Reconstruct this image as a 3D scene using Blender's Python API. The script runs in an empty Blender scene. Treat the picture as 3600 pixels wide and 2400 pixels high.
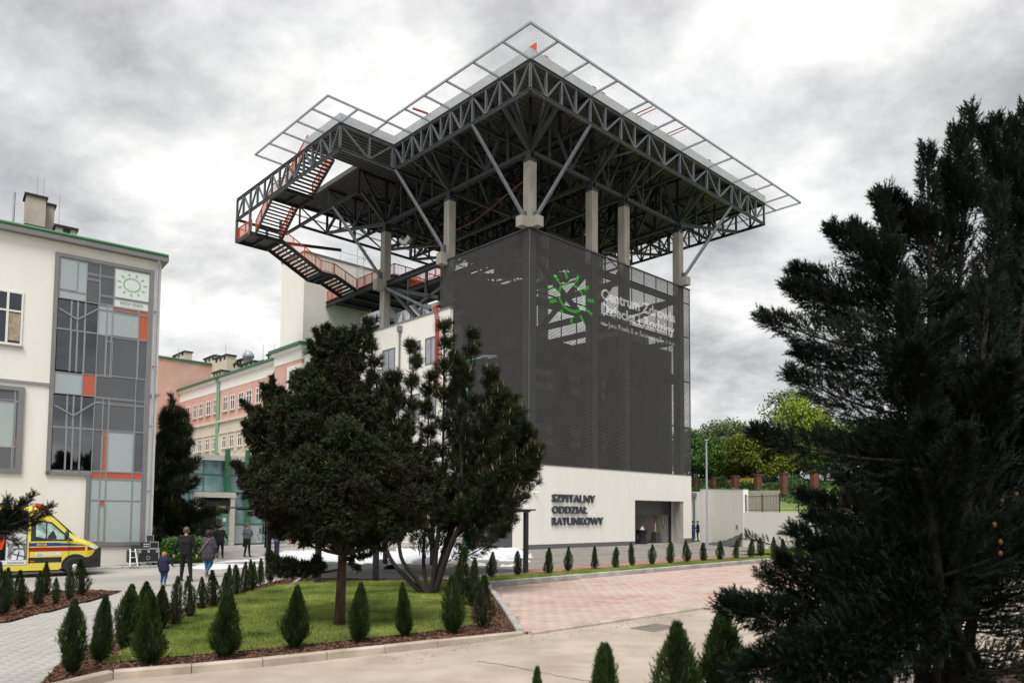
import bpy, bmesh, math, random
import numpy as np
from mathutils import Vector, Matrix, Euler
from mathutils.geometry import tessellate_polygon
R = math.radians
random.seed(7); rng = np.random.default_rng(7)
scn = bpy.context.scene
col = scn.collection
# ---------------------------------------------------------------- camera
CF, CPIT, CROL, CSH, CH = 2547.5871, .0586, -.0068, 454.0, 2.35
cd = bpy.data.cameras.new('camera'); cam = bpy.data.objects.new('camera', cd); col.objects.link(cam)
cd.sensor_fit = 'HORIZONTAL'; cd.sensor_width = 36; cd.lens = CF / 100; cd.shift_y = CSH / 3600
cd.dof.use_dof = True; cd.dof.focus_distance = 46; cd.dof.aperture_fstop = 1.8; cd.clip_start = .1; cd.clip_end = 3000
cam.matrix_world = Matrix.Translation((0, 0, CH)) @ Matrix.Rotation(math.pi / 2 + CPIT, 4, 'X') @ Matrix.Rotation(-CROL, 4, 'Z')
scn.camera = cam
# ---------------------------------------------------------------- light
SUN_AZ, SUN_EL = R(188), R(60)          # azimuth clockwise from +Y (the view direction)
w = bpy.data.worlds.new('World'); scn.world = w; w.use_nodes = True
nt = w.node_tree; nt.nodes.clear()
def N(t, **k):
    n = nt.nodes.new(t)
    for a, b in k.items():
        if a.startswith('i_'):
            key = a[2:]; n.inputs[int(key) if key.isdigit() else key].default_value = b
        else: setattr(n, a, b)
    return n
L = lambda a, b: nt.links.new(a, b)
sky = N('ShaderNodeTexSky', sky_type='NISHITA', sun_disc=False, sun_elevation=SUN_EL, sun_rotation=SUN_AZ)
tc = N('ShaderNodeTexCoord')
sp = N('ShaderNodeSeparateXYZ'); L(tc.outputs['Generated'], sp.inputs[0])
zz = N('ShaderNodeMath', operation='MAXIMUM', i_1=0.0); L(sp.outputs[2], zz.inputs[0])
za = N('ShaderNodeMath', operation='ADD', i_1=0.42); L(zz.outputs[0], za.inputs[0])
dx = N('ShaderNodeMath', operation='DIVIDE'); L(sp.outputs[0], dx.inputs[0]); L(za.outputs[0], dx.inputs[1])
dxm = N('ShaderNodeMath', operation='MULTIPLY', i_1=-1.0); L(dx.outputs[0], dxm.inputs[0])
dy = N('ShaderNodeMath', operation='DIVIDE'); L(sp.outputs[1], dy.inputs[0]); L(za.outputs[0], dy.inputs[1])
cv = N('ShaderNodeCombineXYZ', i_2=3.7); L(dxm.outputs[0], cv.inputs[0]); L(dy.outputs[0], cv.inputs[1])
mp = N('ShaderNodeMapping'); mp.inputs['Location'].default_value = (11.3, 8.9, 0); mp.inputs['Rotation'].default_value = (0, 0, R(-28)); mp.inputs['Scale'].default_value = (1.25, 1.5, 1)
L(cv.outputs[0], mp.inputs['Vector'])
n1 = N('ShaderNodeTexNoise', i_Scale=.9, i_Detail=10.0, i_Roughness=.55, i_Distortion=.12); L(mp.outputs[0], n1.inputs['Vector'])
n2 = N('ShaderNodeTexNoise', i_Scale=2.9, i_Detail=10.0, i_Roughness=.6, i_Distortion=.1); L(mp.outputs[0], n2.inputs['Vector'])
# brightness of the cloud deck: thin spots near the sun glow, thick spots are grey
r1 = N('ShaderNodeValToRGB'); e = r1.color_ramp
e.elements[0].position = .40; e.elements[0].color = (1.0, 1.0, .985, 1); e.elements[1].position = .62; e.elements[1].color = (.50, .51, .55, 1)
L(n1.outputs[0], r1.inputs[0])
r2 = N('ShaderNodeValToRGB'); e = r2.color_ramp
e.elements[0].position = .34; e.elements[0].color = (1.25, 1.25, 1.24, 1); e.elements[1].position = .66; e.elements[1].color = (.58, .585, .61, 1)
L(n2.outputs[0], r2.inputs[0])
mx = N('ShaderNodeMix', data_type='RGBA', blend_type='MULTIPLY'); mx.inputs[0].default_value = 1
L(r1.outputs[0], mx.inputs[6]); L(r2.outputs[0], mx.inputs[7])
# forward scattering: clouds between us and the sun are brighter (a physical lobe round the sun direction)
sd = (math.sin(SUN_AZ) * math.cos(SUN_EL), math.cos(SUN_AZ) * math.cos(SUN_EL), math.sin(SUN_EL))
dt = N('ShaderNodeVectorMath', operation='DOT_PRODUCT'); L(tc.outputs['Generated'], dt.inputs[0]); dt.inputs[1].default_value = sd
mr = N('ShaderNodeMapRange'); mr.inputs[1].default_value = .55; mr.inputs[2].default_value = 1; mr.inputs[3].default_value = 1; mr.inputs[4].default_value = 1.3
L(dt.outputs['Value'], mr.inputs[0])
sc = N('ShaderNodeVectorMath', operation='SCALE'); L(mx.outputs[2], sc.inputs[0]); L(mr.outputs[0], sc.inputs['Scale'])
sc2 = N('ShaderNodeVectorMath', operation='SCALE'); sc2.inputs['Scale'].default_value = 4.2; L(sc.outputs[0], sc2.inputs[0])
# rare openings in the deck show the sky itself
r3 = N('ShaderNodeValToRGB'); e = r3.color_ramp
e.elements[0].position = .30; e.elements[0].color = (.75, .75, .75, 1); e.elements[1].position = .36; e.elements[1].color = (1, 1, 1, 1)
L(n2.outputs[0], r3.inputs[0])
mk = N('ShaderNodeMix', data_type='RGBA'); L(r3.outputs[0], mk.inputs[0]); L(sky.outputs[0], mk.inputs[6]); L(sc2.outputs[0], mk.inputs[7])
bg = N('ShaderNodeBackground', i_Strength=.1); L(mk.outputs[2], bg.inputs[0])
wo = N('ShaderNodeOutputWorld'); L(bg.outputs[0], wo.inputs[0])
sl = bpy.data.lights.new('sun', 'SUN'); sl.energy = 1.5; sl.angle = R(30); sl.color = (1, .96, .9)
so = bpy.data.objects.new('sun', sl); col.objects.link(so); so.location = (20, 20, 60)
so.rotation_euler = Vector(sd).to_track_quat('Z', 'Y').to_euler()
scn.view_settings.view_transform = 'Standard'; scn.view_settings.look = 'None'
scn.view_settings.exposure = 1.25; scn.view_settings.gamma = 1; scn.view_settings.use_curve_mapping = False

# ---------------------------------------------------------------- helpers
TC = Vector((47.5963 * math.sin(.0226), 47.5963 * math.cos(.0226), 0)); TA = math.pi / 2 - .8098   # tower corner and direction of its right face
TM = Matrix.Translation(TC) @ Matrix.Rotation(TA, 4, 'Z')
def ray(px, py):
    X = px - 1800; Y = py - 1200 - CSH; cr, sr = math.cos(CROL), math.sin(CROL)
    U = cr * X + sr * Y; V = -sr * X + cr * Y; c, s = math.cos(CPIT), math.sin(CPIT)
    return Vector((U / CF, c + V / CF * s, s - V / CF * c))
def G(px, py, z=0.):                    # survey helper: a point on the level ground
    d = ray(px, py); t = (z - CH) / d.z; return Vector((d.x * t, d.y * t, z))
def D(px, py, y):                       # survey helper: a point at a known distance
    d = ray(px, py); t = y / d.y; return Vector((d.x * t, y, CH + d.z * t))
def T(a, b, z=0.): return TM @ Vector((a, b, z))
MATS = {}
def mat(name, c, rough=.8, metal=0., var=.12, scale=3., bump=0., bscale=40., spec=.5, c2=None, pos=True, detail=4., stretch=None, trans=0., alpha=None, coat=0.):
    if name in MATS: return MATS[name]
    m = bpy.data.materials.new(name); m.use_nodes = True; t = m.node_tree; b = t.nodes['Principled BSDF']
    b.inputs['Roughness'].default_value = rough; b.inputs['Metallic'].default_value = metal
    b.inputs['Specular IOR Level'].default_value = spec
    if coat: b.inputs['Coat Weight'].default_value = coat; b.inputs['Coat Roughness'].default_value = .05
    if trans: b.inputs['Transmission Weight'].default_value = trans
    geo = t.nodes.new('ShaderNodeNewGeometry'); v = geo.outputs['Position']
    if not pos:
        tcn = t.nodes.new('ShaderNodeTexCoord'); v = tcn.outputs['Object']
    if stretch:
        mpn = t.nodes.new('ShaderNodeMapping'); mpn.inputs['Scale'].default_value = stretch; t.links.new(v, mpn.inputs[0]); v = mpn.outputs[0]
    n = t.nodes.new('ShaderNodeTexNoise'); n.inputs['Scale'].default_value = scale; n.inputs['Detail'].default_value = detail; n.inputs['Roughness'].default_value = .6
    t.links.new(v, n.inputs['Vector'])
    r = t.nodes.new('ShaderNodeValToRGB'); r.color_ramp.elements[0].position = .3; r.color_ramp.elements[1].position = .7
    lo = [x * (1 - var) for x in c]; hi = [min(1, x * (1 + var)) for x in (c2 or c)]
    r.color_ramp.elements[0].color = (*lo, 1); r.color_ramp.elements[1].color = (*hi, 1)
    t.links.new(n.outputs[0], r.inputs[0]); t.links.new(r.outputs[0], b.inputs['Base Color'])
    if bump:
        n3 = t.nodes.new('ShaderNodeTexNoise'); n3.inputs['Scale'].default_value = bscale; n3.inputs['Detail'].default_value = 5
        t.links.new(v, n3.inputs['Vector'])
        bp = t.nodes.new('ShaderNodeBump'); bp.inputs['Strength'].default_value = bump; bp.inputs['Distance'].default_value = .02
        t.links.new(n3.outputs[0], bp.inputs['Height']); t.links.new(bp.outputs[0], b.inputs['Normal'])
    MATS[name] = m; return m
def tag(o, label=None, cat=None, group=None, kind=None):
    if label: o['label'] = label
    if cat: o['category'] = cat
    if group: o['group'] = group
    if kind: o['kind'] = kind
    return o
def empty(name, loc=(0, 0, 0), rz=0., label=None, cat=None, group=None, kind=None, M=None):
    o = bpy.data.objects.new(name, None); col.objects.link(o); o.empty_display_size = .2
    if M is not None: o.matrix_world = M
    else: o.location = loc; o.rotation_euler = (0, 0, rz)
    return tag(o, label, cat, group, kind)
def link(name, me, parent=None):
    o = bpy.data.objects.new(name, me); col.objects.link(o); o.parent = parent; return o
def copy_tree(o, parent=None):
    c = o.copy(); col.objects.link(c); c.parent = parent
    for ch in o.children:
        copy_tree(ch, c)
    return c
class MB:
    def __init__(s): s.v = []; s.f = []; s.m = []; s.cur = 0
    def add(s, vs, fs):
        k = len(s.v); s.v += [tuple(p) for p in vs]; s.f += [tuple(i + k for i in f) for f in fs]; s.m += [s.cur] * len(fs); return s
    def box(s, x0, x1, y0, y1, z0, z1):
        return s.add([(x0, y0, z0), (x1, y0, z0), (x1, y1, z0), (x0, y1, z0), (x0, y0, z1), (x1, y0, z1), (x1, y1, z1), (x0, y1, z1)],
                     [(0, 3, 2, 1), (4, 5, 6, 7), (0, 1, 5, 4), (1, 2, 6, 5), (2, 3, 7, 6), (3, 0, 4, 7)])
    def cham(s, x0, x1, y0, y1, z0, z1, c):       # box with chamfered top edges
        return s.add([(x0, y0, z0), (x1, y0, z0), (x1, y1, z0), (x0, y1, z0), (x0, y0, z1 - c), (x1, y0, z1 - c), (x1, y1, z1 - c), (x0, y1, z1 - c),
                      (x0 + c, y0 + c, z1), (x1 - c, y0 + c, z1), (x1 - c, y1 - c, z1), (x0 + c, y1 - c, z1)],
                     [(0, 1, 5, 4), (1, 2, 6, 5), (2, 3, 7, 6), (3, 0, 4, 7), (4, 5, 9, 8), (5, 6, 10, 9), (6, 7, 11, 10), (7, 4, 8, 11), (8, 9, 10, 11), (0, 3, 2, 1)])
    def beam(s, p, q, w, h=None, up=(0, 0, 1)):
        p = Vector(p); q = Vector(q); h = h or w; d = (q - p).normalized(); u = Vector(up)
        if abs(d.dot(u)) > .98: u = Vector((1, 0, 0))
        sx = d.cross(u).normalized() * w / 2; sz = sx.cross(d).normalized() * h / 2
        vs = [c + a * sx + b * sz for c in (p, q) for a, b in ((-1, -1), (1, -1), (1, 1), (-1, 1))]
        return s.add(vs, [(0, 1, 2, 3), (7, 6, 5, 4), (0, 4, 5, 1), (1, 5, 6, 2), (2, 6, 7, 3), (3, 7, 4, 0)])
    def ibeam(s, p, q, w, h, t=.03, up=(0, 0, 1)):
        p = Vector(p); q = Vector(q); d = (q - p).normalized(); u = Vector(up)
        if abs(d.dot(u)) > .98: u = Vector((1, 0, 0))
        sx = d.cross(u).normalized(); sz = sx.cross(d).normalized()
        o = sz * (h / 2 - t / 2)
        s.beam(p + o, q + o, w, t, up); s.beam(p - o, q - o, w, t, up); s.beam(p, q, t, h - 2 * t - .001, up); return s
    def tube(s, pts, r, n=6, cap=True):
        pts = [Vector(p) for p in pts]; rr = r if hasattr(r, '__len__') else [r] * len(pts); k = len(s.v); pd = None
        for i, p in enumerate(pts):
            d = (pts[min(i + 1, len(pts) - 1)] - pts[max(i - 1, 0)]).normalized()
            if pd is None:
                a = d.orthogonal().normalized()
            else: a = (a - a.dot(d) * d).normalized()
            pd = d; b = d.cross(a)
            for j in range(n):
                an = 2 * math.pi * j / n; s.v.append(tuple(p + rr[i] * (math.cos(an) * a + math.sin(an) * b)))
        for i in range(len(pts) - 1):
            for j in range(n):
                s.f.append((k + i * n + j, k + i * n + (j + 1) % n, k + (i + 1) * n + (j + 1) % n, k + (i + 1) * n + j)); s.m.append(s.cur)
        if cap:
            s.f.append(tuple(k + j for j in reversed(range(n)))); s.m.append(s.cur)
            e = k + (len(pts) - 1) * n; s.f.append(tuple(e + j for j in range(n))); s.m.append(s.cur)
        return s
    def lathe(s, prof, n=16, c=(0, 0, 0)):
        k = len(s.v)
        for r, z in prof:
            for j in range(n):
                a = 2 * math.pi * j / n; s.v.append((c[0] + r * math.cos(a), c[1] + r * math.sin(a), c[2] + z))
        for i in range(len(prof) - 1):
            for j in range(n):
                s.f.append((k + i * n + j, k + i * n + (j + 1) % n, k + (i + 1) * n + (j + 1) % n, k + (i + 1) * n + j)); s.m.append(s.cur)
        return s
    def prism(s, poly, d):                       # polygon (3D points) extruded by vector d
        k = len(poly); d = Vector(d); vs = [Vector(p) for p in poly] + [Vector(p) + d for p in poly]
        return s.add(vs, [tuple(range(k)), tuple(reversed(range(k, 2 * k)))] + [(i, i + k, (i + 1) % k + k, (i + 1) % k) for i in range(k)])
    def ball(s, c, r, n=10, m=6):
        rx, ry, rz = r if hasattr(r, '__len__') else (r, r, r); k = len(s.v)
        for i in range(m + 1):
            t = math.pi * i / m
            for j in range(n):
                a = 2 * math.pi * j / n; s.v.append((c[0] + rx * math.sin(t) * math.cos(a), c[1] + ry * math.sin(t) * math.sin(a), c[2] + rz * math.cos(t)))
        for i in range(m):
            for j in range(n):
                s.f.append((k + i * n + j, k + (i + 1) * n + j, k + (i + 1) * n + (j + 1) % n, k + i * n + (j + 1) % n)); s.m.append(s.cur)
        return s
    def mesh(s, name, mats, smooth=False, fixn=True):
        me = bpy.data.meshes.new(name); me.from_pydata(s.v, [], s.f)
        for x in (mats if isinstance(mats, (list, tuple)) else [mats]): me.materials.append(x)
        if isinstance(mats, (list, tuple)): me.polygons.foreach_set('material_index', s.m)
        if smooth: me.polygons.foreach_set('use_smooth', [True] * len(s.f))
        if fixn:
            bm = bmesh.new(); bm.from_mesh(me); bmesh.ops.recalc_face_normals(bm, faces=bm.faces); bm.to_mesh(me); bm.free()
        me.update(); return me
    def build(s, name, mats, parent=None, smooth=False): return link(name, s.mesh(name, mats, smooth), parent)
def box(name, b, m, parent=None): return MB().box(*b).build(name, m, parent)
def beam(name, p, q, w, h, m, parent=None, up=(0, 0, 1)): return MB().beam(p, q, w, h, up).build(name, m, parent)
def npmesh(name, verts, faces, mats, fmat=None, smooth=False):   # fast mesh from numpy (all faces same size)
    me = bpy.data.meshes.new(name); nv = len(verts); nf, k = faces.shape
    me.vertices.add(nv); me.vertices.foreach_set('co', np.ascontiguousarray(verts, dtype=np.float32).ravel())
    me.loops.add(nf * k); me.loops.foreach_set('vertex_index', np.ascontiguousarray(faces, dtype=np.int32).ravel())
    me.polygons.add(nf); me.polygons.foreach_set('loop_start', np.arange(0, nf * k, k, dtype=np.int32)); me.polygons.foreach_set('loop_total', np.full(nf, k, dtype=np.int32))
    for x in (mats if isinstance(mats, (list, tuple)) else [mats]): me.materials.append(x)
    if fmat is not None: me.polygons.foreach_set('material_index', np.ascontiguousarray(fmat, dtype=np.int32))
    if smooth: me.polygons.foreach_set('use_smooth', np.ones(nf, dtype=bool))
    me.update(calc_edges=True); return me
def inpoly(P, poly):
    P = np.asarray(P); x, y = P[:, 0], P[:, 1]; ins = np.zeros(len(P), bool); n = len(poly)
    for i in range(n):
        x1, y1 = poly[i][0], poly[i][1]; x2, y2 = poly[(i + 1) % n][0], poly[(i + 1) % n][1]
        c = ((y1 > y) != (y2 > y)); xi = (x2 - x1) * (y - y1) / ((y2 - y1) if y2 != y1 else 1e-9) + x1; ins ^= c & (x < xi)
    return ins
def sheet(name, poly, z, m, kind='structure', thick=0., label=None):
    vs = [(p[0], p[1], z) for p in poly]
    tris = tessellate_polygon([[Vector(v) for v in vs]]); ok = []
    for t in tris:
        a, b, c = (Vector(vs[i]) for i in t); ok.append(tuple(t) if (b - a).cross(c - a).z > 0 else tuple(reversed(t)))
    me = bpy.data.meshes.new(name); me.from_pydata(vs, [], ok)
    me.materials.append(m); o = link(name, me); return tag(o, kind=kind, label=label)
# ================================================================= GROUND
def pmix(name, c1, c2, ca, rough=.9, s1=.35, s2=9., bump=.25, dust=None, brick=None, grime=None):
    """ground material: two-tone noise, fine speckle, optional paver joints, optional dust patches"""
    m = mat(name, c1, rough, var=.1, scale=s1, c2=c2, bump=bump, bscale=s2 * 6, detail=8.)
    t = m.node_tree; b = t.nodes['Principled BSDF']; base = b.inputs['Base Color'].links[0].from_socket
    geo = t.nodes.new('ShaderNodeNewGeometry')
    def mixin(base, fac, colr, bt='MIX', amt=1.):
        x = t.nodes.new('ShaderNodeMix'); x.data_type = 'RGBA'; x.blend_type = bt
        if hasattr(fac, 'links') or hasattr(fac, 'is_output'): t.links.new(fac, x.inputs[0])
        else: x.inputs[0].default_value = fac
        t.links.new(base, x.inputs[6])
        if isinstance(colr, tuple): x.inputs[7].default_value = (*colr, 1)
        else: t.links.new(colr, x.inputs[7])
        return x.outputs[2]
    n = t.nodes.new('ShaderNodeTexNoise'); n.inputs['Scale'].default_value = s2 * 7; n.inputs['Detail'].default_value = 6; n.inputs['Roughness'].default_value = .75
    t.links.new(geo.outputs['Position'], n.inputs['Vector'])
    r = t.nodes.new('ShaderNodeValToRGB'); r.color_ramp.elements[0].position = .32; r.color_ramp.elements[0].color = (.72, .72, .72, 1); r.color_ramp.elements[1].position = .68; r.color_ramp.elements[1].color = (1.2, 1.2, 1.2, 1)
    t.links.new(n.outputs[0], r.inputs[0]); base = mixin(base, ca, r.outputs[0], 'MULTIPLY')
    if brick:
        mp_ = t.nodes.new('ShaderNodeMapping'); mp_.inputs['Rotation'].default_value = (0, 0, -TA + brick.get('rot', 0)); t.links.new(geo.outputs['Position'], mp_.inputs[0])
        bk = t.nodes.new('ShaderNodeTexBrick'); bk.inputs['Scale'].default_value = 1; bk.inputs['Brick Width'].default_value = brick['w']; bk.inputs['Row Height'].default_value = brick['h']
        bk.inputs['Mortar Size'].default_value = brick.get('j', .006); bk.inputs['Color1'].default_value = (1.12, 1.1, 1.08, 1); bk.inputs['Color2'].default_value = (.86, .86, .87, 1); bk.inputs['Mortar'].default_value = (.55, .53, .5, 1)
        t.links.new(mp_.outputs[0], bk.inputs['Vector']); base = mixin(base, brick.get('a', .8), bk.outputs[0], 'MULTIPLY')
    if dust:
        dc, dsc, lo, hi = dust
        n = t.nodes.new('ShaderNodeTexNoise'); n.inputs['Scale'].default_value = dsc; n.inputs['Detail'].default_value = 7; n.inputs['Roughness'].default_value = .62
        t.links.new(geo.outputs['Position'], n.inputs['Vector'])
        r = t.nodes.new('ShaderNodeMapRange'); r.inputs[1].default_value = lo; r.inputs[2].default_value = hi; t.links.new(n.outputs[0], r.inputs[0])
        base = mixin(base, r.outputs[0], dc)
    t.links.new(base, b.inputs['Base Color']); return m
M_road = pmix('dusty_road', (.40, .345, .28), (.49, .43, .355), .5, s1=.45, dust=((.29, .238, .185), .7, .42, .74))
M_yard = pmix('yard_concrete', (.31, .298, .28), (.39, .375, .355), .45, s1=.3, brick=dict(w=.4, h=.2, j=.008, a=.5), dust=((.20, .185, .165), .2, .55, .8))
M_front = pmix('grey_pavers', (.19, .178, .162), (.27, .25, .225), .5, s1=.5, brick=dict(w=.4, h=.2, j=.01, a=.8), dust=((.33, .31, .28), .7, .56, .75))
M_red = pmix('red_pavers', (.27, .125, .095), (.36, .19, .15), .5, s1=.6, brick=dict(w=.4, h=.2, j=.01, a=.8), dust=((.36, .29, .24), .8, .55, .72))
M_soil = pmix('mulch_soil', (.035, .018, .011), (.07, .034, .02), .8, s1=3., bump=.6)
M_turf = pmix('turf_soil', (.075, .10, .022), (.14, .17, .045), .7, s1=1.2, bump=.5)
M_dirt = pmix('ground_earth', (.12, .13, .05), (.2, .19, .09), .6, s1=.1)
M_kerb = mat('kerb_concrete', (.33, .315, .29), .9, var=.22, scale=2.2, bump=.3, bscale=60, c2=(.40, .385, .36), detail=8.)
M_kerbd = mat('dusty_kerb', (.38, .32, .25), .92, var=.25, scale=1.6, bump=.3, bscale=60, c2=(.44, .385, .315), detail=8.)
tag(sheet('ground', [(-900, -300), (900, -300), (900, 1200), (-900, 1200)], -.06, M_dirt), kind='structure')
Tp = lambda L_: [T(a, b) for a, b in L_]
# road in the foreground, running parallel to the tower
tag(sheet('road', Tp([(-75, -13), (-37, -17.5), (-31.2, -21.2), (-28.3, -22.3), (-25.8, -22.9), (-23.5, -23.2), (-10, -23.7), (60, -25.6), (60, -50), (-75, -50)]), 0, M_road))
yard_poly = Tp([(-75, -12.99), (-36.99, -17.99), (-31.19, -21.89), (-21.3, -10.1), (-18.5, -14.9), (8, -14.6), (45, -14.6), (45, 66), (-75, 66)])
sheet('courtyard', yard_poly, -.012, M_yard)
sheet('entrance_forecourt', Tp([(-18, -14.8), (14, -14.6), (14, -11.4), (30, -11.4), (30, -3), (19.8, 0), (-.5, 0), (-1, 8), (-11, 8), (-15, -4)]), -.006, M_front)
sheet('red_paving_strip', Tp([(-13, -14.7), (5.6, -14.7), (5.6, -11.7), (-13, -11.7)]), -.002, M_red)
# ---- pavers of the parking bays and of the path: real bricks with joints
def pavers(name, poly, z, w, h, mset, rot, near, kindlabel, colr, colr2, dustc, gap=.007, single=280, thick=.05):
    m_many = bpy.data.materials.new(name + '_mat'); m_one = bpy.data.materials.new(name + '_single_mat')
    for mm, src in ((m_many, 'attr'), (m_one, 'rand')):
        mm.use_nodes = True; t = mm.node_tree; b = t.nodes['Principled BSDF']; b.inputs['Roughness'].default_value = .9; b.inputs['Specular IOR Level'].default_value = .25
        if src == 'attr': s_ = t.nodes.new('ShaderNodeAttribute'); s_.attribute_name = 'tone'; so_ = s_.outputs['Fac']
        else: s_ = t.nodes.new('ShaderNodeObjectInfo'); so_ = s_.outputs['Random']
        r = t.nodes.new('ShaderNodeValToRGB'); r.color_ramp.elements[0].color = (*colr, 1); r.color_ramp.elements[1].color = (*colr2, 1)
        t.links.new(so_, r.inputs[0])
        geo = t.nodes.new('ShaderNodeNewGeometry'); n = t.nodes.new('ShaderNodeTexNoise'); n.inputs['Scale'].default_value = .55; n.inputs['Detail'].default_value = 9; n.inputs['Roughness'].default_value = .68; n.inputs['Distortion'].default_value = .6
        mp_ = t.nodes.new('ShaderNodeMapping'); mp_.inputs['Rotation'].default_value = (0, 0, -TA); mp_.inputs['Scale'].default_value = (.6, 1.3, 1); t.links.new(geo.outputs['Position'], mp_.inputs[0]); t.links.new(mp_.outputs[0], n.inputs['Vector'])
        mr_ = t.nodes.new('ShaderNodeMapRange'); mr_.inputs[1].default_value = .36; mr_.inputs[2].default_value = .72; t.links.new(n.outputs[0], mr_.inputs[0])
        x = t.nodes.new('ShaderNodeMix'); x.data_type = 'RGBA'; t.links.new(mr_.outputs[0], x.inputs[0]); t.links.new(r.outputs[0], x.inputs[6]); x.inputs[7].default_value = (*dustc, 1)
        n5 = t.nodes.new('ShaderNodeTexNoise'); n5.inputs['Scale'].default_value = 45; n5.inputs['Detail'].default_value = 5; t.links.new(geo.outputs['Position'], n5.inputs['Vector'])
        r5 = t.nodes.new('ShaderNodeMapRange'); r5.inputs[3].default_value = .75; r5.inputs[4].default_value = 1.25; t.links.new(n5.outputs[0], r5.inputs[0])
        x2 = t.nodes.new('ShaderNodeMix'); x2.data_type = 'RGBA'; x2.blend_type = 'MULTIPLY'; x2.inputs[0].default_value = 1; t.links.new(x.outputs[2], x2.inputs[6]); t.links.new(r5.outputs[0], x2.inputs[7])
        t.links.new(x2.outputs[2], b.inputs['Base Color'])
    P = np.array([(p[0], p[1]) for p in poly]); c, s = math.cos(rot), math.sin(rot); Rm = np.array([[c, s], [-s, c]]); Q = P @ Rm.T
    x0, y0 = Q.min(0); x1, y1 = Q.max(0); nx = int((x1 - x0) / w) + 2; ny = int((y1 - y0) / h) + 2
    ix, iy = np.meshgrid(np.arange(nx), np.arange(ny)); cx = x0 + (ix + .5 * (iy % 2)) * w; cy = y0 + iy * h
    cc = np.stack([cx.ravel(), cy.ravel()], 1); ok = inpoly(cc, Q); cc = cc[ok]
    wc = cc @ Rm; dist = np.hypot(wc[:, 0] - near[0], wc[:, 1] - near[1]); order = np.argsort(dist); cc = cc[order]; wc = wc[order]
    g_ = gap / 2; tz = rng.normal(0, .0012, len(cc))
    hw, hh = w / 2 - g_, h / 2 - g_; bev = .006
    tmpl = np.array([(-hw, -hh, -thick), (hw, -hh, -thick), (hw, hh, -thick), (-hw, hh, -thick), (-hw, -hh, -bev), (hw, -hh, -bev), (hw, hh, -bev), (-hw, hh, -bev), (-hw + bev, -hh + bev, 0), (hw - bev, -hh + bev, 0), (hw - bev, hh - bev, 0), (-hw + bev, hh - bev, 0)])
    tf_ = np.array([(0, 1, 5, 4), (1, 2, 6, 5), (2, 3, 7, 6), (3, 0, 4, 7), (4, 5, 9, 8), (5, 6, 10, 9), (6, 7, 11, 10), (7, 4, 8, 11), (8, 9, 10, 11)])
    root = empty(name, (0, 0, 0), kind='structure')
    one = npmesh('paver', tmpl, tf_, m_one)
    for i in range(min(single, len(cc))):
        o = link('paver', one, root); o.location = (wc[i, 0], wc[i, 1], z + tz[i]); o.rotation_euler = (rng.normal(0, .004), rng.normal(0, .004), rot)
    k = min(single, len(cc)); rest = cc[k:]; n = len(rest)
    V = np.repeat(tmpl[None], n, 0); V[:, :, 0] += rest[:, None, 0]; V[:, :, 1] += rest[:, None, 1]; V[:, :, 2] += z + tz[k:, None]
    XY = V[:, :, :2].reshape(-1, 2) @ Rm; VV = np.concatenate([XY, V[:, :, 2].reshape(-1, 1)], 1)
    F = (tf_[None] + np.arange(n)[:, None, None] * 12).reshape(-1, 4)
    me = npmesh('further_pavers', VV, F, m_many); at = me.attributes.new('tone', 'FLOAT', 'FACE'); at.data.foreach_set('value', np.repeat(rng.random(n), 9).astype(np.float32))
    tag(link('further_pavers', me, root), kind='stuff')
    sheet_o = sheet('bedding', [(p[0], p[1]) for p in poly], z - .012, mat('bedding_sand', (.30, .24, .19), .95, var=.2, scale=2)); sheet_o.parent = root; del sheet_o['kind']
    return root
park = Tp([(-23.55, -23.6), (-18.3, -16.85), (-10, -16.75), (7, -16.5), (12, -16.9), (40, -20), (40, -25.2), (10, -24.6), (-10, -23.95), (-16, -23.75)])
pavers('parking_bays', park, .06, .4, .2, None, TA, (1.5, 14), 'parking', (.39, .235, .205), (.48, .345, .30), (.50, .44, .38))
path = [G(*p) for p in [(150, 2440), (215, 2368), (330, 2290), (560, 2190), (800, 2112), (960, 2062), (1035, 2044), (820, 2060), (436, 2102), (253, 2155), (0, 2222), (-260, 2330), (-300, 2440)]]
pavers('footpath', path, .012, .3, .15, None, TA + R(14), (-6, 10.5), 'path', (.33, .32, .30), (.39, .378, .357), (.41, .395, .37), gap=.006)
# ---- kerbs, stone by stone
def kerb(name, pts, h, wd, m, sl_=1.0, z0=-.1, taper=None, side=1):
    root = empty(name, (0, 0, 0), kind='structure'); pts = [Vector((p[0], p[1], 0)) for p in pts]
    seg = [(pts[i + 1] - pts[i]).length for i in range(len(pts) - 1)]; tot = sum(seg)
    def at(s):
        for i, l in enumerate(seg):
            if s <= l or i == len(seg) - 1: return pts[i] + (pts[i + 1] - pts[i]) * min(s / l, 1.)
            s -= l
    n = max(1, round(tot / sl_)); hh = h if callable(h) else (lambda f: h)
    for i in range(n):
        p = at(tot * i / n); q = at(tot * (i + 1) / n); d = (q - p).normalized(); p = p + d * .006; q = q - d * .006; s_ = Vector((-d.y, d.x, 0)) * wd * side
        h0, h1 = hh(i / n) + random.gauss(0, .003), hh((i + 1) / n) + random.gauss(0, .003); c = .022
        vs = []
        for e, hz in ((p, h0), (q, h1)):
            for k, z in ((0, z0), (1, z0), (1, hz - c), (1 - c / wd, hz), (c / wd, hz), (0, hz - c)): vs.append((e + s_ * k + Vector((0, 0, z))))
        MB().add(vs, [(0, 1, 2, 3, 4, 5), (11, 10, 9, 8, 7, 6)] + [(j, j + 6, (j + 1) % 6 + 6, (j + 1) % 6) for j in range(6)]).build('kerb_stone', m, root)
    return root
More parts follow.
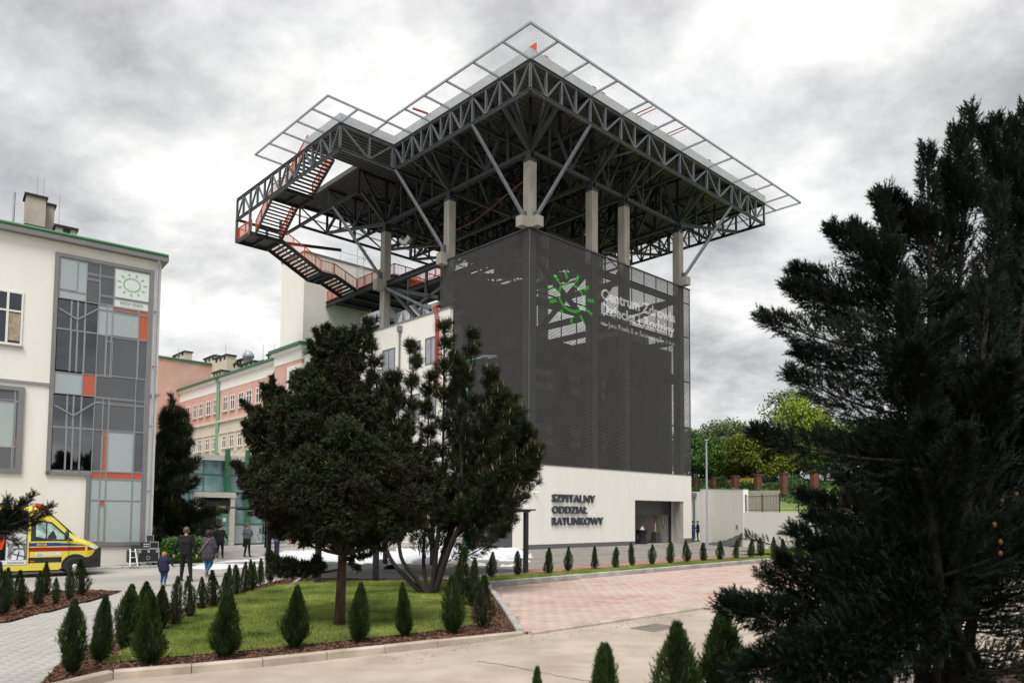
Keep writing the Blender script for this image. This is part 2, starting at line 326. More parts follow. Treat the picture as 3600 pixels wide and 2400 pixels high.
isl = [G(*p) for p in [(200, 2462), (300, 2420), (560, 2392), (800, 2372), (1100, 2335), (1350, 2304), (1520, 2282), (1700, 2258), (1800, 2242), (1848, 2233)]]
kerb('island_kerb', isl, lambda f: .13 if f < .8 else .13 - (f - .8) * .25, .14, M_kerbd, side=1)
kerb('bay_side_kerb', [G(1849, 2231), T(-21.5, -20.9), T(-18.35, -16.8)], .14, .15, M_kerb, side=1)
kerb('bay_front_kerb', Tp([(-23.5, -23.72), (-16, -23.88), (-10, -24.08), (10, -24.73), (40, -25.3)]), .065, .14, M_kerbd, side=1)
kerb('verge_kerb', Tp([(-18.4, -16.75), (-10, -16.65), (7, -16.4), (12, -16.8), (40, -19.9)]), .22, .15, M_kerb, side=1)
kerb('bed_kerb', [G(1020, 2088), G(1069, 2046)], .1, .12, M_kerb, .8)
WX = Vector((-15.774, 31.158, 0)); WA = .67; WD = Vector((math.cos(WA), math.sin(WA), 0)); WN = Vector((math.sin(WA), -math.cos(WA), 0))   # left wing frame edge, direction, outward normal
kerb('wing_kerb', [WX - WD * 9 + WN * 1.25, WX + WD * .6 + WN * 1.25, WX + WD * 3.2 + WN * .9, WX + WD * 8 + WN * 1.0], .1, .12, M_kerb)
sheet('wing_flower_bed', [WX - WD * 9 + WN * 1.13, WX + WD * .6 + WN * 1.13, WX + WD * .6 + WN * -.2, WX - WD * 9 - WN * .2], .06, M_soil)
# ---- planted island: mulch ring and lawn
mulch = [Vector((p.x, p.y + .1, 0)) for p in isl] + [T(-21.5, -20.75), T(-18.5, -16.75)] + [G(*p) for p in [(1600, 2045), (1069, 2046), (1010, 2052), (960, 2062), (800, 2112), (560, 2190), (330, 2290), (215, 2368), (150, 2440)]]
sheet('mulch_bed', mulch, .055, M_soil)
lawn = [G(*p) for p in [(367, 2368), (480, 2300), (597, 2238), (700, 2170), (826, 2118), (980, 2078), (1075, 2062), (1310, 2056), (1545, 2050), (1640, 2068), (1655, 2130), (1668, 2200), (1665, 2210), (1530, 2234), (1163, 2280), (765, 2325), (580, 2342)]]
sheet('lawn', lawn, .075, M_turf)
lbed = [G(*p) for p in [(-250, 2300), (0, 2219), (253, 2153), (436, 2099), (333, 2096), (200, 2100), (0, 2115), (-250, 2140)]]
sheet('mulch_bed', lbed, .03, M_soil)
verge = Tp([(-18.5, -16.6), (-10, -16.5), (7, -16.25), (12, -16.65), (40, -19.7), (40, -12), (14.5, -11.5), (6, -11.6), (5.7, -14.6), (-18.4, -15.0)])
sheet('grass_verge', verge, .17, M_turf)
nearv = [(-.6, 7.6), (3, 8.6), (14, 15.5), (40, 30), (40, -10), (-.6, -10)]
sheet('near_verge', nearv, .02, M_soil)
# ---- grass blades and bark chips
def blades(name, poly, z, dens, hgt, wid, m):
    P = np.array([(p[0], p[1]) for p in poly]); lo, hi = P.min(0), P.max(0); n = int((hi - lo).prod() * dens)
    X = rng.random((n, 2)) * (hi - lo) + lo; X = X[inpoly(X, P)]; n = len(X); a = rng.random(n) * 6.283; lean = rng.normal(0, .35, (n, 2)) * hgt; h = hgt * (.6 + .8 * rng.random(n))
    V = np.zeros((n, 3, 3)); dxy = np.stack([np.cos(a), np.sin(a)], 1) * wid / 2
    V[:, 0, :2] = X - dxy; V[:, 1, :2] = X + dxy; V[:, 2, :2] = X + lean; V[:, :2, 2] = z - .005; V[:, 2, 2] = z + h
    return tag(link(name, npmesh(name, V.reshape(-1, 3), np.arange(3 * n).reshape(-1, 3), m)), kind='stuff')
M_gr = mat('grass', (.085, .145, .02), .7, var=.3, scale=.7, c2=(.28, .33, .08), detail=6., spec=.2)
t_ = M_gr.node_tree; t_.nodes['Principled BSDF'].inputs['Subsurface Weight'].default_value = 0
tag(blades('lawn_grass', lawn, .075, 2300, .05, .012, M_gr), 'short mown green grass of the planted island', 'grass')
tag(blades('verge_grass', verge, .17, 900, .055, .016, M_gr), 'mown grass strip behind the parking kerb', 'grass')
def chips(name, poly, z, dens, m, size=.035):
    P = np.array([(p[0], p[1]) for p in poly]); lo, hi = P.min(0), P.max(0); n = int((hi - lo).prod() * dens)
    X = rng.random((n, 2)) * (hi - lo) + lo; X = X[inpoly(X, P)]; n = len(X)
    q = rng.normal(0, 1, (n, 2, 3)); a = q[:, 0]; a[:, 2] *= .35; a /= np.linalg.norm(a, axis=1, keepdims=True); b = np.cross(a, q[:, 1]); b /= np.linalg.norm(b, axis=1, keepdims=True)
    s = size * (.4 + rng.random(n))[:, None]; C3 = np.concatenate([X, (z + .004 + .018 * rng.random(n))[:, None]], 1)
    V = np.stack([C3 - a * s - b * s * .3, C3 + a * s - b * s * .25, C3 + a * s * .8 + b * s * .3, C3 - a * s * .9 + b * s * .3], 1)
    return tag(link(name, npmesh(name, V.reshape(-1, 3), np.arange(4 * n).reshape(-1, 4), m)), kind='stuff')
M_ch = mat('bark', (.05, .024, .014), .9, var=.5, scale=30, c2=(.17, .085, .05), detail=2.)
tag(chips('bark_mulch', mulch, .055, 420, M_ch), 'brown bark chips round the island lawn', 'mulch')
tag(chips('bark_mulch', lbed, .03, 420, M_ch), 'brown bark chips under the thujas beside the ambulance', 'mulch')
tag(chips('road_grit', Tp([(-27, -23.5), (-16, -23.95), (8, -24.7), (8, -25.6), (-16, -24.6), (-27, -24.2)]), .0, 70, mat('grit', (.20, .16, .12), .95, var=.5, scale=20, c2=(.36, .30, .24)), .016), 'loose grit lying along the flush kerb of the parking bays', 'grit')
# ---- drain grate and cracks in the road
gr = empty('drain_grate', G(2310, 2198, .004), TA, 'rectangular iron drain grate in the dusty road', 'drain grate')
M_iron = mat('cast_iron', (.26, .23, .20), .7, .2, var=.2, scale=12)
MB().box(-.45, .45, -.3, -.26, 0, .012).box(-.45, .45, .26, .3, 0, .012).box(-.45, -.41, -.26, .26, 0, .012).box(.41, .45, -.26, .26, 0, .012).box(-.41, .41, -.02, .02, 0, .012).build('frame', M_iron, gr)
box('pit', (-.41, .41, -.259, .259, -.003, .001), mat('drain_dark', (.03, .026, .022), .9), gr)
for i in range(11):
    for s in (-1, 1): box('bar', (-.395 + i * .075, -.36 + i * .075, .021 if s > 0 else -.259, .259 if s > 0 else -.021, .002, .011), M_iron, gr)
def crack(pts, m=mat('crack_fill', (.14, .115, .09), .95)):
    P = [G(*p) for p in pts]; mb = MB(); Q = []
    for i in range(len(P) - 1):
        for k in range(6):
            Q.append(P[i].lerp(P[i + 1], k / 6) + Vector((random.gauss(0, .012), random.gauss(0, .018), 0)))
    Q.append(P[-1]); wdt = [.006 + .012 * random.random() for _ in Q]
    for i in range(len(Q) - 1):
        mb.add([(Q[i].x, Q[i].y - wdt[i], .004), (Q[i + 1].x, Q[i + 1].y - wdt[i + 1], .004), (Q[i + 1].x, Q[i + 1].y + wdt[i + 1], .004), (Q[i].x, Q[i].y + wdt[i], .004)], [(0, 1, 2, 3)])
    o = mb.build('road_crack', m); tag(o, kind='structure')
crack([(1690, 2325), (1790, 2338), (1900, 2358), (1990, 2376), (2070, 2388), (2160, 2392)]); crack([(2900, 2330), (3050, 2310), (3200, 2312)]); crack([(2560, 2230), (2700, 2200), (2900, 2195)])
# ================================================================= EMERGENCY BUILDING, SCREEN, HELIPAD
M_white = mat('white_render', (.80, .785, .735), .9, var=.035, scale=1.3, stretch=(1, 1, .3), detail=8., bump=.12, bscale=90)
M_cream = mat('cream_render', (.79, .78, .73), .9, var=.035, scale=1.2, stretch=(1, 1, .3), detail=8., bump=.12, bscale=90)
M_plinth = mat('plinth_grey', (.12, .12, .125), .9, var=.15, scale=4)
M_steel = mat('dark_steel', (.036, .040, .045), .5, .25, var=.25, scale=2.)
M_steelL = mat('grey_steel', (.125, .137, .152), .5, .3, var=.2, scale=2.)
M_galv = mat('galvanised', (.36, .375, .43), .5, .25, var=.12, scale=3., bump=.05)
M_fascia = mat('fascia_sheet', (.50, .515, .53), .45, .35, var=.08, scale=2.)
M_conc = mat('column_concrete', (.30, .285, .255), .88, var=.22, scale=1.6, bump=.25, bscale=30, stretch=(1, 1, .35), detail=8.)
M_deck = mat('deck_sheet', (.115, .115, .108), .55, .3, var=.15, scale=1.5)
M_slat = mat('screen_slat', (.058, .057, .057), .6, .1, var=.12, scale=1.2)
M_grn = mat('green_print', (.06, .42, .03), .55, var=.05)
M_wht = mat('pale_print', (.62, .61, .62), .6, var=.05)
M_char = mat('charcoal_letter', (.045, .052, .062), .55, var=.1)
M_orange = mat('orange_paint', (.68, .10, .02), .5, var=.1)
M_red = mat('red_pipe_paint', (.30, .035, .025), .45, var=.12)
M_dark = mat('dark_interior', (.02, .021, .022), .8, var=.2)
M_glass = mat('window_glass', (.03, .038, .045), .06, var=.3, scale=.6, spec=.9)
M_frameW = mat('white_window_frame', (.75, .74, .70), .5, var=.04)
M_foil = mat('foil_duct', (.62, .64, .66), .28, .85, var=.12, scale=3., bump=.25, bscale=6)
def text_mesh(body, bold=.0, ext=.0):
    c = bpy.data.curves.new('t', 'FONT'); c.body = body; c.offset = bold; c.extrude = ext; c.resolution_u = 3
    o = bpy.data.objects.new('t', c); col.objects.link(o); dg = bpy.context.evaluated_depsgraph_get(); dg.update()
    me = bpy.data.meshes.new_from_object(o.evaluated_get(dg)); bpy.data.objects.remove(o); return me
def fit_text(body, x0, x1, z0, z1, y, bold=0., ext=0.):   # text standing in the X-Z plane, facing -Y, fitted to a rectangle; returns (verts, faces)
    me = text_mesh(body, bold, 0); v = np.array([p.co for p in me.vertices]); f = [tuple(p.vertices) for p in me.polygons]
    lo, hi = v.min(0), v.max(0); X = x0 + (v[:, 0] - lo[0]) / (hi[0] - lo[0]) * (x1 - x0); Z = z0 + (v[:, 1] - lo[1]) / (hi[1] - lo[1]) * (z1 - z0)
    bpy.data.meshes.remove(me); return [(a, y, b) for a, b in zip(X, Z)], f
def solid_text(name, body, x0, x1, z0, z1, y, depth, m, parent, bold=0.):
    v, f = fit_text(body, x0, x1, z0, z1, y, bold); bm = bmesh.new(); bv = [bm.verts.new(p) for p in v]
    for q in f:
        try: bm.faces.new([bv[i] for i in q])
        except ValueError: pass
    bmesh.ops.remove_doubles(bm, verts=bm.verts, dist=1e-5)
    if depth:
        r_ = bmesh.ops.extrude_face_region(bm, geom=bm.faces[:]); bmesh.ops.translate(bm, vec=(0, depth, 0), verts=[g for g in r_['geom'] if isinstance(g, bmesh.types.BMVert)])
    bmesh.ops.recalc_face_normals(bm, faces=bm.faces); me = bpy.data.meshes.new(name); bm.to_mesh(me); bm.free(); me.materials.append(m); return link(name, me, parent)
# ---- base of the tower
eb = empty('emergency_building', M=TM, label='white rendered base of the emergency tower with charcoal lettering and open garage bay', cat='building')
W_ = 19.36
box('wall', (.0, 11.54, 0, .35, .0, 5.6), M_white, eb); box('wall', (18.25, W_, 0, .35, 0, 5.6), M_white, eb); box('lintel', (11.54, 18.25, 0, .35, 3.43, 5.6), M_white, eb)
box('wall', (0, .35, .35, 1.49, 0, 5.6), M_white, eb); box('wall', (0, .35, 5.6, 9.9, 0, 5.6), M_white, eb); box('lintel', (0, .35, 1.49, 5.6, 3.36, 5.6), M_white, eb)
box('reveal', (18.25, 18.6, .35, 1.25, 0, 3.6), M_white, eb); box('reveal', (11.2, 11.54, .35, 1.25, 0, 3.6), M_white, eb); box('reveal_ceiling', (11.54, 18.25, .35, 1.25, 3.43, 3.6), M_white, eb)
box('wall', (W_ - .35, W_, .35, 9.9, 0, 5.6), M_white, eb)
box('plinth', (-.004, 11.54, -.004, .2, 0, .3), M_plinth, eb); box('plinth', (18.25, W_ + .004, -.004, .2, 0, .38), M_plinth, eb)
box('garage_door', (.2, .26, 1.49, 5.6, 0, 3.36), mat('roller_door', (.105, .105, .11), .5, .1, var=.08, scale=2, stretch=(1, 1, 8)), eb)
for k in range(11): box('door_rib', (.185, .2, 1.49, 5.6, .12 + k * .3, .14 + k * .3), M_plinth, eb)
box('roof_slab', (.05, W_ - .05, .36, 9.9, 5.45, 5.6), M_white, eb); MB().box(-.03, W_ + .03, -.03, .3, 5.602, 5.66).box(-.03, .3, .3, 9.9, 5.602, 5.66).build('coping', M_steelL, eb)
# open garage: rolled shutter, pale walls and floor inside
box('rolled_shutter', (11.54, 17.95, 1.25, 1.33, 2.3, 3.43), mat('shutter_grey', (.075, .078, .08), .5, .2, var=.08, stretch=(1, 1, 12)), eb)
box('garage_back_wall', (11.2, 18.6, 8, 8.2, 0, 3.6), M_white, eb); box('garage_side_wall', (18.26, 18.6, 1.26, 8, 0, 3.6), M_white, eb); box('garage_side_wall', (11.2, 11.52, 1.26, 8, 0, 3.6), M_white, eb)
box('garage_ceiling', (11.53, 18.25, 1.34, 8, 3.43, 3.6), M_white, eb); box('door_jamb', (17.95, 18.24, 1.26, 1.36, 0, 3.43), M_steel, eb)
MB().tube([(17.6, 1.45, 2.25), (17.5, 1.45, 1.5), (17.3, 1.45, 1.2), (17.1, 1.45, 1.5), (17.05, 1.45, 2.2)], .02, 5).build('chain', M_dark, eb)
for body, a1, z0, z1 in (('SZPITALNY', 6.73, 3.14, 3.68), ('ODDZIAŁ', 5.87, 2.36, 2.93), ('RATUNKOWY', 7.63, 1.57, 2.11)):
    if body == 'ODDZIAŁ': z1 = 2.88
    solid_text('lettering', body, 2.22, a1, z0, z1, -.13, .13, M_char, eb, bold=.022)
# ---- concrete and steel core seen through the screen
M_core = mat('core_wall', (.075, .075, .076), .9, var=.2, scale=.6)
co = empty('tower_core', M=TM, label='grey concrete core and steel frame behind the dark screen', cat='building')
box('wall', (1.61, 11.3, 1.8, 9.4, 5.6, 14.6), M_core, co); box('wall', (11.3, 19.25, 1.8, 9.4, 5.6, 16.4), M_core, co); box('wall', (.9, 1.6, 1.81, 9.4, 5.6, 18.6), M_core, co)
for a0, a1, z0, z1 in ((2.4, 4.2, 7.2, 9.0), (5.2, 7.2, 7.2, 9.0), (8.3, 10.2, 7.2, 9.0), (2.4, 4.2, 10.8, 12.6), (5.2, 7.2, 10.8, 12.6), (8.3, 10.2, 10.8, 12.6)):
    box('window', (a0, a1, 1.775, 1.8, z0, z1), M_glass, co)
for z in (13.6, 16.9, 20.4):
    for b in (.5, 9.1): MB().ibeam((.4, b, z), (18.2, b, z), .3, .42).build('floor_beam', M_steel, co)
    for a in (.5, 6.9, 10.75, 18.2): MB().ibeam((a, .6, z), (a, 9.1, z), .3, .42).build('floor_beam', M_steel, co)
for p, q in (((.5, .6, 13.8), (6.7, .6, 20.2)), ((6.9, .6, 16.2), (.8, .6, 20)), ((10.75, .6, 17), (18, .6, 20.3)), ((7, .6, 16.9), (10.6, .6, 21.2)), ((.6, 1, 18.6), (.6, 8.8, 20.2)), ((18.2, 1, 14), (18.2, 9, 20))):
    MB().beam(p, q, .28, .28).build('brace', M_steel, co)
box('landing_slab', (2, 6.4, 2, 8.6, 14.6, 14.9), M_core, co)
MB().box(12.5, 16.2, 2, 5, 16.4, 17.8).box(12.9, 13.9, 2.4, 3.4, 17.8, 18.8).build('ventilation_unit', M_galv, co)
# ---- slatted screen
scr = empty('facade_screen', M=TM, label='dark horizontal slat screen wrapped round the upper tower with green sun emblem', cat='screen')
Z0, Z1, PIT = 5.70, 21.42, .1; nsl = int((Z1 - Z0) / PIT); SH = .061
me = MB().add([(0, 0, 0), (W_, 0, 0), (W_, .02, 0), (.02, .02, 0), (.02, 9.67, 0), (0, 9.67, 0), (0, 0, SH), (W_, 0, SH), (W_, .02, SH), (.02, .02, SH), (.02, 9.67, SH), (0, 9.67, SH)],
              [(0, 1, 7, 6), (1, 2, 8, 7), (2, 3, 9, 8), (3, 4, 10, 9), (4, 5, 11, 10), (5, 0, 6, 11), (0, 3, 2, 1), (0, 5, 4, 3), (6, 7, 8, 9), (6, 9, 10, 11)]).mesh('slat', M_slat)
me_s = None
zs = [Z0 + i * PIT for i in range(nsl)]
for z in zs:
    o = link('slat', me, scr); o.location = (random.gauss(0, .0015), random.gauss(0, .0015), z)
for i in range(13): MB().box(i * W_ / 12 - .025, i * W_ / 12 + .025, .035, .10, Z0, Z1 + .1).build('mullion', M_steel, scr)
for i in range(1, 7): MB().box(.035, .10, i * 9.67 / 6 - .025, i * 9.67 / 6 + .025, Z0, Z1 + .1).build('mullion', M_steel, scr)
for z in (9.6, 13.5, 17.3, 20.2): MB().box(.11, W_, .105, .17, z, z + .1).box(.105, .17, .175, 9.67, z, z + .1).build('rail', M_steel, scr)
MB().box(-.02, .02, -.02, .02, Z0, Z1 + .05).build('corner_trim', M_steelL, scr)
MB().box(-.05, W_, -.05, .06, Z1, Z1 + .12).box(-.05, .06, .06, 9.67, Z1, Z1 + .12).build('top_rail', M_steel, scr)
# emblem and name: the parts of the print that fall on each slat
def band_print(name, verts, faces, m):
    bm0 = bmesh.new(); bv = [bm0.verts.new(p) for p in verts]
    for q in faces:
        try: bm0.faces.new([bv[i] for i in q])
        except ValueError: pass
    zmin = min(v[2] for v in verts); zmax = max(v[2] for v in verts); V = []; F = []
    for z in zs:
        if z + SH < zmin or z > zmax: continue
        b = bm0.copy()
        for c_, n_ in ((z, (0, 0, -1)), (z + SH, (0, 0, 1))):
            bmesh.ops.bisect_plane(b, geom=b.verts[:] + b.edges[:] + b.faces[:], dist=1e-5, plane_co=(0, 0, c_), plane_no=n_, clear_outer=True)
        b.verts.index_update(); k = len(V); V += [tuple(x.co) for x in b.verts]; F += [tuple(x.index + k for x in f.verts) for f in b.faces]; b.free()
    bm0.free()
    me = bpy.data.meshes.new(name); me.from_pydata(V, [], F); me.materials.append(m); return link(name, me, scr)
def ringmesh(cx, cz, rx, rz, th, y, n=48):
    v = []; f = []
    for i in range(n):
        a = 2 * math.pi * i / n
        for s in (0, 1): v.append((cx + (rx - s * th) * math.cos(a), y, cz + (rz - s * th) * math.sin(a)))
    for i in range(n): f.append((2 * i, 2 * i + 1, (2 * i + 3) % (2 * n), (2 * i + 2) % (2 * n)))
    return v, f
def sunmesh(cx, cz, rx, rz, th, r0, r1, wd, y, n=11, ph=.1):
    v, f = ringmesh(cx, cz, rx, rz, th, y); k0 = len(v)
    for i in range(n):
        a = 2 * math.pi * i / n + ph; d = Vector((math.cos(a), 0, math.sin(a) * rz / rx)); s = Vector((-d.z, 0, d.x)).normalized() * wd / 2; c = Vector((cx, y, cz)); k = len(v)
        v += [tuple(c + d * r0 * rx - s), tuple(c + d * r1 * rx - s), tuple(c + d * r1 * rx + s), tuple(c + d * r0 * rx + s)]; f.append((k, k + 1, k + 2, k + 3))
    return v, f
tag(band_print('emblem', *sunmesh(4.22, 17.6, 1.42, 1.06, .2, 1.22, 1.75, .24, -.006, 11, .14), M_grn), kind='stuff')
for body, x0, x1, z0, z1, bo in (('Centrum Zdrowia', 7.5, 17.12, 18.2, 19.05, .03), ('Dziecka i Rodziny', 7.5, 17.0, 16.88, 17.95, .03), ('im. Jana Pawła II w Sosnowcu Sp. z o.o.', 7.47, 17.1, 16.12, 16.66, .004)):
    v, f = fit_text(body, x0, x1, z0, z1, -.006, bo); tag(band_print('print', v, f, M_wht), kind='stuff')
# ---- helipad
hp = empty('helipad', M=TM, label='raised steel truss helipad with concrete columns and cantilevered safety net over the tower', cat='helipad')
E0, E1, F0, F1, AX = -2.315, 28.17, 12.75, 28.2, -7.08; ZB, ZT = 29.07, 30.93
NA = [-2.315, -.9, .56, 1.98, 3.48, 5.09, 6.9, 8.51, 10.28, 12.27, 14.38, 16.35, 18.38, 20.28, 22.34, 23.78, 25.14, 26.6, 28.17]
NBl = [-2.315, -.95, .49, 1.88, 3.28, 4.5, 5.66, 6.8, 7.99, 9.15, 10.32, 11.5, 12.75]
NBx = NBl + [14.6, 16.4, 18.2, 20.2, 22.2, 24.2, 26.2, 28.2]
def truss(P, nodes, axis, fixed, m, w=.16, first_major=0, chord=.2, posts=True):
    pt = (lambda s, z: (s, fixed, z)) if axis == 'a' else (lambda s, z: (fixed, s, z))
    s0, s1 = nodes[0], nodes[-1]
    MB().ibeam(pt(s0 - chord / 2, ZT), pt(s1 + chord / 2, ZT), chord, chord, .025).build('top_chord', m, P); MB().ibeam(pt(s0 - chord / 2, ZB), pt(s1 + chord / 2, ZB), chord, chord, .025).build('bottom_chord', m, P)
    for i, s in enumerate(nodes):
        if posts: MB().ibeam(pt(s, ZB + .1), pt(s, ZT - .1), w, w, .02, (1, 0, 0) if axis == 'b' else (0, 1, 0)).build('post', m, P)
        if i + 1 < len(nodes):
            t = nodes[i + 1]; mj = i % 2 == first_major
            a_, b_ = (s, t) if mj else (t, s)     # from the top of a major node down to the foot of a minor one
            MB().beam(pt(a_ + (.1 if b_ > a_ else -.1), ZT - .12), pt(b_ - (.08 if b_ > a_ else -.08), ZB + .12), w * .8, w * .8).build('diagonal', m, P)
truss(hp, NA, 'a', E0, M_steelL); truss(hp, NBl, 'b', E0, M_steelL); truss(hp, [AX, -4.6, E0 - .21], 'a', F0, M_steelL)
truss(hp, [12.75, 14.1, 15.5, 16.9, 18.3, 19.7, 21.1, 22.5, 23.9, 25.3, 26.7, 28.15, 29.6, 31.0], 'b', AX, M_steelL)
truss(hp, NBx, 'b', E1, M_steel, .14); truss(hp, NA[::2], 'a', F1, M_steel, .14)
NI = [-2.1, .56, 3.48, 6.9, 8.51, 10.28, 12.27, 14.38, 16.35, 18.38, 20.28, 22.34, 25.14, 27.95]
for b in (3.28, 7.99, 12.6, 18.2, 23.2): truss(hp, NI, 'a', b, M_steel, .15)
for a in (3.48, 6.9, 10.28, 14.38, 18.38, 22.34): truss(hp, [-2.1, .5, 3.1, 5.66, 7.8, 10.32, 12.4, 15.4, 18.0, 20.6, 23.0, 25.6, 28.0], 'b', a, M_steel, .15)
for a0, b0, a1, b1 in ((3.48, 3.28, -2.2, -.9), (3.48, 3.28, -.9, -2.2), (3.48, 7.99, -2.2, 5.66), (3.48, 12.6, -2.2, 10.32), (6.9, 3.28, 8.5, -2.2), (14.38, 3.28, 12.27, -2.2), (22.34, 3.28, 20.28, -2.2), (22.34, 3.28, 28, 5.66)):
    MB().beam((a0, b0, ZB - .12), (a1, b1, ZB - .12), .14, .1).build('wind_brace', M_steelL, hp)
# deep girders over the column lines, tapering out to the deck edge
def girder(nodes, axis, fixed, lo=27.0, w=.2, c0=.4, c1=18.2):
    pt = (lambda s, z: (s, fixed, z)) if axis == 'a' else (lambda s, z: (fixed, s, z)); zb = lambda s: lo if c0 - .01 <= s <= c1 + .01 else (lo + (ZB - lo) * min(1, (c0 - s) / (c0 - nodes[0])) if s < c0 else lo + (ZB - lo) * min(1, (s - c1) / (nodes[-1] - c1)))
    for i, (s, t) in enumerate(zip(nodes[:-1], nodes[1:])):
        MB().beam(pt(s, zb(s)), pt(t, zb(t)), .24, .24).build('girder_chord', M_steel, hp)
        a_, b_ = (s, t) if i % 2 else (t, s); MB().beam(pt(a_, zb(a_) + .1), pt(b_, ZT - .15), w, w).build('girder_diagonal', M_steel, hp); MB().beam(pt(t, zb(t)), pt(t, ZT - .15), w * .8, w * .8).build('girder_post', M_steel, hp)
for b in (.4, 9.1, 17.8): girder([-2.1, .4, 2.3, 4.5, 6.9, 8.8, 10.75, 13.2, 15.7, 18.2, 21, 24.2, 28], 'a', b)
for a in (.4, 6.9, 10.75, 18.2): girder([-2.1, .4, 2.6, 4.8, 7.0, 9.1, 11.3, 13.4, 15.6, 17.8, 20.4, 23, 25.5, 28], 'b', a, c1=17.8)
# columns, steel heads, corbels, raking braces
for a, b in ((.4, .4), (.4, 9.1), (.4, 17.8), (6.9, .4), (10.75, .4), (18.2, .4), (18.2, 9.1), (18.2, 17.8), (6.9, 17.8), (10.75, 9.1), (18.2, 26.5)):
    c_ = MB().box(a - .32, a + .32, b - .32, b + .32, 0. if not (a < 1 and b < 1) else 5.6, 26.2).build('column', M_conc, hp)
    MB().ibeam((a, b, 26.2), (a, b, 27), .45, .45, .05).build('column_head', M_steel, hp); MB().box(a - .34, a + .34, b - .34, b + .34, 26.2, 26.42).build('cap_plate', M_steel, hp)
def rake(p, q):
    p = Vector(p); q = Vector(q); MB().tube([p, q], .14, 10).build('raking_brace', M_steelL, hp)
    MB().beam(p + Vector((0, 0, -.35)), p + Vector((0, 0, .3)), .3, .3).build('bracket', M_steelL, hp)
for b in (.4, 9.1, 17.8):
    box('corbel', (-.62, .08, b - .3, b + .3, 21.55 if b < 1 else 21.1, 22.25 if b < 1 else 22.0), M_conc, hp); rake((-.1, b + .1, 22.4), (E0, {0.4: 3.28, 9.1: 12.5, 17.8: 22.0}[b], 28.95))
for a in (.4, 18.2):
    box('corbel', (a - .3, a + .3, -.62, .08, 21.55, 22.25), M_conc, hp); rake((a + .15, -.1, 22.4), (3.48 if a < 1 else 22.3, E0, 28.95))
# corrugated deck, slab and fascia
def corrug(a0, a1, b0, b1, z, p=.42, h=.12):
    v = []; f = []; n = int((b1 - b0) / p)
    p = (b1 - b0) / n
    prof = []
    for i in range(n): prof += [(b0 + i * p, z), (b0 + (i + .42) * p, z), (b0 + (i + .52) * p, z + h), (b0 + (i + .9) * p, z + h)]
    prof.append((b1, z))
    for b, zz_ in prof: v += [(a0, b, zz_), (a1, b, zz_)]
    for i in range(len(prof) - 1): f.append((2 * i, 2 * i + 1, 2 * i + 3, 2 * i + 2))
    return v, f
for r_ in ((E0, E1, E0, F1), (AX, E0 - .01, F0, 18.0)):
    MB().add(*corrug(*r_, 31.06)).build('deck_sheet', M_deck, hp); box('deck_slab', (r_[0] + .05, r_[1] - .05, r_[2] + .05, r_[3] - .05, 31.21, 31.62), M_deck, hp)
k = .12
for b_ in ((E0 - k, E1 + k, E0 - k, E0 - k + .03), (E0 - k, E0 - k + .03, E0 - k + .03, F0), (AX - k, E0 - k, F0 - k, F0 - k + .03), (AX - k, AX - k + .03, F0 - k + .03, 18.), (E1 + k - .03, E1 + k, E0 - k + .03, F1 + k), (E0, E1 + k - .03, F1 + k - .03, F1 + k)):
    box('fascia', (*b_, 31.05, 31.72), M_fascia, hp)
# safety net
NW = 2.39; ZN = 31.07
def rib(p, q): MB().beam(p, q, .1, .13).build('net_rib', M_galv, hp)
for a in NA[::2]: rib((a, E0 - .1, ZN - .02), (a, E0 - NW, ZN))
for b in NBl[::2][:-1]: rib((E0 - .1, b, ZN - .02), (E0 - NW, b, ZN))
for b in (12.6, 14.9, 17.1, 19.4, 21.9): rib((AX - .1, b, ZN - .02), (AX - NW, b, ZN))
for a in (AX, -4.62): rib((a, F0 - .1, ZN - .02), (a, F0 - NW, ZN))
for b in NBx[::2]: rib((E1 + .1, b, ZN - .02), (E1 + NW, b, ZN))
for p, q in (((E0 - NW, E0 - NW), (E1 + NW, E0 - NW)), ((E0 - NW, E0 - NW), (E0 - NW, F0 - NW)), ((E0 - NW, F0 - NW), (AX - NW, F0 - NW)), ((AX - NW, F0 - NW), (AX - NW, 21.95)), ((E1 + NW, E0 - NW), (E1 + NW, F1)), ((-2, F1 + NW), (E1 + NW, F1 + NW))):
    MB().beam((*p, ZN + .02), (*q, ZN + .02), .1, .14).build('net_rail', M_galv, hp)
M_net = mat('net_wire', (.42, .42, .44), .5, .5, var=.05)
def net(a0, a1, b0, b1, s=.13, wd=.003):
    mb = MB(); z = ZN + .03
    for sg in (1, -1):
        c0 = (a0 + sg * b0) if sg > 0 else (a0 - b1); c1 = (a1 + b1) if sg > 0 else (a1 - b0); n = int((c1 - c0) / (s * 1.5))
        for i in range(1, n):
            c = c0 + (c1 - c0) * i / n     # a + sg*b = c
            pts = []
            for a in (a0, a1):
                b = sg * (c - a)
                if b0 - 1e-6 <= b <= b1 + 1e-6: pts.append((a, b))
            for b in (b0, b1):
                a = c - sg * b
                if a0 + 1e-6 < a < a1 - 1e-6: pts.append((a, b))
            if len(pts) >= 2:
                (x0, y0), (x1, y1) = pts[0], pts[-1]; d = Vector((x1 - x0, y1 - y0, 0)); 
                if d.length < .05: continue
                sd_ = Vector((-d.y, d.x, 0)).normalized() * wd
                P, Q = Vector((x0, y0, z)), Vector((x1, y1, z)); mb.add([P - sd_, Q - sd_, Q + sd_, P + sd_], [(0, 1, 2, 3)])
    tag(mb.build('net', M_net, hp), kind='stuff')
net(E0 - NW, E1 + NW, E0 - NW, E0); net(E0 - NW, E0, E0, F0 - NW); net(AX - NW, E0, F0 - NW, F0); net(AX - NW, AX, F0, 21.95); net(E1, E1 + NW, E0, F1)
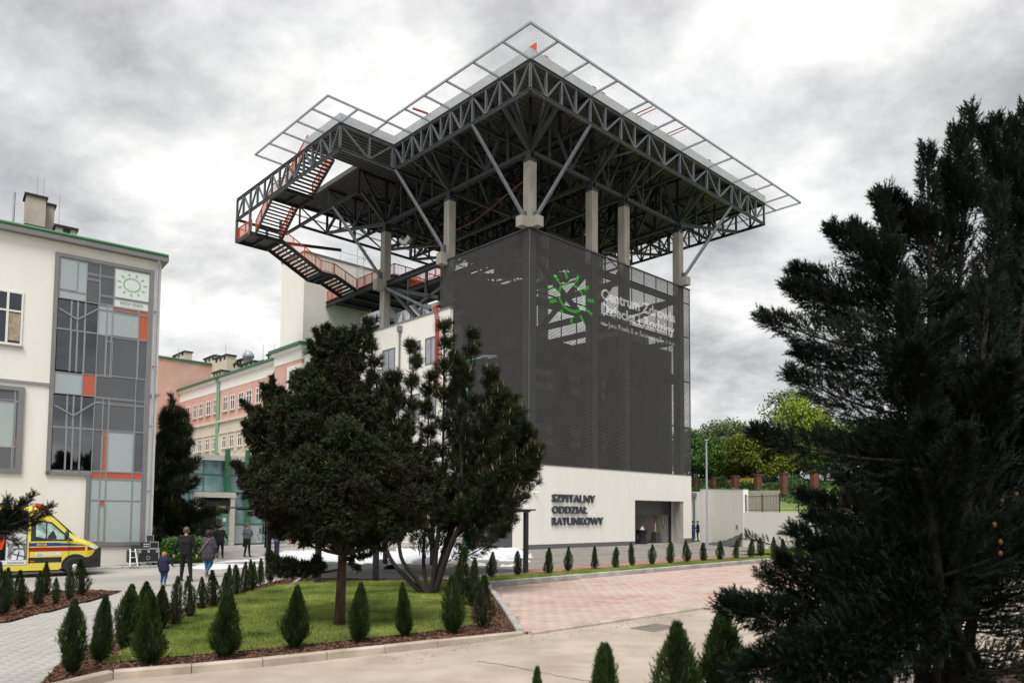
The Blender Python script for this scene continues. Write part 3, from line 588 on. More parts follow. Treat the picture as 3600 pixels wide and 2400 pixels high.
# signs and lamps on the deck edge
box('orange_plate', (E0 + .35, E0 + .4, E0 - .15, E0 + .5, 31.75, 32.25), M_orange, hp)
for a, b in ((-.9, E0), (3.9, E0), (4.9, E0), (11.2, E0), (18.8, E0), (26.4, E0)):
    MB().box(a - .18, a + .18, b - .06, b + .1, 31.72, 31.86).box(a - .03, a + .03, b - .02, b + .04, 31.5, 31.72).build('edge_lamp', M_red, hp)
for a in (8.6, 12.6): MB().beam((a, E0 - .1, 31.76), (a + .1, E0 - 1.5, 31.8), .06, .06).beam((a + .4, E0 - .1, 31.76), (a + .5, E0 - 1.5, 31.8), .05, .05).build('warning_bracket', M_red, hp)
MB().beam((E0 - .1, 8.3, 31.76), (E0 - 1.2, 8.7, 31.9), .12, .12).build('warning_bracket', M_red, hp)
# pipes under the deck
MB().tube([(1.0, 1.4, 25.6), (3.2, 9.5, 25.6), (3.4, 16, 25.6)], .055, 8).build('red_pipe', mat('dark_red_pipe', (.16, .022, .018), .45), hp)
MB().tube([(1.2, 16.6, 25.5), (1.25, 16.3, 25.2), (1.3, 15.9, 25.2), (1.35, 15.5, 25.5)], .32, 10).build('pipe_bend', M_foil, hp)
MB().tube([(13.8, 6, 28.4), (13.8, 6, 26.8), (13.4, 6.1, 26.5), (12.9, 6.2, 26.6)], .3, 10).build('pipe_bend', M_foil, hp)
# ---- walkway steel between the columns and the outer staircase
st = empty('outer_staircase', M=TM, label='dark steel staircase with orange railings hung from the helipad corner', cat='staircase')
def rail_seg(pts, h=1.05, sp=.16, par=st, nm='railing'):
    mb = MB(); pts = [Vector(p) for p in pts]
    for i in range(len(pts) - 1):
        p, q = pts[i], pts[i + 1]; up = Vector((0, 0, h)); n = max(2, int((q - p).length / sp))
        mb.beam(p + up, q + up, .07, .07); mb.beam(p + Vector((0, 0, .1)), q + Vector((0, 0, .1)), .06, .06)
        for k in range(n + 1):
            x = p.lerp(q, k / n); wd = .07 if k in (0, n) or k % 8 == 0 else .028; mb.beam(x + Vector((0, 0, .1)), x + up, wd, wd)
    return mb.build(nm, M_orange, par)
def flight(axis, s0, s1, t0, t1, z0, z1, n):          # steps from s0 to s1 along axis, spanning t0..t1 sideways
    f_ = (lambda s, t, z: (s, t, z)) if axis == 'a' else (lambda s, t, z: (t, s, z))
    for t in (t0, t1): MB().beam(f_(s0, t, z0 - .12), f_(s1, t, z1 - .12), .08, .34).build('stringer', M_steel, st)
    dr = (s1 - s0) / n
    for k in range(n):
        s = s0 + (k + .5) * dr; z = z0 + (k + .5) * (z1 - z0) / n; MB().beam(f_(s, t0 + .05, z), f_(s, t1 - .05, z), abs(dr) * .92, .05, (0, 0, 1)).build('tread', M_steel, st)
    for t in (t0, t1): rail_seg([f_(s0, t, z0), f_(s1, t, z1)])
def landing(a0, a1, b0, b1, z):
    mb = MB(); mb.box(a0, a1, b0, b1, z - .05, z)
    mb.beam((a0, b0 + .04, z - .2), (a1, b0 + .04, z - .2), .08, .28).beam((a0, b1 - .04, z - .2), (a1, b1 - .04, z - .2), .08, .28).beam((a0 + .04, b0, z - .2), (a0 + .04, b1, z - .2), .08, .28).beam((a1 - .04, b0, z - .2), (a1 - .04, b1, z - .2), .08, .28)
    mb.beam(((a0 + a1) / 2, b0, z - .2), ((a0 + a1) / 2, b1, z - .2), .1, .2); return mb.build('landing', M_steel, st)
landing(AX, -4.15, 28, 31, 27.2); flight('a', -4.15, -.1, 28.05, 30.9, 27.2, 25.25, 11); landing(-.1, 1.35, 28, 31, 25.25); flight('a', 1.35, 3.8, 28.05, 30.9, 25.25, 24.3, 6)
flight('b', 28, 24.9, -6.6, -4.2, 27.2, 29.4, 11); landing(-6.7, -4.1, 22.3, 24.9, 29.45); flight('b', 22.3, 18.7, -6.6, -4.2, 29.45, 31.5, 11)
rail_seg([(AX + .1, 28, 27.2), (AX + .1, 30.9, 27.2), (-4.2, 30.9, 27.2)]); rail_seg([(-.1, 28.05, 25.25), (1.35, 28.05, 25.25)]); rail_seg([(-6.6, 24.9, 29.45), (-6.6, 22.3, 29.45)])
for p in ((AX, 31), (AX, 28.15), (-4.2, 31), (-4.2, 28.15)): MB().beam((*p, 26.9), (*p, ZB), .2, .2).build('hanger', M_steelL, st)
MB().ibeam((AX, 31, ZB), (-2.3, 31, ZB), .2, .2).build('frame_beam', M_steel, st); MB().ibeam((-2.3, 18, ZB), (-2.3, 31, ZB), .2, .25).build('frame_beam', M_steel, st); MB().ibeam((-4.1, 31, 27.9), (3.0, 29.7, 28.5), .2, .25).build('frame_beam', M_steel, st)
# platform behind
pf = MB().box(3.8, 10.5, 21.5, 34.3, 24.2, 24.3).ibeam((3.8, 21.5, 24.0), (3.8, 34.3, 24.0), .25, .5).ibeam((10.4, 21.5, 24.0), (10.4, 34.3, 24.0), .25, .5)
for k in range(6): pf.ibeam((3.9, 22 + k * 2.4, 23.95), (10.3, 22 + k * 2.4, 23.95), .18, .35)
pf.build('platform', M_steel, st); rail_seg([(3.85, 27.9, 24.3), (3.85, 21.6, 24.3), (10.3, 21.6, 24.3)]); rail_seg([(3.85, 34.2, 24.3), (3.85, 31, 24.3)])
pf = MB().box(2.2, 8.5, 10.5, 17.0, 21.55, 21.65).ibeam((2.2, 10.5, 21.4), (2.2, 17.0, 21.4), .2, .4).ibeam((2.2, 16.9, 21.4), (8.5, 16.9, 21.4), .2, .4); pf.build('walkway', M_steel, st)
rail_seg([(2.2, 10.6, 21.65), (2.2, 16.9, 21.65), (8, 16.9, 21.65)], 1.1); MB().ibeam((2.2, 10.5, 22.9), (2.2, 18.2, 22.95), .2, .2).build('frame_beam', M_steel, st)
for b in (14.4, 16.9): MB().ibeam((2.2, b, 17.7), (2.2, b, 22.9), .2, .2).build('walkway_post', M_steelL, st)
fr = empty('bracing_frame', M=TM, label='dark steel beams and struts tying the bare concrete columns beside the screen', cat='steel frame')
MB().ibeam((.4, 9.42, 21.7), (.4, 17.5, 21.7), .3, .4).build('beam', M_steel, fr)
for p, q in (((.4, 17.5, 21.3), (.4, 10.3, 19.0)), ((.4, 16.7, 20.9), (.4, 13.3, 18.0)), ((.4, 9.5, 19.8), (.4, 13.2, 18.9))): MB().beam(p, q, .28, .28).build('strut', M_steel, fr)
MB().tube([(.1, 17.4, 21.3), (.1, 11, 18.1)], .13, 8).build('strut', M_steelL, fr)
# ================================================================= LEFT WING WITH PANEL FACADE
WM = Matrix.Translation(WX) @ Matrix.Rotation(WA, 4, 'Z'); WMi = WM.inverted()
def onW(px, py, y=0.):                    # survey helper: local (s, z) on a plane parallel to the wing front
    d = ray(px, py); o = WMi @ Vector((0, 0, CH)); e = WMi.to_3x3() @ d; t = (y - o.y) / e.y; p = o + e * t; return p.x, p.z
M_fr = mat('panel_frame', (.22, .215, .22), .5, .3, var=.06)
M_mul = mat('mullion', (.30, .305, .32), .45, .4, var=.05)
M_pl = mat('pale_panel', (.36, .42, .43), .12, var=.05, scale=.7, spec=.6)
M_pw = mat('white_panel', (.66, .72, .70), .15, var=.03)
M_pd = mat('dark_panel', (.105, .115, .125), .12, var=.12, scale=.7, spec=.6)
M_po = mat('orange_panel', (.46, .115, .055), .18, var=.06)
M_green = mat('green_gutter', (.065, .20, .10), .4, .1, var=.1)
M_roofg = mat('green_roof', (.06, .15, .09), .5, .2, var=.15)
M_chim = mat('chimney_render', (.42, .37, .33), .9, var=.12, scale=2)
def clear_glass(name, tint, refl=.12):
    m = bpy.data.materials.new(name); m.use_nodes = True; t = m.node_tree; t.nodes.clear()
    o = t.nodes.new('ShaderNodeOutputMaterial'); tr = t.nodes.new('ShaderNodeBsdfTransparent'); tr.inputs[0].default_value = (*tint, 1)
    gl = t.nodes.new('ShaderNodeBsdfGlossy'); gl.inputs['Roughness'].default_value = .03; fr_ = t.nodes.new('ShaderNodeFresnel'); fr_.inputs[0].default_value = 1.5
    ad = t.nodes.new('ShaderNodeMath'); ad.operation = 'ADD'; ad.inputs[1].default_value = refl; t.links.new(fr_.outputs[0], ad.inputs[0])
    x = t.nodes.new('ShaderNodeMixShader'); t.links.new(ad.outputs[0], x.inputs[0]); t.links.new(tr.outputs[0], x.inputs[1]); t.links.new(gl.outputs[0], x.inputs[2]); t.links.new(x.outputs[0], o.inputs[0]); MATS[name] = m; return m
M_cg = clear_glass('clear_glass', (.55, .62, .62), .16)
wg = empty('hospital_wing', M=WM, label='cream hospital wing with mosaic panel facade and green gutter behind the ambulance', cat='building')
SF, LG, FT, FM, FB = 13.26, 7.38, 12.79, 3.787, .909; S0, S1, SC = -3.62, -2.196, .343
for b_ in ((-16, S0, 0, .4, 0, FT), (S0, S1, 0, .4, 0, FM), (S1, 0, 0, .4, 0, FB), (0, SC, 0, .4, 0, FT), (-16, SC, 0, .4, FT, SF)): box('wall', b_, M_cream, wg)
box('wall', (SC - .4, SC, .4, 14, 0, SF), M_cream, wg); box('roof_slab', (-16, SC - .41, .41, 14, SF - .3, SF), M_cream, wg); box('wall', (-16, SC, 13.6, 14, 0, SF - .31), M_cream, wg)
box('ledge', (-16, S0 - .02, -.07, -.002, LG - .05, LG + .05), M_mul, wg); box('ledge', (.02, SC + .1, -.1, -.002, LG - .05, LG + .05), M_mul, wg)
def facade_frame(z, s0, s1, w, parent):
    pass
def F_(x, y, reg): return onW(x / 2.6133, y / 2.6133 + (780 if reg == 1 else 1350))
kinds = {'l': M_pl, 'd': M_pd, 'o': M_po, 'w': M_pw, 'g': M_cg}
PAN = """1l 538 392 675 685;1l 700 425 760 705;1l 527 688 760 780;1d 787 437 888 535;1d 905 460 1020 555;1d 785 545 885 585;1d 780 592 885 800;1d 903 562 1018 735;1d 900 742 1015 815;1w 1037 482 1338 782;1w 1030 762 1333 865;
1l 893 825 955 855;1l 975 830 1005 860;1l 890 868 950 1085;1l 970 875 1003 1088;1o 1025 842 1243 885;1o 1265 872 1330 903;1l 1020 888 1245 1115;1o 1262 917 1328 1128;1d 885 1097 945 1465;1d 965 1107 1000 1145;1d 962 1157 1000 1470;1d 1012 1117 1240 1480;1d 1255 1142 1320 1490;
2l 497 -50 735 148;2o 750 -35 857 160;2d 875 -28 1225 190;2d 1245 10 1312 205;2d 868 186 930 214;2d 948 192 985 224;2d 1000 197 1225 236;2d 1240 212 1308 245;2d 865 230 925 464;2d 945 237 980 470;2d 998 247 1222 478;2d 1238 260 1305 484;
2d 857 477 922 840;2o 945 482 972 520;2o 938 537 968 843;2l 985 492 1215 853;2d 1230 497 1300 850;2o 848 862 910 910;2o 928 864 965 912;2o 980 864 1208 914;2o 1225 866 1292 917;2l 843 927 905 1106;2l 925 930 960 1108;2l 978 932 1205 1110;2l 1222 934 1288 1110;
2l 838 1124 900 1488;2o 920 1122 955 1158;2l 918 1177 955 1488;2l 972 1124 1198 1488;2l 1215 1124 1282 1484;
2d -60 100 122 203;2d 138 132 168 212;2l -60 224 115 633;2d 135 232 165 570;2o 120 587 155 628;2d -60 647 103 835;2d 115 647 148 830;
1g 520 772 628 1038;1g 639 790 686 1042;1g 699 800 753 1050;1g 770 810 872 1068;1g 514 1050 622 1418;1g 634 1062 682 1424;1g 694 1068 748 1432;1g 762 1078 868 1446;
2g 490 158 597 443;2g 612 165 657 448;2g 669 170 728 452;2g 742 178 850 458;2g 485 460 590 832;2g 606 462 651 834;2g 664 466 720 836;2g 735 472 845 838""".replace('\n', '')
logo = None; GP = []
for q in PAN.split(';'):
    h, *c = q.split(); reg = int(h[0]); x0, y0, x1, y1 = map(float, c); s0, z1 = F_(x0, y0, reg); s1, z0 = F_(x1, y1, reg); k = h[1]; j = random.random() * .002; e = .02
    p = box('pane', (s0 - e, s1 + e, -.05 - j, -.038, z0 - e, z1 + e), kinds[k], wg)
    o_, i_ = .05, .016; y_ = -.068 - random.random() * .0008; yb = -.036
    mb = MB(); mb.box(s0 - o_, s1 + o_, y_, yb, z1 + i_, z1 + o_).box(s0 - o_, s1 + o_, y_, yb, z0 - o_, z0 - i_).box(s0 - o_, s0 - i_, y_, yb, z0 - i_, z1 + i_).box(s1 + i_, s1 + o_, y_, yb, z0 - i_, z1 + i_)
    if k != 'g': mb.build('pane_frame', M_mul, p)
    else: GP.append((s0, s1, z0, z1))
    if h == '1w' and logo is None: logo = (s0, s1, z0, z1)
    elif h == '1w': lt = (s0, s1, z0, z1)
for q in range(0, 16, 4):
    row_ = GP[q:q + 4]; zt_ = max(g_[3] for g_ in row_) + .03; zb_ = min(g_[2] for g_ in row_) - .03
    for a_, b_ in zip(row_[:-1], row_[1:]): box('glazing_mullion', ((a_[1] + b_[0]) / 2 - .03, (a_[1] + b_[0]) / 2 + .03, -.075, -.034, zb_, zt_), M_mul, wg)
for q in (0, 8):
    z_ = (min(g_[2] for g_ in GP[q:q + 4]) + max(g_[3] for g_ in GP[q + 4:q + 8])) / 2; box('glazing_transom', (GP[q][0] - .05, GP[q + 3][1] + .05, -.078, -.033, z_ - .03, z_ + .03), M_mul, wg)
# chevron bars over the upper glazing
for reg, pts in ((1, ((523, 855), (690, 955), (878, 855))), (2, ((490, 250), (663, 345), (850, 228)))):
    P = [F_(x, y, reg) for x, y in pts]
    for a, b in zip(P[:-1], P[1:]): beam('glazing_bar', (a[0], -.085, a[1]), (b[0], -.085, b[1]), .05, .05, M_mul, wg)
# backing board with openings left for the two glazed bays
gl, gr_ = F_(505, 1000, 1)[0] - .03, F_(880, 1000, 1)[0] + .03
zt1, zb1 = F_(600, 770, 1)[1], F_(700, 1450, 1)[1]; zt2, zb2 = F_(600, 150, 2)[1], F_(700, 845, 2)[1]
for b_ in ((gr_, -.01, -.036, .3, FB + .01, FT - .01), (S0 + .01, gr_, -.036, .3, zt1, FT - .01), (S0 + .01, gr_, -.036, .3, zt2, zb1), (S0 + .01, gl, -.036, .3, zb1, zt1), (S0 + .01, gl, -.036, .3, zb2, zt2), (S0 + .01, gr_, -.036, .3, FM + .01, zb2)):
    box('backing', b_, M_mul, wg)
# grey outer frame
w_ = .13
for b_ in ((S0 - .02, .02, FT - w_, FT + .02), (S0 - .02, S0 + w_, FM, FT - w_), (-w_, .02, FB - .02, FT - w_), (S0 - .02, S1 + w_, FM - .02, FM + w_ - .03), (S1 - .02, S1 + w_ - .02, FB - .02, FM - .02), (S1 + w_ - .02, -w_, FB - .02, FB + w_)):
    box('frame', (b_[0], b_[1], -.10, -.001, b_[2], b_[3]), M_fr, wg)
# second panelled window at the left edge
fa, fb_ = F_(222, 92, 2), F_(192, 880, 2)
box('frame', (-16, fb_[0], -.10, -.001, fa[1] - .16, fa[1]), M_fr, wg); box('frame', (-16, fb_[0], -.10, -.001, fb_[1], fb_[1] + .16), M_fr, wg); box('frame', (fb_[0] - .2, fb_[0], -.10, -.001, fb_[1] + .16, fa[1] - .16), M_fr, wg)
box('backing', (-8, fb_[0] - .2, -.036, -.002, fb_[1] + .16, fa[1] - .16), M_mul, wg)
# stairwell rooms behind the glass: dark walls, floor slabs, railings
for zt, zb, yl in ((zt1, zb1, 0), (zt2, zb2, 1)):
    mb = MB(); mb.box(gl - .3, gr_ + .3, 3, 3.1, zb, zt).box(gl - .3, gl - .2, .31, 3, zb, zt).box(gr_ + .2, gr_ + .3, .31, 3, zb, zt).box(gl - .19, gr_ + .19, .31, 2.99, zb - .2, zb - .02).box(gl - .19, gr_ + .19, .31, 2.99, zt + .02, zt + .2)
    mb.build('stairwell', mat('stairwell_wall', (.10, .105, .10), .9, var=.2), wg)
    zr = F_(600, 630, 2)[1] if yl else F_(600, 1215, 1)[1]
    mb = MB(); mb.beam((gl, .5, zr), (gr_, .5, zr), .05, .05)
    mb.build('handrail', mat('handrail_wood', (.40, .24, .07), .5), wg)
    mb = MB(); mb.beam((gl, .5, zr - .15), (gr_, .5, zr - .15), .03, .03)
    for k in range(19): mb.beam((gl + .03 + k * .105, .5, zb), (gl + .03 + k * .105, .5, zr - .15), .015, .015)
    mb.build('balusters', mat('baluster_green', (.22, .32, .2), .5), wg)
# emblem panel
cx, cz = (logo[0] + logo[1]) / 2, (logo[2] + logo[3]) / 2; M_lg = mat('emblem_green', (.22, .40, .24), .5, var=.05)
v, f = sunmesh(cx, cz, .345, .30, .05, 1.25, 1.66, .055, -.056, 11, .1); MB().add(v, f).build('emblem', M_lg, wg)
tw, th = lt[1] - lt[0], lt[3] - lt[2]; M_tx = mat('grey_print', (.10, .10, .11), .6)
for body, x0, x1, z0, z1 in (('Centrum Zdrowia', .17, .86, .60, .86), ('Dziecka i Rodziny', .17, .86, .30, .58), ('im. Jana Pawła II w Sosnowcu Sp. z o.o.', .17, .86, .12, .22)):
    v, f = fit_text(body, lt[0] + x0 * tw, lt[0] + x1 * tw, lt[2] + z0 * th, lt[2] + z1 * th, -.056, .01); tag(MB().add(v, f).build('print', M_tx, wg), kind='stuff')
# white casement at the upper left
o0, o1 = F_(200, 715, 1), F_(185, 1205, 1); sl_, z1_, z0_ = o0[0], o0[1], o1[1]; sl0 = sl_ - 1.62
wn = box('window', (sl0, sl_, -.012, -.002, z0_, z1_), M_glass, wg)
for b_ in ((sl0, sl_, z1_ - .07, z1_), (sl0, sl_, z0_, z0_ + .09), (sl0, sl0 + .07, z0_ + .09, z1_ - .07), (sl_ - .07, sl_, z0_ + .09, z1_ - .07), (sl0 + .45, sl0 + .53, z0_ + .09, z1_ - .07), (sl_ - .55, sl_ - .47, z0_ + .09, z1_ - .07)): box('window_frame', (b_[0], b_[1], -.04, -.013, b_[2], b_[3]), M_frameW, wn)
box('transom', (sl0 + .07, sl_ - .07, -.046, -.013, z0_ + (z1_ - z0_) * .62, z0_ + (z1_ - z0_) * .62 + .07), M_frameW, wn); box('blind', (sl_ - .46, sl_ - .08, -.0125, -.012, z0_ + .2, z0_ + (z1_ - z0_) * .6), mat('blind_tan', (.36, .30, .22), .8, var=.3, scale=6), wn)
box('sill', (sl0 - .05, sl_ + .05, -.1, -.001, z0_ - .05, z0_ - .002), M_mul, wn)
# eaves, gutter, roof, drainpipe
MB().box(-16, SC + .22, -.3, -.002, SF + .002, SF + .19).box(SC + .002, SC + .22, 0, 14, SF + .002, SF + .19).build('soffit', M_fr, wg)
MB().tube([(-16, -.27, SF + .27), (SC + .2, -.27, SF + .27)], .075, 8).build('gutter', M_green, wg)
MB().add([(-16, -.25, SF + .26), (SC + .22, -.25, SF + .26), (SC + .22, 14, SF + 1.0), (-16, 14, SF + 1.0), (-16, -.25, SF + .2), (SC + .22, -.25, SF + .2), (SC + .22, 14, SF + .2), (-16, 14, SF + .2)], [(0, 1, 2, 3), (4, 7, 6, 5), (0, 4, 5, 1), (1, 5, 6, 2), (2, 6, 7, 3), (3, 7, 4, 0)]).build('roof', M_roofg, wg)
dp = .17
MB().tube([(dp + .02, -.25, SF + .0), (dp, -.12, SF - .35), (dp, -.12, .05)], .055, 8).build('drainpipe', M_galv, wg)
for z in (3.2, 6, 8.6, 11): box('pipe_clip', (dp - .075, dp + .075, -.185, -.002, z, z + .04), M_galv, wg)
def chimney(parent, s0, s1, y0, y1, z0, z1, cap=.08, slots=False):
    c_ = box('chimney', (s0, s1, y0, y1, z0, z1), M_chim, parent); box('chimney_cap', (s0 - cap, s1 + cap, y0 - cap, y1 + cap, z1, z1 + .1), M_dark, c_)
    box('flashing', (s0 - .02, s1 + .02, y0 - .02, y1 + .02, z0, z0 + (z1 - z0) * .3), M_dark, c_)
    if slots: box('vent_slot', (s0 + (s1 - s0) * .35, s0 + (s1 - s0) * .7, y0 - .012, y0, z0 + (z1 - z0) * .55, z1 - .02), M_dark, c_)
for x0, x1, yt, yb, yl, sl2 in ((80, 150, 708, 820, 4., 0), (148, 180, 742, 828, 4.8, 0), (185, 258, 818, 850, 2.6, 1)):
    a0, zt = onW(x0, yt, yl); a1, _ = onW(x1, yt + (x1 - x0) * .18, yl); _, zb = onW((x0 + x1) / 2, yb, yl); chimney(wg, a0, a1, yl, yl + .9, zb - .5, zt, .07, sl2)
for x, yt, yb, r_ in ((38, 700, 805, .05), (119, 640, 705, .012), (142, 645, 705, .012), (198, 705, 820, .012)):
    s, zt = onW(x, yt, 4.2); _, zb = onW(x, yb, 4.2); MB().tube([(s, 4.2, zb - .6), (s, 4.2, zt)], r_, 6).build('flue' if r_ > .03 else 'lightning_rod', M_galv, wg)
# ================================================================= PINK BUILDING, ANNEX, ENTRANCE
def onA_(px, py, a):
    d = TM.inverted().to_3x3() @ ray(px, py); o = TM.inverted() @ Vector((0, 0, CH)); t = (a - o.x) / d.x; return o + d * t
def onB_(px, py, b):
    d = TM.inverted().to_3x3() @ ray(px, py); o = TM.inverted() @ Vector((0, 0, CH)); t = (b - o.y) / d.y; return o + d * t
M_pink = mat('pink_render', (.56, .33, .27), .9, var=.08, scale=.5, bump=.1, c2=(.60, .37, .31), detail=7.)
M_band = mat('beige_band', (.56, .51, .41), .9, var=.1, scale=.6, detail=7.)
M_grn2 = mat('green_paint', (.045, .17, .09), .45, .1, var=.1)
M_grn3 = mat('green_pipe_paint', (.17, .33, .23), .5, var=.1)
pk = empty('pink_building', M=TM, label='long pink and cream hospital block with rows of white windows', cat='building')
A0 = 1.8
box('wall', (A0, 14, 40.2, 70.3, 13.55, 17.3), M_pink, pk); box('lower_wall', (A0, 14, 40.2, 70.3, 0, 13.54), M_band, pk); box('parapet', (A0 - .03, 14, 40.2, 70.3, 17.31, 18.9), M_cream, pk)
box('cornice', (A0 - .25, A0 - .032, 40.2, 70.3, 18.5, 18.9), M_cream, pk); box('string_course', (A0 - .22, A0 - .002, 40.2, 70.3, 13.3, 13.6), M_band, pk); box('string_course', (A0 - .12, A0 - .002, 40.2, 70.3, 11.85, 12.0), M_band, pk)
MB().box(A0 - .55, 14.2, 40.2, 70.6, 18.91, 19.1).build('roof_edge', M_grn2, pk)
wb = [(68.08, 66.35), (65.06, 63.73), (62.97, 61.59), (60.49, 59.1), (58.24, 57.1), (55.16, 53.84), (52.96, 51.68), (50.57, 49.17), (48.4, 46.93), (45.82, 44.49), (43.62, 42.35)]
def window_a(parent, a, b0, b1, z0, z1, fm=M_frameW, gm=M_glass, cross=True, sill=True):   # window in a wall facing -a
    wq = box('window', (a - .02, a - .003, b0, b1, z0, z1), gm, parent); t = .11
    mb = MB(); mb.box(a - .07, a - .021, b0, b1, z1 - t, z1).box(a - .07, a - .021, b0, b1, z0, z0 + t).box(a - .07, a - .021, b0, b0 + t, z0 + t, z1 - t).box(a - .07, a - .021, b1 - t, b1, z0 + t, z1 - t)
    if cross: mb.box(a - .065, a - .021, (b0 + b1) / 2 - .06, (b0 + b1) / 2 + .06, z0 + t, z1 - t).box(a - .06, a - .021, b0 + t, b1 - t, z0 + (z1 - z0) * .62, z0 + (z1 - z0) * .62 + .09)
    mb.build('window_frame', fm, wq)
    if sill: box('sill', (a - .2, a - .004, b0 - .1, b1 + .1, z0 - .09, z0 - .004), M_band, wq)
for b1, b0 in wb:
    window_a(pk, A0, b0, b1, 14.58, 16.4); window_a(pk, A0, b0 + .05, b1 - .05, 10.02, 11.6); window_a(pk, A0, b0 + .05, b1 - .05, 5.5, 7.1)
for k in range(len(wb) - 1):
    bm_ = (wb[k][1] + wb[k + 1][0]) / 2; box('pilaster', (A0 - .1, A0 - .002, bm_ - .2, bm_ + .2, 9.5, 11.84), M_band, pk)
MB().tube([(A0 - .4, 56.9, 18.9), (A0 - .15, 56.75, 18.3), (A0 - .15, 56.75, 4)], .13, 8).build('downpipe', M_grn3, pk); MB().tube([(A0 - .4, 56.4, 18.9), (A0 - .15, 56.3, 18.3), (A0 - .15, 56.3, 4)], .13, 8).build('downpipe', M_grn3, pk)
# projecting corner bay and the lift tower over it
A1 = 1.2
box('bay_wall', (A1, 12, 34.0, 40.1, 0, 17.9), M_pink, pk); box('bay_parapet', (A1 - .05, 12, 33.95, 40.15, 17.91, 19.3), M_cream, pk); box('bay_cornice', (A1 - .3, 12, 33.7, 40.4, 18.95, 19.31), M_cream, pk)
MB().box(A1 - .55, 12, 33.45, 40.6, 19.32, 19.6).build('bay_roof_edge', M_grn2, pk)
box('window_surround', (A1 - .08, 2.9, 33.9, 37.0, 11.6, 17.45), M_cream, pk)
bw = box('bay_window', (A1 - .1, 2.3, 33.86, 36.4, 12.2, 16.9), M_glass, pk)
MB().box(A1 - .16, A1 + .12, 33.8, 34.1, 12.2, 16.9).box(A1 - .14, A1 - .101, 35.3, 35.45, 12.2, 16.9).box(A1 - .14, A1 - .101, 36.25, 36.4, 12.2, 16.9).box(1.6, 1.75, 33.80, 33.859, 12.2, 16.9).box(2.15, 2.3, 33.80, 33.859, 12.2, 16.9).box(A1 - .145, A1 - .101, 34.1, 36.25, 14.9, 15.05).build('window_frame', mat('green_frame', (.16, .30, .19), .5), bw)
box('lift_tower', (A1 + .02, 10.9, 33.9, 39.0, 19.61, 29.0), M_cream, pk); box('lift_tower_coping', (A1 - .08, 11.0, 33.8, 39.1, 29.01, 29.13), M_mul, pk)
mb = MB()
for z in (27.6, 28.6, 29.6, 30.6):
    mb.tube([(7.6 + .45 * math.cos(t * .5), 33.4 - .45 * abs(math.sin(t * .5)), z) for t in range(0, 7)], .03, 4)
for a in (7.2, 8.0): mb.tube([(a, 33.6, 24), (a, 33.6, 31)], .03, 4)
mb.tube([(5.5, 34.2, 29.1), (5.5, 34.2, 30.2), (9.5, 34.2, 30.2), (9.5, 34.2, 29.1)], .03, 4); mb.build('ladder_cage', M_galv, pk)
box('link_wall', (1.45, 12, 19.3, 33.9, 0, 18.3), M_cream, pk); MB().tube([(1.25, 19.4, 18.5), (1.25, 33.6, 18.5)], .14, 8).build('gutter', M_grn2, pk); box('link_roof', (1.4, 12, 19.3, 33.85, 18.31, 18.6), M_grn2, pk)
# far wing at the back
box('far_wing', (-14, A0 - .01, 70.31, 84, 0, 23.2), M_pink, pk); box('far_wing', (A0, 8, 70.31, 84, 0, 23.2), M_pink, pk); box('far_roof', (-14.3, 8.3, 70.1, 84, 23.21, 23.45), M_grn2, pk); box('far_band', (-14, -1.5, 70.25, 70.3, 21.6, 23.2), M_cream, pk)
def chim2(x0, x1, y0, y1, a, capd=True):
    p0 = onA_(500 + x0 / 1.8447, 1150 + y0 / 1.8447, a); p1 = onA_(500 + x1 / 1.8447, 1150 + y0 / 1.8447, a); zb = onA_(500 + (x0 + x1) / 2 / 1.8447, 1150 + y1 / 1.8447, a).z
    c_ = box('chimney', (a, a + 1.2, p1.y, p0.y, zb - 2, p0.z), M_band, pk); box('chimney_cap', (a - .15, a + 1.35, p1.y - .15, p0.y + .15, p0.z, p0.z + .2), M_dark, c_)
    for k in range(3): box('vent_slot', (a - .012, a, p1.y + (k + .3) * (p0.y - p1.y) / 3, p1.y + (k + .7) * (p0.y - p1.y) / 3, p0.z - .5, p0.z - .05), M_dark, c_)
for q in ((190, 265, 222, 262, 9), (392, 460, 240, 285, 6), (460, 538, 238, 335, 5), (545, 600, 285, 318, 6), (577, 640, 258, 300, 7), (450, 505, 330, 372, 3), (620, 715, 280, 295, 6), (725, 775, 262, 275, 6), (802, 855, 208, 245, 6)): chim2(*q)
p0 = onA_(500 + 678 / 1.8447, 1150 + 265 / 1.8447, 7); MB().lathe([(.55, -1), (.55, .8), (.75, .9), (.75, 1.3), (.5, 1.7), (.1, 1.9)], 14, p0).build('roof_ventilator', M_galv, pk, True)
for x, y0, y1 in ((225, 165, 215), (478, 195, 230), (531, 140, 300), (663, 170, 210), (774, 135, 235), (600, 210, 250), (845, 130, 195)):
    p = onA_(500 + x / 1.8447, 1150 + y0 / 1.8447, 6); q = onA_(500 + x / 1.8447, 1150 + y1 / 1.8447, 6); MB().tube([q, p], .035, 4).build('lightning_rod', M_galv, pk)
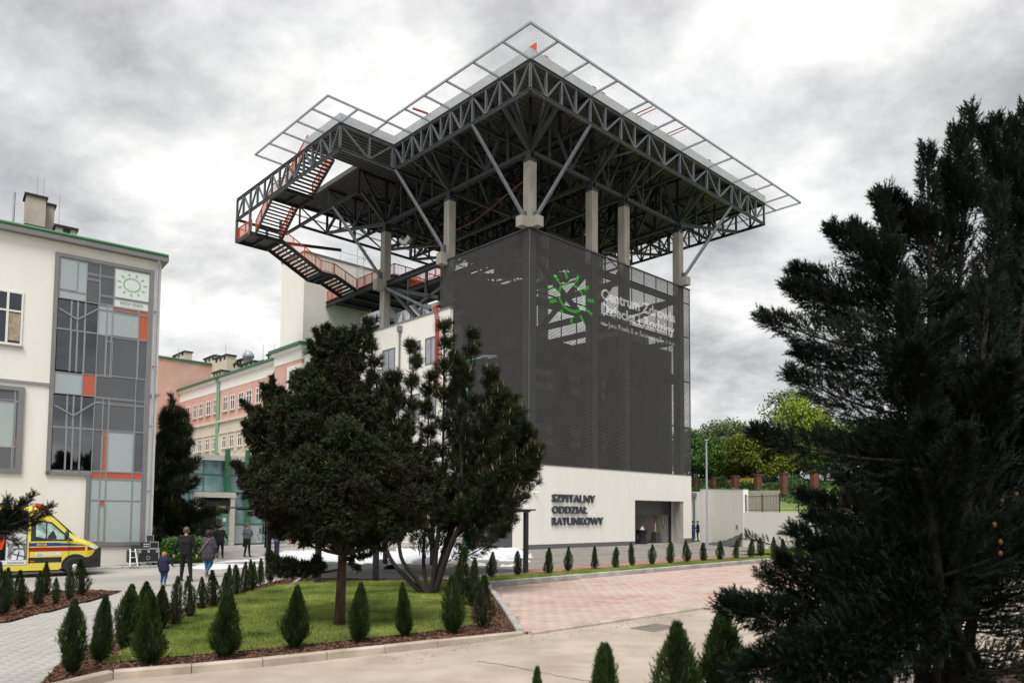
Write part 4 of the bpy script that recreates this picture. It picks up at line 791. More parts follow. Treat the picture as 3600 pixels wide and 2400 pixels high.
# ---- white annex left of the screen
an = empty('white_annex', M=TM, label='plain white annex with grey windows and a red downpipe beside the dark screen', cat='building')
box('wall', (-.3, .05, 8.07, 19.2, 0, 17.6), M_white, an); box('wall', (.05, 9, 18.9, 19.2, 0, 17.6), M_white, an); box('wall', (.06, 9, 8.07, 8.4, 5.7, 17.6), M_white, an); box('roof', (.06, 9, 8.4, 18.9, 16.8, 17.0), M_dark, an)
MB().box(-.36, .12, 8.0, 19.26, 17.602, 17.7).build('coping', M_fr, an)
M_frG = mat('grey_window_frame', (.16, .165, .17), .45, .2)
M_gl2 = mat('pale_glass', (.30, .32, .35), .1, var=.25, scale=.8, spec=.8)
for b0, b1 in ((15.12, 17.0), (11.66, 13.16), (9.59, 11.06)):
    for z1 in (15.78, 11.6, 7.4):
        box('reveal', (-.302, -.30, b0, b1, z1 - 2.1, z1), M_dark, an)
        wq = box('window', (-.306, -.303, b0 + .06, b1 - .06, z1 - 2.05, z1 - .05), M_gl2, an)
        mb = MB(); a = -.3
        mb.box(a - .03, a - .007, b0, b1, z1 - .12, z1).box(a - .03, a - .007, b0, b1, z1 - 2.1, z1 - 2.0).box(a - .03, a - .007, b0, b0 + .1, z1 - 2.0, z1 - .12).box(a - .03, a - .007, b1 - .1, b1, z1 - 2.0, z1 - .12).box(a - .03, a - .007, (b0 + b1) / 2 - .05, (b0 + b1) / 2 + .05, z1 - 2.0, z1 - .12)
        mb.build('window_frame', M_frG, wq)
MB().box(-.55, -.302, 14.15, 14.6, 16.9, 17.35).tube([(-.42, 14.37, 16.9), (-.42, 14.37, 1)], .07, 8).build('downpipe', M_fr, an)
MB().tube([(.6, 10.0, 18.25), (.0, 9.95, 18.2), (-.35, 9.85, 17.95), (-.5, 9.55, 17.55), (-.5, 9.4, 17.2), (-.5, 9.35, 16.8), (-.5, 9.35, 11)], .15, 10).build('red_pipe', M_red, an)
for z in (16.95, 17.1): MB().lathe([(.19, 0), (.19, .07)], 10, (-.5, 9.36, z)).build('pipe_collar', M_galv, an)
du = empty('roof_ducts', M=TM, label='foil wrapped ventilation ducts on the annex roof', cat='duct')
def foil(a0, a1, b0, b1, z0, z1):
    mb = MB(); nb = max(1, round((b1 - b0) / 1.2))
    for i in range(nb):      # each panel of the duct is a shallow pyramid, cross-creased
        c0 = b0 + (b1 - b0) * i / nb; c1 = b0 + (b1 - b0) * (i + 1) / nb; V = [(a0, c0, z0), (a0, c1, z0), (a0, c1, z1), (a0, c0, z1), (a0 - .07, (c0 + c1) / 2, (z0 + z1) / 2)]
        mb.add(V, [(0, 1, 4), (1, 2, 4), (2, 3, 4), (3, 0, 4)])
    mb.add([(a0, b0, z0), (a1, b0, z0), (a1, b0, z1), (a0, b0, z1), ((a0 + a1) / 2, b0 - .07, (z0 + z1) / 2)], [(0, 1, 4), (1, 2, 4), (2, 3, 4), (3, 0, 4)])
    mb.add([(a0, b0, z1), (a1, b0, z1), (a1, b1, z1), (a0, b1, z1), (a0, b1, z0), (a1, b1, z0), (a1, b0, z0)], [(0, 1, 2, 3), (3, 2, 5, 4), (1, 6, 5, 2)]); mb.build('duct', M_foil, du)
foil(1.0, 2.4, 17.9, 22.6, 18.7, 20.0); foil(1.0, 2.4, 15.0, 17.2, 17.6, 19.2); foil(1.2, 2.6, 10.0, 13.6, 17.9, 19.1); foil(1.1, 2.2, 13.7, 15.4, 18.4, 19.5)
box('stand', (1.3, 1.4, 17.2, 22, 17.0, 18.7), M_dark, du)
# ---- glazed entrance pavilion
en = empty('entrance_pavilion', M=TM, label='glazed main entrance pavilion with green steel posts and white fascia', cat='entrance')
B0 = 16.9; M_eg = mat('entrance_glass', (.10, .17, .19), .04, var=.35, scale=.5, spec=1., c2=(.22, .33, .36))
box('fascia', (-19.5, -11.5, B0 - .25, B0 + 6, 5.87, 6.25), mat('fascia_pale', (.50, .50, .48), .7, var=.06), en)
cols_ = [-19.2, -17.9, -16.6, -15.6, -14.65, -13.2, -11.6, -10.3, -9.0]
for i in range(len(cols_) - 1):
    for z0, z1 in ((3.72, 4.85), (4.95, 5.85)):
        if cols_[i] < -11.7: box('pane', (cols_[i] + .04, cols_[i + 1] - .04, B0, B0 + .03, z0, z1), M_eg, en)
    for z0, z1 in ((.1, 1.4), (1.5, 2.5), (2.6, 3.6)):
        if not (-14.7 < cols_[i] < -12.9): box('pane', (cols_[i] + .04, cols_[i + 1] - .04, B0, B0 + .03, z0, z1), M_eg if z0 > 1 else mat('frosted_pane', (.36, .41, .43), .3, var=.1, scale=.5), en)
box('pane', (-12.55, -11.64, B0, B0 + .03, .1, 1.4), MATS['frosted_pane'], en); box('pane', (-12.55, -11.64, B0, B0 + .03, 1.5, 3.6), M_eg, en)
for x in cols_: box('mullion', (x - .04, x + .04, B0 - .04, B0 + .06, 0, 5.86), M_grn2, en)
for z in (1.45, 2.55, 3.66, 4.9): box('rail', (-19.2, -14.2 if z < 3 else -9.1, B0 - .035, B0 + .055, z - .05, z + .05), M_grn2, en)
box('rail', (-12.5, -9.1, B0 - .035, B0 + .055, 1.4, 1.5), M_grn2, en)
for x in (-13.2, -11.75): beam('raking_post', (x - .05, B0 - .5, 6.7), (x + .25, B0 - .1, .0 if x > -12 else 3.6), .22, .3, M_grn2, en)
box('back_room', (-19.2, -9.0, B0 + 4, B0 + 4.2, 0, 5.8), M_dark, en); box('pavilion_roof', (-19.4, -9, B0 + .1, B0 + 4, 3.66, 3.7), M_dark, en)
pc = mat('portal_stone', (.50, .48, .43), .85, var=.08)
box('portal_jamb', (-12.9, -12.6, B0 - .5, B0 - .045, 0, 3.3), pc, en); box('portal_jamb', (-15.2, -14.9, B0 - .5, B0 - .045, 0, 3.3), pc, en); box('portal_head', (-15.25, -12.55, B0 - .55, B0 - .045, 3.3, 3.66), pc, en)
box('sign_board', (-14.9, -12.9, B0 - .36, B0 - .3, 2.45, 3.1), M_dark, en)
solid_text('sign_text', 'GŁÓWNE', -13.75, -13.2, 2.57, 2.78, -.0, 0, mat('yellow_print', (.55, .42, .10), .6), en, .01).location = (0, B0 - .365, 0)
M_dgf = mat('door_green', (.12, .24, .15), .5)
for x0, x1 in ((-14.1, -13.5), (-13.5, -12.92)):
    d_ = box('door', (x0 + .01, x1 - .01, B0 - .25, B0 - .2, 0.02, 2.2), M_dgf, en); box('door_pane', (x0 + .14, x1 - .14, B0 - .262, B0 - .251, .3, 2.0), M_eg, d_)
box('poster', (-13.35, -13.12, B0 - .27, B0 - .263, 1.3, 1.65), mat('poster_blue', (.08, .20, .36), .5), en); box('poster', (-13.35, -13.12, B0 - .27, B0 - .263, 1.66, 1.9), M_pw, en)
# ================================================================= RIGHT SIDE: WALLS, FENCE, HILLSIDE, STREET FURNITURE
def Z11(x, y): return 2350 + x / 1.96, 1300 + y / 1.96
def hill(x, y):
    t = y - .25 * (x - 18); s = lambda a, b, v: max(0., min(1., (v - a) / (b - a)))
    sm = lambda v: v * v * (3 - 2 * v)
    return 2.3 + 2.2 * sm(s(60, 68, t)) + 2.6 * sm(s(68, 98, t)) + 2.5 * sm(s(98, 180, t)) + .25 * math.sin(x * .31 + y * .17) * s(68, 80, t)
M_hill = mat('hill_grass', (.10, .17, .03), .9, var=.3, scale=.5, c2=(.19, .25, .06), bump=.6, bscale=4, detail=8.)
xs = [20 + i * 4.5 for i in range(40)]; ys = [50 + j * 3.2 for j in range(66)]; v = []; f = []
for y in ys:
    for x in xs:
        xx = (x - 20) + (18.9 if y < 55 else 16.6 + (y - 55) * .14); v.append((xx, y, hill(xx, y)))
n_ = len(xs)
for j in range(len(ys) - 1):
    for i in range(n_ - 1): f.append((j * n_ + i, j * n_ + i + 1, (j + 1) * n_ + i + 1, (j + 1) * n_ + i))
tag(MB().add(v, f).build('hillside', M_hill, None, True), kind='structure')
xs2 = [-60 + i * 6 for i in range(16)]; v = []; f = []
for y in (64, 72, 82, 95, 120, 170):
    for x in xs2: v.append((x + (y - 64) * .2 + 4, y + 35, hill(40, y) - 1.2))
for j in range(5):
    for i in range(15): f.append((j * 16 + i, j * 16 + i + 1, (j + 1) * 16 + i + 1, (j + 1) * 16 + i))
P1, P2, P3 = Vector((15.96, 61.44, 0)), Vector((17.03, 53.39, 0)), Vector((19.34, 45.47, 0)); P4 = P3 + (P3 - P2) * 1.2
def wallseg(par, p, q, h0, h1, th, m, name='wall'):
    d = (q - p).normalized(); s = Vector((-d.y, d.x, 0)) * th
    up0, up1 = Vector((0, 0, h0)), Vector((0, 0, h1))
    return MB().add([p, q, q + s, p + s, p + up0, q + up1, q + s + up1, p + s + up0], [(0, 1, 2, 3), (4, 7, 6, 5), (0, 4, 5, 1), (1, 5, 6, 2), (2, 6, 7, 3), (3, 7, 4, 0)]).build(name, m, par)
rw = empty('retaining_wall', (0, 0, 0), 0, 'tall white rendered retaining wall beside the lane with a grey corner downpipe', 'wall')
wallseg(rw, P1, P2, 4.5, 4.2, .4, M_white); wallseg(rw, P1 - Vector((.02, 0, 0)) + Vector((0, 0, 4.5)), P2 + Vector((-.02, 0, 4.2)), .05, .05, .45, M_fr, 'coping')
p_, q_ = D(2434, 1890, 67), D(2470, 1890, 66.5); p_.z = q_.z = 0; wallseg(rw, p_, q_, 4.45, 4.45, .4, M_cream); c_ = p_ + (q_ - p_) * .25
MB().box(c_.x - .2, c_.x + .2, c_.y - .35, c_.y - .05, 4.0, 4.35).tube([(c_.x, c_.y - .2, 4.0), (c_.x, c_.y - .2, .1)], .08, 8).build('downpipe', M_fr, rw)
box('junction_box', (16.86, 16.94, 54.3, 54.6, 1.3, 1.6), M_fr, rw).location = (-.02, 0, 0)
lw = empty('lane_wall', (0, 0, 0), 0, 'low cream rendered wall carrying the dark bar fence', 'wall')
wallseg(lw, P2 + Vector((.02, -.01, 0)), P4, 2.57, 2.5, .35, M_cream)
fc = empty('bar_fence', (0, 0, 0), 0, 'dark metal bar fence standing on the low cream wall', 'fence')
M_fc = mat('fence_paint', (.035, .04, .048), .5, .3)
dirf = (P4 - P2); Lf = dirf.length; dirf.normalize(); off = Vector((-dirf.y, dirf.x, 0)) * .17
for k in range(10):
    a = P2 + dirf * (.1 + k * Lf / 9.3) + off + Vector((0, 0, 2.55)); beam('fence_post', a, a + Vector((0, 0, 1.3)), .07, .07, M_fc, fc)
    if k < 9:
        b = P2 + dirf * (.1 + (k + 1) * Lf / 9.3) + off + Vector((0, 0, 2.55)); mb = MB(); mb.beam(a + Vector((0, 0, .15)), b + Vector((0, 0, .15)), .04, .04).beam(a + Vector((0, 0, 1.15)), b + Vector((0, 0, 1.15)), .04, .04)
        for j in range(1, 12): c = a.lerp(b, j / 12); mb.beam(c + Vector((0, 0, .15)), c + Vector((0, 0, 1.15)), .016, .016)
        tag(mb.build('fence_panel', M_fc, fc), kind=None)
bwl = empty('block_wall', (0, 0, 0), 0, 'grey concrete block wall behind the bar fence', 'wall')
p_, q_ = D(2632, 1790, 60), D(2746, 1790, 58.5); M_blk = mat('concrete_block', (.33, .30, .26), .95, var=.15, scale=2.)
p_.z = q_.z = 2.2; dv = (q_ - p_); nb = 7
for r_ in range(8):
    for k in range(nb + 1):
        s0 = max(0, (k - .5 * (r_ % 2)) / nb); s1 = min(1, (k + 1 - .5 * (r_ % 2)) / nb)
        if s1 - s0 < .02: continue
        a, b = p_ + dv * (s0 + .003), p_ + dv * (s1 - .003); up = Vector((0, 0, .26)); zb = Vector((0, 0, r_ * .27)); t_ = Vector((0, .3, 0))
        MB().add([a + zb, b + zb, b + zb + t_, a + zb + t_, a + zb + up, b + zb + up, b + zb + up + t_, a + zb + up + t_], [(0, 1, 2, 3), (4, 7, 6, 5), (0, 4, 5, 1), (1, 5, 6, 2), (2, 6, 7, 3), (3, 7, 4, 0)]).build('block', M_blk, bwl)
# brick pillars with railings on the hillside
M_brick = mat('brick', (.095, .034, .024), .9, var=.35, scale=9, c2=(.15, .062, .045), detail=3.)
plist = [(172, 208, 738, 800), (296, 330, 725, 795), (437, 486, 714, 797), (597, 643, 702, 822), (775, 822, 692, 832), (985, 1035, 675, 850), (1192, 1250, 655, 860)]
words = ['far-left brick pillar showing just beside the dark screen', 'short brick pillar behind the silver lamp post', 'brick pillar with yellow flowers to its right', 'brick pillar in front of the golden tree, above the block wall', 'brick pillar above the bar fence nearest its middle', 'brick pillar half hidden by the tips of the big conifer', 'brick pillar glimpsed through the big conifer']
tops = []
for i, (x0, x1, y0, y1) in enumerate(plist):
    dep = 74 - i * 1.6; a = D(*Z11(x0, y1), dep); b = D(*Z11(x1, y1), dep); zt = D(*Z11(x0, y0), dep).z; wdt = b.x - a.x; zb = min(a.z, hill((a.x + b.x) / 2, dep)) - .3
    e_ = empty('brick_pillar', ((a.x + b.x) / 2, dep, zb), .3, words[i], 'pillar', 'brick pillars along the hillside railing')
    box('shaft', (-wdt * .42, wdt * .42, -wdt * .42, wdt * .42, 0, zt - zb), M_brick, e_); box('cap', (-wdt * .5, wdt * .5, -wdt * .5, wdt * .5, zt - zb, zt - zb + .1), M_brick, e_); tops.append(Vector(((a.x + b.x) / 2, dep, zt)))
rl = empty('hill_railing', (0, 0, 0), 0, 'thin black railing strung between the brick pillars', 'railing')
for a, b in zip(tops[:-1], tops[1:]):
    mb = MB(); mb.beam(a - Vector((0, 0, .15)), b - Vector((0, 0, .15)), .05, .05); mb.beam(a - Vector((0, 0, 1.2)), b - Vector((0, 0, 1.2)), .05, .05)
    for k in range(1, 18): c = a.lerp(b, k / 18); mb.beam(c - Vector((0, 0, 1.2)), c - Vector((0, 0, .15)), .018, .018)
    mb.build('railing_panel', M_fc, rl)
# black sheeting at the wall foot
vs = []; fs = []; nn = 16
for i in range(nn + 1):
    t = i / nn; p = P1.lerp(P2, .3 + .69 * t); hgt = .1 + .95 * t ** 1.6 + .05 * math.sin(i * 2.1); n = Vector((-1, -.13, 0)).normalized()
    for k, (o, z) in enumerate(((.95, .015), (.6, .1 + .05 * math.sin(i * 1.7)), (.3, hgt * .55), (.05, hgt))): vs.append(p + n * o + Vector((0, 0, z)))
for i in range(nn):
    for k in range(3): fs.append((i * 4 + k, i * 4 + k + 1, i * 4 + k + 5, i * 4 + k + 4))
o = MB().add(vs, fs).build('plastic_sheeting', mat('black_sheeting', (.02, .021, .024), .35, var=.3, scale=3, bump=.6, bscale=5), None, True); tag(o, 'crumpled black plastic sheeting at the foot of the white retaining wall', 'sheeting')
md = o.modifiers.new('s', 'SOLIDIFY'); md.thickness = .01
# silver lamp post at the lane
def lamp_post(name, base, h, r, m, label, arm=None, foot=None, footm=None):
    e_ = empty(name, base, 0, label, 'lamp post'); MB().tube([(0, 0, 0), (0, 0, h * .5), (0, 0, h)], [r, r * .85, r * .6], 10).build('pole', m, e_)
    if foot: MB().lathe([(r * 2.1, 0), (r * 2.1, foot * .1), (r * 1.7, foot * .12), (r * 1.6, foot), (r, foot * 1.05)], 12).build('foot', footm or m, e_)
    if arm:
        MB().tube([(0, 0, h - .05), (arm[0] * .5, arm[1] * .5, h + .05), (arm[0], arm[1], h + .12)], r * .45, 8).build('arm', m, e_); d = Vector((arm[0], arm[1], 0)).normalized(); a = Vector((arm[0], arm[1], h + .12)); s = Vector((-d.y, d.x, 0))
        mb = MB(); mb.prism([a - s * .14, a + d * .2 - s * .17, a + d * .75 - s * .12, a + d * .8, a + d * .75 + s * .12, a + d * .2 + s * .17, a + s * .14], (0, 0, .09)); mb.build('lamp_head', M_steelL, e_)
        box('lens', (-.1, .1, -.1, .1, 0, .02), mat('lamp_lens', (.6, .6, .58), .2), e_).location = a + d * .45 - Vector((0, 0, .022))
    else: MB().box(-.12, .12, -.12, .12, h, h + .06).build('cap', m, e_)
    return e_
lamp_post('silver_lamp_post', T(10.03, -7.15, 0), 7.4, .085, M_galv, 'plain silver lamp post standing between tower and white retaining wall')
tb = G(1640, 1972); lamp_post('teal_lamp_post', tb, 10.0, .09, mat('teal_paint', (.12, .32, .27), .5, var=.1), 'pale green street lamp with teal foot behind the bushy pine', (.7, -.1), 1.25, mat('teal_foot_paint', (.02, .24, .22), .45, var=.1))
# carport / pergola of dark posts
cp = empty('pergola', T(-13.54, -13.47, 0), TA, 'flat black steel pergola on thin posts in front of the tower', 'pergola')
M_blk2 = mat('black_steel', (.03, .033, .038), .45, .4, var=.15)
for a, b in ((0, 0), (-6.7, .26), (-8.4, 1.0), (-2.5, 6), (-7.5, 6.5), (0, 6)): box('post', (a - .075, a + .075, b - .075, b + .075, 0, 2.4), M_blk2, cp)
box('roof', (-9, .35, -.2, 6.8, 2.46, 2.52), M_blk2, cp)
for b in (0, 6.2): box('roof_beam', (-8.9, .2, b - .06, b + .06, 2.402, 2.459), M_blk2, cp)
# wall lamp, camera on the tower base
wl = empty('wall_lamp', T(0, .7, 2.9), TA, 'round white bulkhead lamp on the white base wall beside the grey door', 'wall lamp')
o = MB().lathe([(.02, .10), (.14, .085), (.19, .05), (.21, .0)], 18).build('globe', mat('lamp_glass', (.62, .66, .74), .25), wl, True); o.rotation_euler = (0, R(-90), 0); o = MB().lathe([(.24, 0), (.24, .03), (.2, .035)], 18).build('ring', M_galv, wl, True); o.rotation_euler = (0, R(-90), 0)
sc_ = empty('security_camera', T(.53, 0, 3.73), TA, 'small white security camera left of the charcoal lettering', 'camera')
MB().lathe([(.07, 0), (.07, .06)], 10).build('mount', M_frameW, sc_).rotation_euler = (R(90), 0, 0); MB().tube([(0, -.06, 0), (.1, -.16, -.02), (.3, -.22, .02)], [.03, .05, .05], 8).build('housing', M_frameW, sc_)
# ---- inside the garage: draped bar tables, patio heater
M_cloth = mat('black_cloth', (.012, .012, .014), .9, var=.2)
for i, (a, b, lb) in enumerate(((13.75, .95, 'bar table in a black stretch cover with white napkin in the garage bay'), (13.45, 1.55, 'second black covered bar table at the left edge of the garage bay'))):
    e_ = empty('bar_table', T(a, b, 0), 0, lb, 'table'); MB().lathe([(.42, 0), (.36, .15), (.26, .55), (.36, .95), (.42, 1.08), (.42, 1.12), (.01, 1.12)], 18).build('cover', M_cloth, e_, True)
e_ = empty('napkin_display', T(13.75, .95, 1.12), 0, 'folded white napkins with a small vase on the black bar table', 'napkin'); MB().add([(-.2, -.1, 0), (.2, -.1, 0), (.2, .12, 0), (-.2, .12, 0), (0, 0, .3)], [(0, 1, 4), (1, 2, 4), (2, 3, 4), (3, 0, 4), (0, 3, 2, 1)]).build('napkin', M_frameW, e_); MB().tube([(.1, .05, .02), (.1, .05, .45)], .02, 6).build('stem', M_galv, e_)
ht = empty('patio_heater', T(16.9, 1.9, 0), TA, 'pyramid patio heater with a glowing orange flame in the garage bay', 'heater')
MB().add([(-.3, -.3, 0), (.3, -.3, 0), (.3, .3, 0), (-.3, .3, 0), (-.25, -.25, .85), (.25, -.25, .85), (.25, .25, .85), (-.25, .25, .85)], [(0, 1, 5, 4), (1, 2, 6, 5), (2, 3, 7, 6), (3, 0, 4, 7), (4, 5, 6, 7)]).build('base', M_steelL, ht)
for sx in (-1, 1):
    for sy in (-1, 1): beam('frame_leg', (sx * .24, sy * .24, .85), (sx * .07, sy * .07, 2.1), .03, .03, M_steelL, ht)
MB().lathe([(.36, 2.1), (.3, 2.16), (.02, 2.22)], 16).build('hood', M_galv, ht)
m_fl = bpy.data.materials.new('flame'); m_fl.use_nodes = True; b_ = m_fl.node_tree.nodes['Principled BSDF']; b_.inputs['Base Color'].default_value = (.8, .2, .03, 1); b_.inputs['Emission Color'].default_value = (1, .28, .04, 1); b_.inputs['Emission Strength'].default_value = .35
MB().tube([(0, 0, .9), (.015, 0, 1.2), (-.01, 0, 1.5), (.01, 0, 1.75)], [.04, .05, .035, .005], 8).build('flame', m_fl, ht)
# ---- white foam on the courtyard
M_foam = mat('white_foam', (.62, .63, .66), .9, var=.06, scale=4, bump=.5, bscale=12)
def foam(label, pts, h, seed, thr=.0, lbl='foam'):
    P = np.array([(p.x, p.y) for p in pts]); lo, hi = P.min(0) - .2, P.max(0) + .2; st_ = .09; nx, ny = int((hi[0] - lo[0]) / st_) + 1, int((hi[1] - lo[1]) / st_) + 1
    X, Y = np.meshgrid(lo[0] + np.arange(nx) * st_, lo[1] + np.arange(ny) * st_); ins = inpoly(np.stack([X.ravel(), Y.ravel()], 1), P).reshape(ny, nx).astype(float)
    for _ in range(5): ins = (ins + np.roll(ins, 1, 0) + np.roll(ins, -1, 0) + np.roll(ins, 1, 1) + np.roll(ins, -1, 1)) / 5
    r_ = np.random.default_rng(seed); nz = np.zeros_like(X)
    for k in range(26):
        a = r_.random() * 6.28; fr = 1.2 * 1.17 ** k; nz += np.sin((X * math.cos(a) + Y * math.sin(a)) * fr + r_.random() * 6.28) / (fr ** .8)
    Z = ins * 1.0 - .45 + nz * .22 - thr; H_ = np.where(Z > 0, np.sqrt(np.clip(Z, 0, 1)) * h, -.03)
    idx = np.arange(nx * ny).reshape(ny, nx); keep = (np.maximum.reduce([Z[:-1, :-1], Z[1:, :-1], Z[:-1, 1:], Z[1:, 1:]]) > 0)
    F = np.stack([idx[:-1, :-1], idx[:-1, 1:], idx[1:, 1:], idx[1:, :-1]], -1)[keep]; V = np.stack([X.ravel(), Y.ravel(), H_.ravel()], 1)
    u_, inv = np.unique(F, return_inverse=True); return tag(link('foam', npmesh('foam', V[u_], inv.reshape(-1, 4), M_foam, None, True)), label, lbl, 'white foam on the courtyard')
z9 = lambda x, y: G(800 + x / 1.3635, 1100 + y / 1.3635)
foam('heap of white foam behind the trees beside the two shovelling men', [z9(*p) for p in [(200, 1215), (270, 1165), (450, 1170), (710, 1188), (705, 1232), (450, 1248), (300, 1240)]], .30, 1)
foam('long ridge of white foam running to the foot of the pergola post', [z9(*p) for p in [(700, 1185), (850, 1160), (1000, 1140), (1160, 1142), (1380, 1140), (1458, 1170), (1250, 1182), (1100, 1180), (1000, 1205), (850, 1212), (720, 1232)]], .32, 2)
z15 = lambda x, y: G(500 + x / 3.618, 1800 + y / 3.618)
foam('thin broken white foam smeared over the paving behind the walking woman', [z15(*p) for p in [(560, 760), (900, 690), (1250, 650), (1560, 590), (1750, 600), (1700, 720), (1270, 745), (900, 775)]], .06, 3, .42)
# ================================================================= VEGETATION
def leafmat(name, dark, mid, light, rough=.65, transl=.0):
    m = bpy.data.materials.new(name); m.use_nodes = True; t = m.node_tree; b = t.nodes['Principled BSDF']; b.inputs['Roughness'].default_value = rough; b.inputs['Specular IOR Level'].default_value = .2
    a = t.nodes.new('ShaderNodeAttribute'); a.attribute_name = 'tone'; r = t.nodes.new('ShaderNodeValToRGB'); e = r.color_ramp
    e.elements[0].color = (*dark, 1); e.elements[1].color = (*light, 1); n = e.elements.new(.55); n.color = (*mid, 1)
    t.links.new(a.outputs['Fac'], r.inputs[0])
    oi = t.nodes.new('ShaderNodeObjectInfo'); h = t.nodes.new('ShaderNodeHueSaturation'); mh = t.nodes.new('ShaderNodeMapRange'); mh.inputs[3].default_value = .499; mh.inputs[4].default_value = .514; mv = t.nodes.new('ShaderNodeMapRange'); mv.inputs[3].default_value = .75; mv.inputs[4].default_value = 1.3
    t.links.new(oi.outputs['Random'], mh.inputs[0]); t.links.new(oi.outputs['Random'], mv.inputs[0]); t.links.new(mh.outputs[0], h.inputs['Hue']); t.links.new(mv.outputs[0], h.inputs['Value']); t.links.new(r.outputs[0], h.inputs['Color']); t.links.new(h.outputs[0], b.inputs['Base Color']); return m
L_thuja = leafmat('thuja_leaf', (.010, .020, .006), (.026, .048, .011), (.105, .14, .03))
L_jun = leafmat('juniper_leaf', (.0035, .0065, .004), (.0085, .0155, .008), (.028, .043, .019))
L_jun1 = leafmat('brown_juniper_leaf', (.022, .017, .009), (.027, .038, .016), (.085, .108, .042))
L_pine = leafmat('pine_needle', (.012, .018, .008), (.034, .045, .017), (.095, .105, .036))
L_dec = leafmat('deciduous_leaf', (.03, .07, .012), (.06, .12, .022), (.12, .20, .04))
L_silv = leafmat('silver_leaf', (.06, .09, .035), (.12, .16, .07), (.22, .27, .14))
L_yel = leafmat('golden_leaf', (.08, .12, .01), (.16, .20, .018), (.29, .32, .035))
M_candle = mat('pine_candle', (.25, .18, .085), .7, var=.25, scale=20)
M_bark1 = mat('conifer_bark', (.055, .034, .024), .95, var=.4, scale=8, bump=.8, bscale=25, stretch=(1, 1, .3), c2=(.11, .07, .05))
M_bark2 = mat('dark_bark', (.022, .018, .015), .95, var=.4, scale=8, bump=.8, bscale=25)
def tmpl(kind, r):
    V = []; F = []
    def tri(a, b, c): k = len(V); V.extend([a, b, c]); F.append((k, k + 1, k + 2))
    if kind == 'spray':            # flattened scaly spray: a spine with short side fingers
        for i in range(6):
            s = 1 if i % 2 else -1; x = .08 + .13 * i; l = .42 - .045 * i; tri((x - .05, 0, 0), (x + .07, 0, .015 * s), (x + l * .75, s * l * .62, r.normal(0, .07)))
        tri((0, -.035, 0), (0, .035, 0), (1.05, 0, .04)); tri((.55, -.05, 0), (.6, .06, .02), (1.0, .12, -.05))
    elif kind == 'tuft':           # rounded juniper tuft
        for i in range(11):
            d = np.array([1.0, 0, 0]) * .75 + r.normal(0, .55, 3); d /= np.linalg.norm(d); n = np.cross(d, r.normal(0, 1, 3)); n /= np.linalg.norm(n); l = .55 + .5 * r.random(); b = r.normal(0, .12, 3); w = .12
            tri(tuple(b - n * w), tuple(b + n * w), tuple(b + d * l))
    elif kind == 'needle':
        for i in range(16):
            a = r.random() * 6.283; op = .35 + .6 * r.random(); d = np.array([math.cos(op), math.sin(op) * math.cos(a), math.sin(op) * math.sin(a)]); n = np.cross(d, r.normal(0, 1, 3)); n /= np.linalg.norm(n); b = np.array([.5 * r.random(), 0, 0]); w = .028
            tri(tuple(b - n * w), tuple(b + n * w), tuple(b + d * (.75 + .3 * r.random())))
    elif kind == 'leaf':
        for i in range(3):
            o = r.normal(0, .45, 3); d = r.normal(0, 1, 3); d /= np.linalg.norm(d); n = np.cross(d, r.normal(0, 1, 3)); n /= np.linalg.norm(n)
            tri(tuple(o - d * .5), tuple(o + n * .3), tuple(o + d * .5)); tri(tuple(o - d * .5), tuple(o + d * .5), tuple(o - n * .3))
    elif kind == 'candle':
        for i in range(4):
            a = i * 1.571; b = a + 1.571; tri((0, .07 * math.cos(a), .07 * math.sin(a)), (0, .07 * math.cos(b), .07 * math.sin(b)), (1, 0, 0))
    return np.array(V), np.array(F)
def scatter(P, Dr, S, kind, tone, seed=1, nv=4):
    """many copies of a few small templates, as arrays (verts, tris, tone per tri)"""
    r = np.random.default_rng(seed); P = np.asarray(P, float); Dr = np.asarray(Dr, float); S = np.asarray(S, float); n = len(P)
    d = Dr / (np.linalg.norm(Dr, axis=1, keepdims=True) + 1e-9); h = r.normal(0, 1, (n, 3)); y = np.cross(d, h); y /= np.linalg.norm(y, axis=1, keepdims=True) + 1e-9; z = np.cross(d, y)
    VV = []; FF = []; TT = []; k = 0; which = r.integers(0, nv, n)
    for w in range(nv):
        tv, tf_ = tmpl(kind, r); m = which == w
        if not m.any(): continue
        B = np.stack([d[m], y[m], z[m]], 1) * S[m][:, None, None]; V = np.einsum('vk,nkj->nvj', tv, B) + P[m][:, None, :]
        c = m.sum(); F = tf_[None] + (np.arange(c) * len(tv))[:, None, None] + k; VV.append(V.reshape(-1, 3)); FF.append(F.reshape(-1, 3)); TT.append(np.repeat(np.clip(tone[m][:, None] + r.normal(0, .12, (c, len(tf_))), 0, 1), 1, 1).ravel()); k += c * len(tv)
    return np.concatenate(VV), np.concatenate(FF), np.concatenate(TT)
def leafmesh(name, arrs, m):
    V = []; F = []; Tn = []; k = 0
    for v, f, t in arrs: V.append(v); F.append(f + k); Tn.append(t); k += len(v)
    me = npmesh(name, np.concatenate(V), np.concatenate(F), m); a = me.attributes.new('tone', 'FLOAT', 'FACE'); a.data.foreach_set('value', np.concatenate(Tn).astype(np.float32)); return me
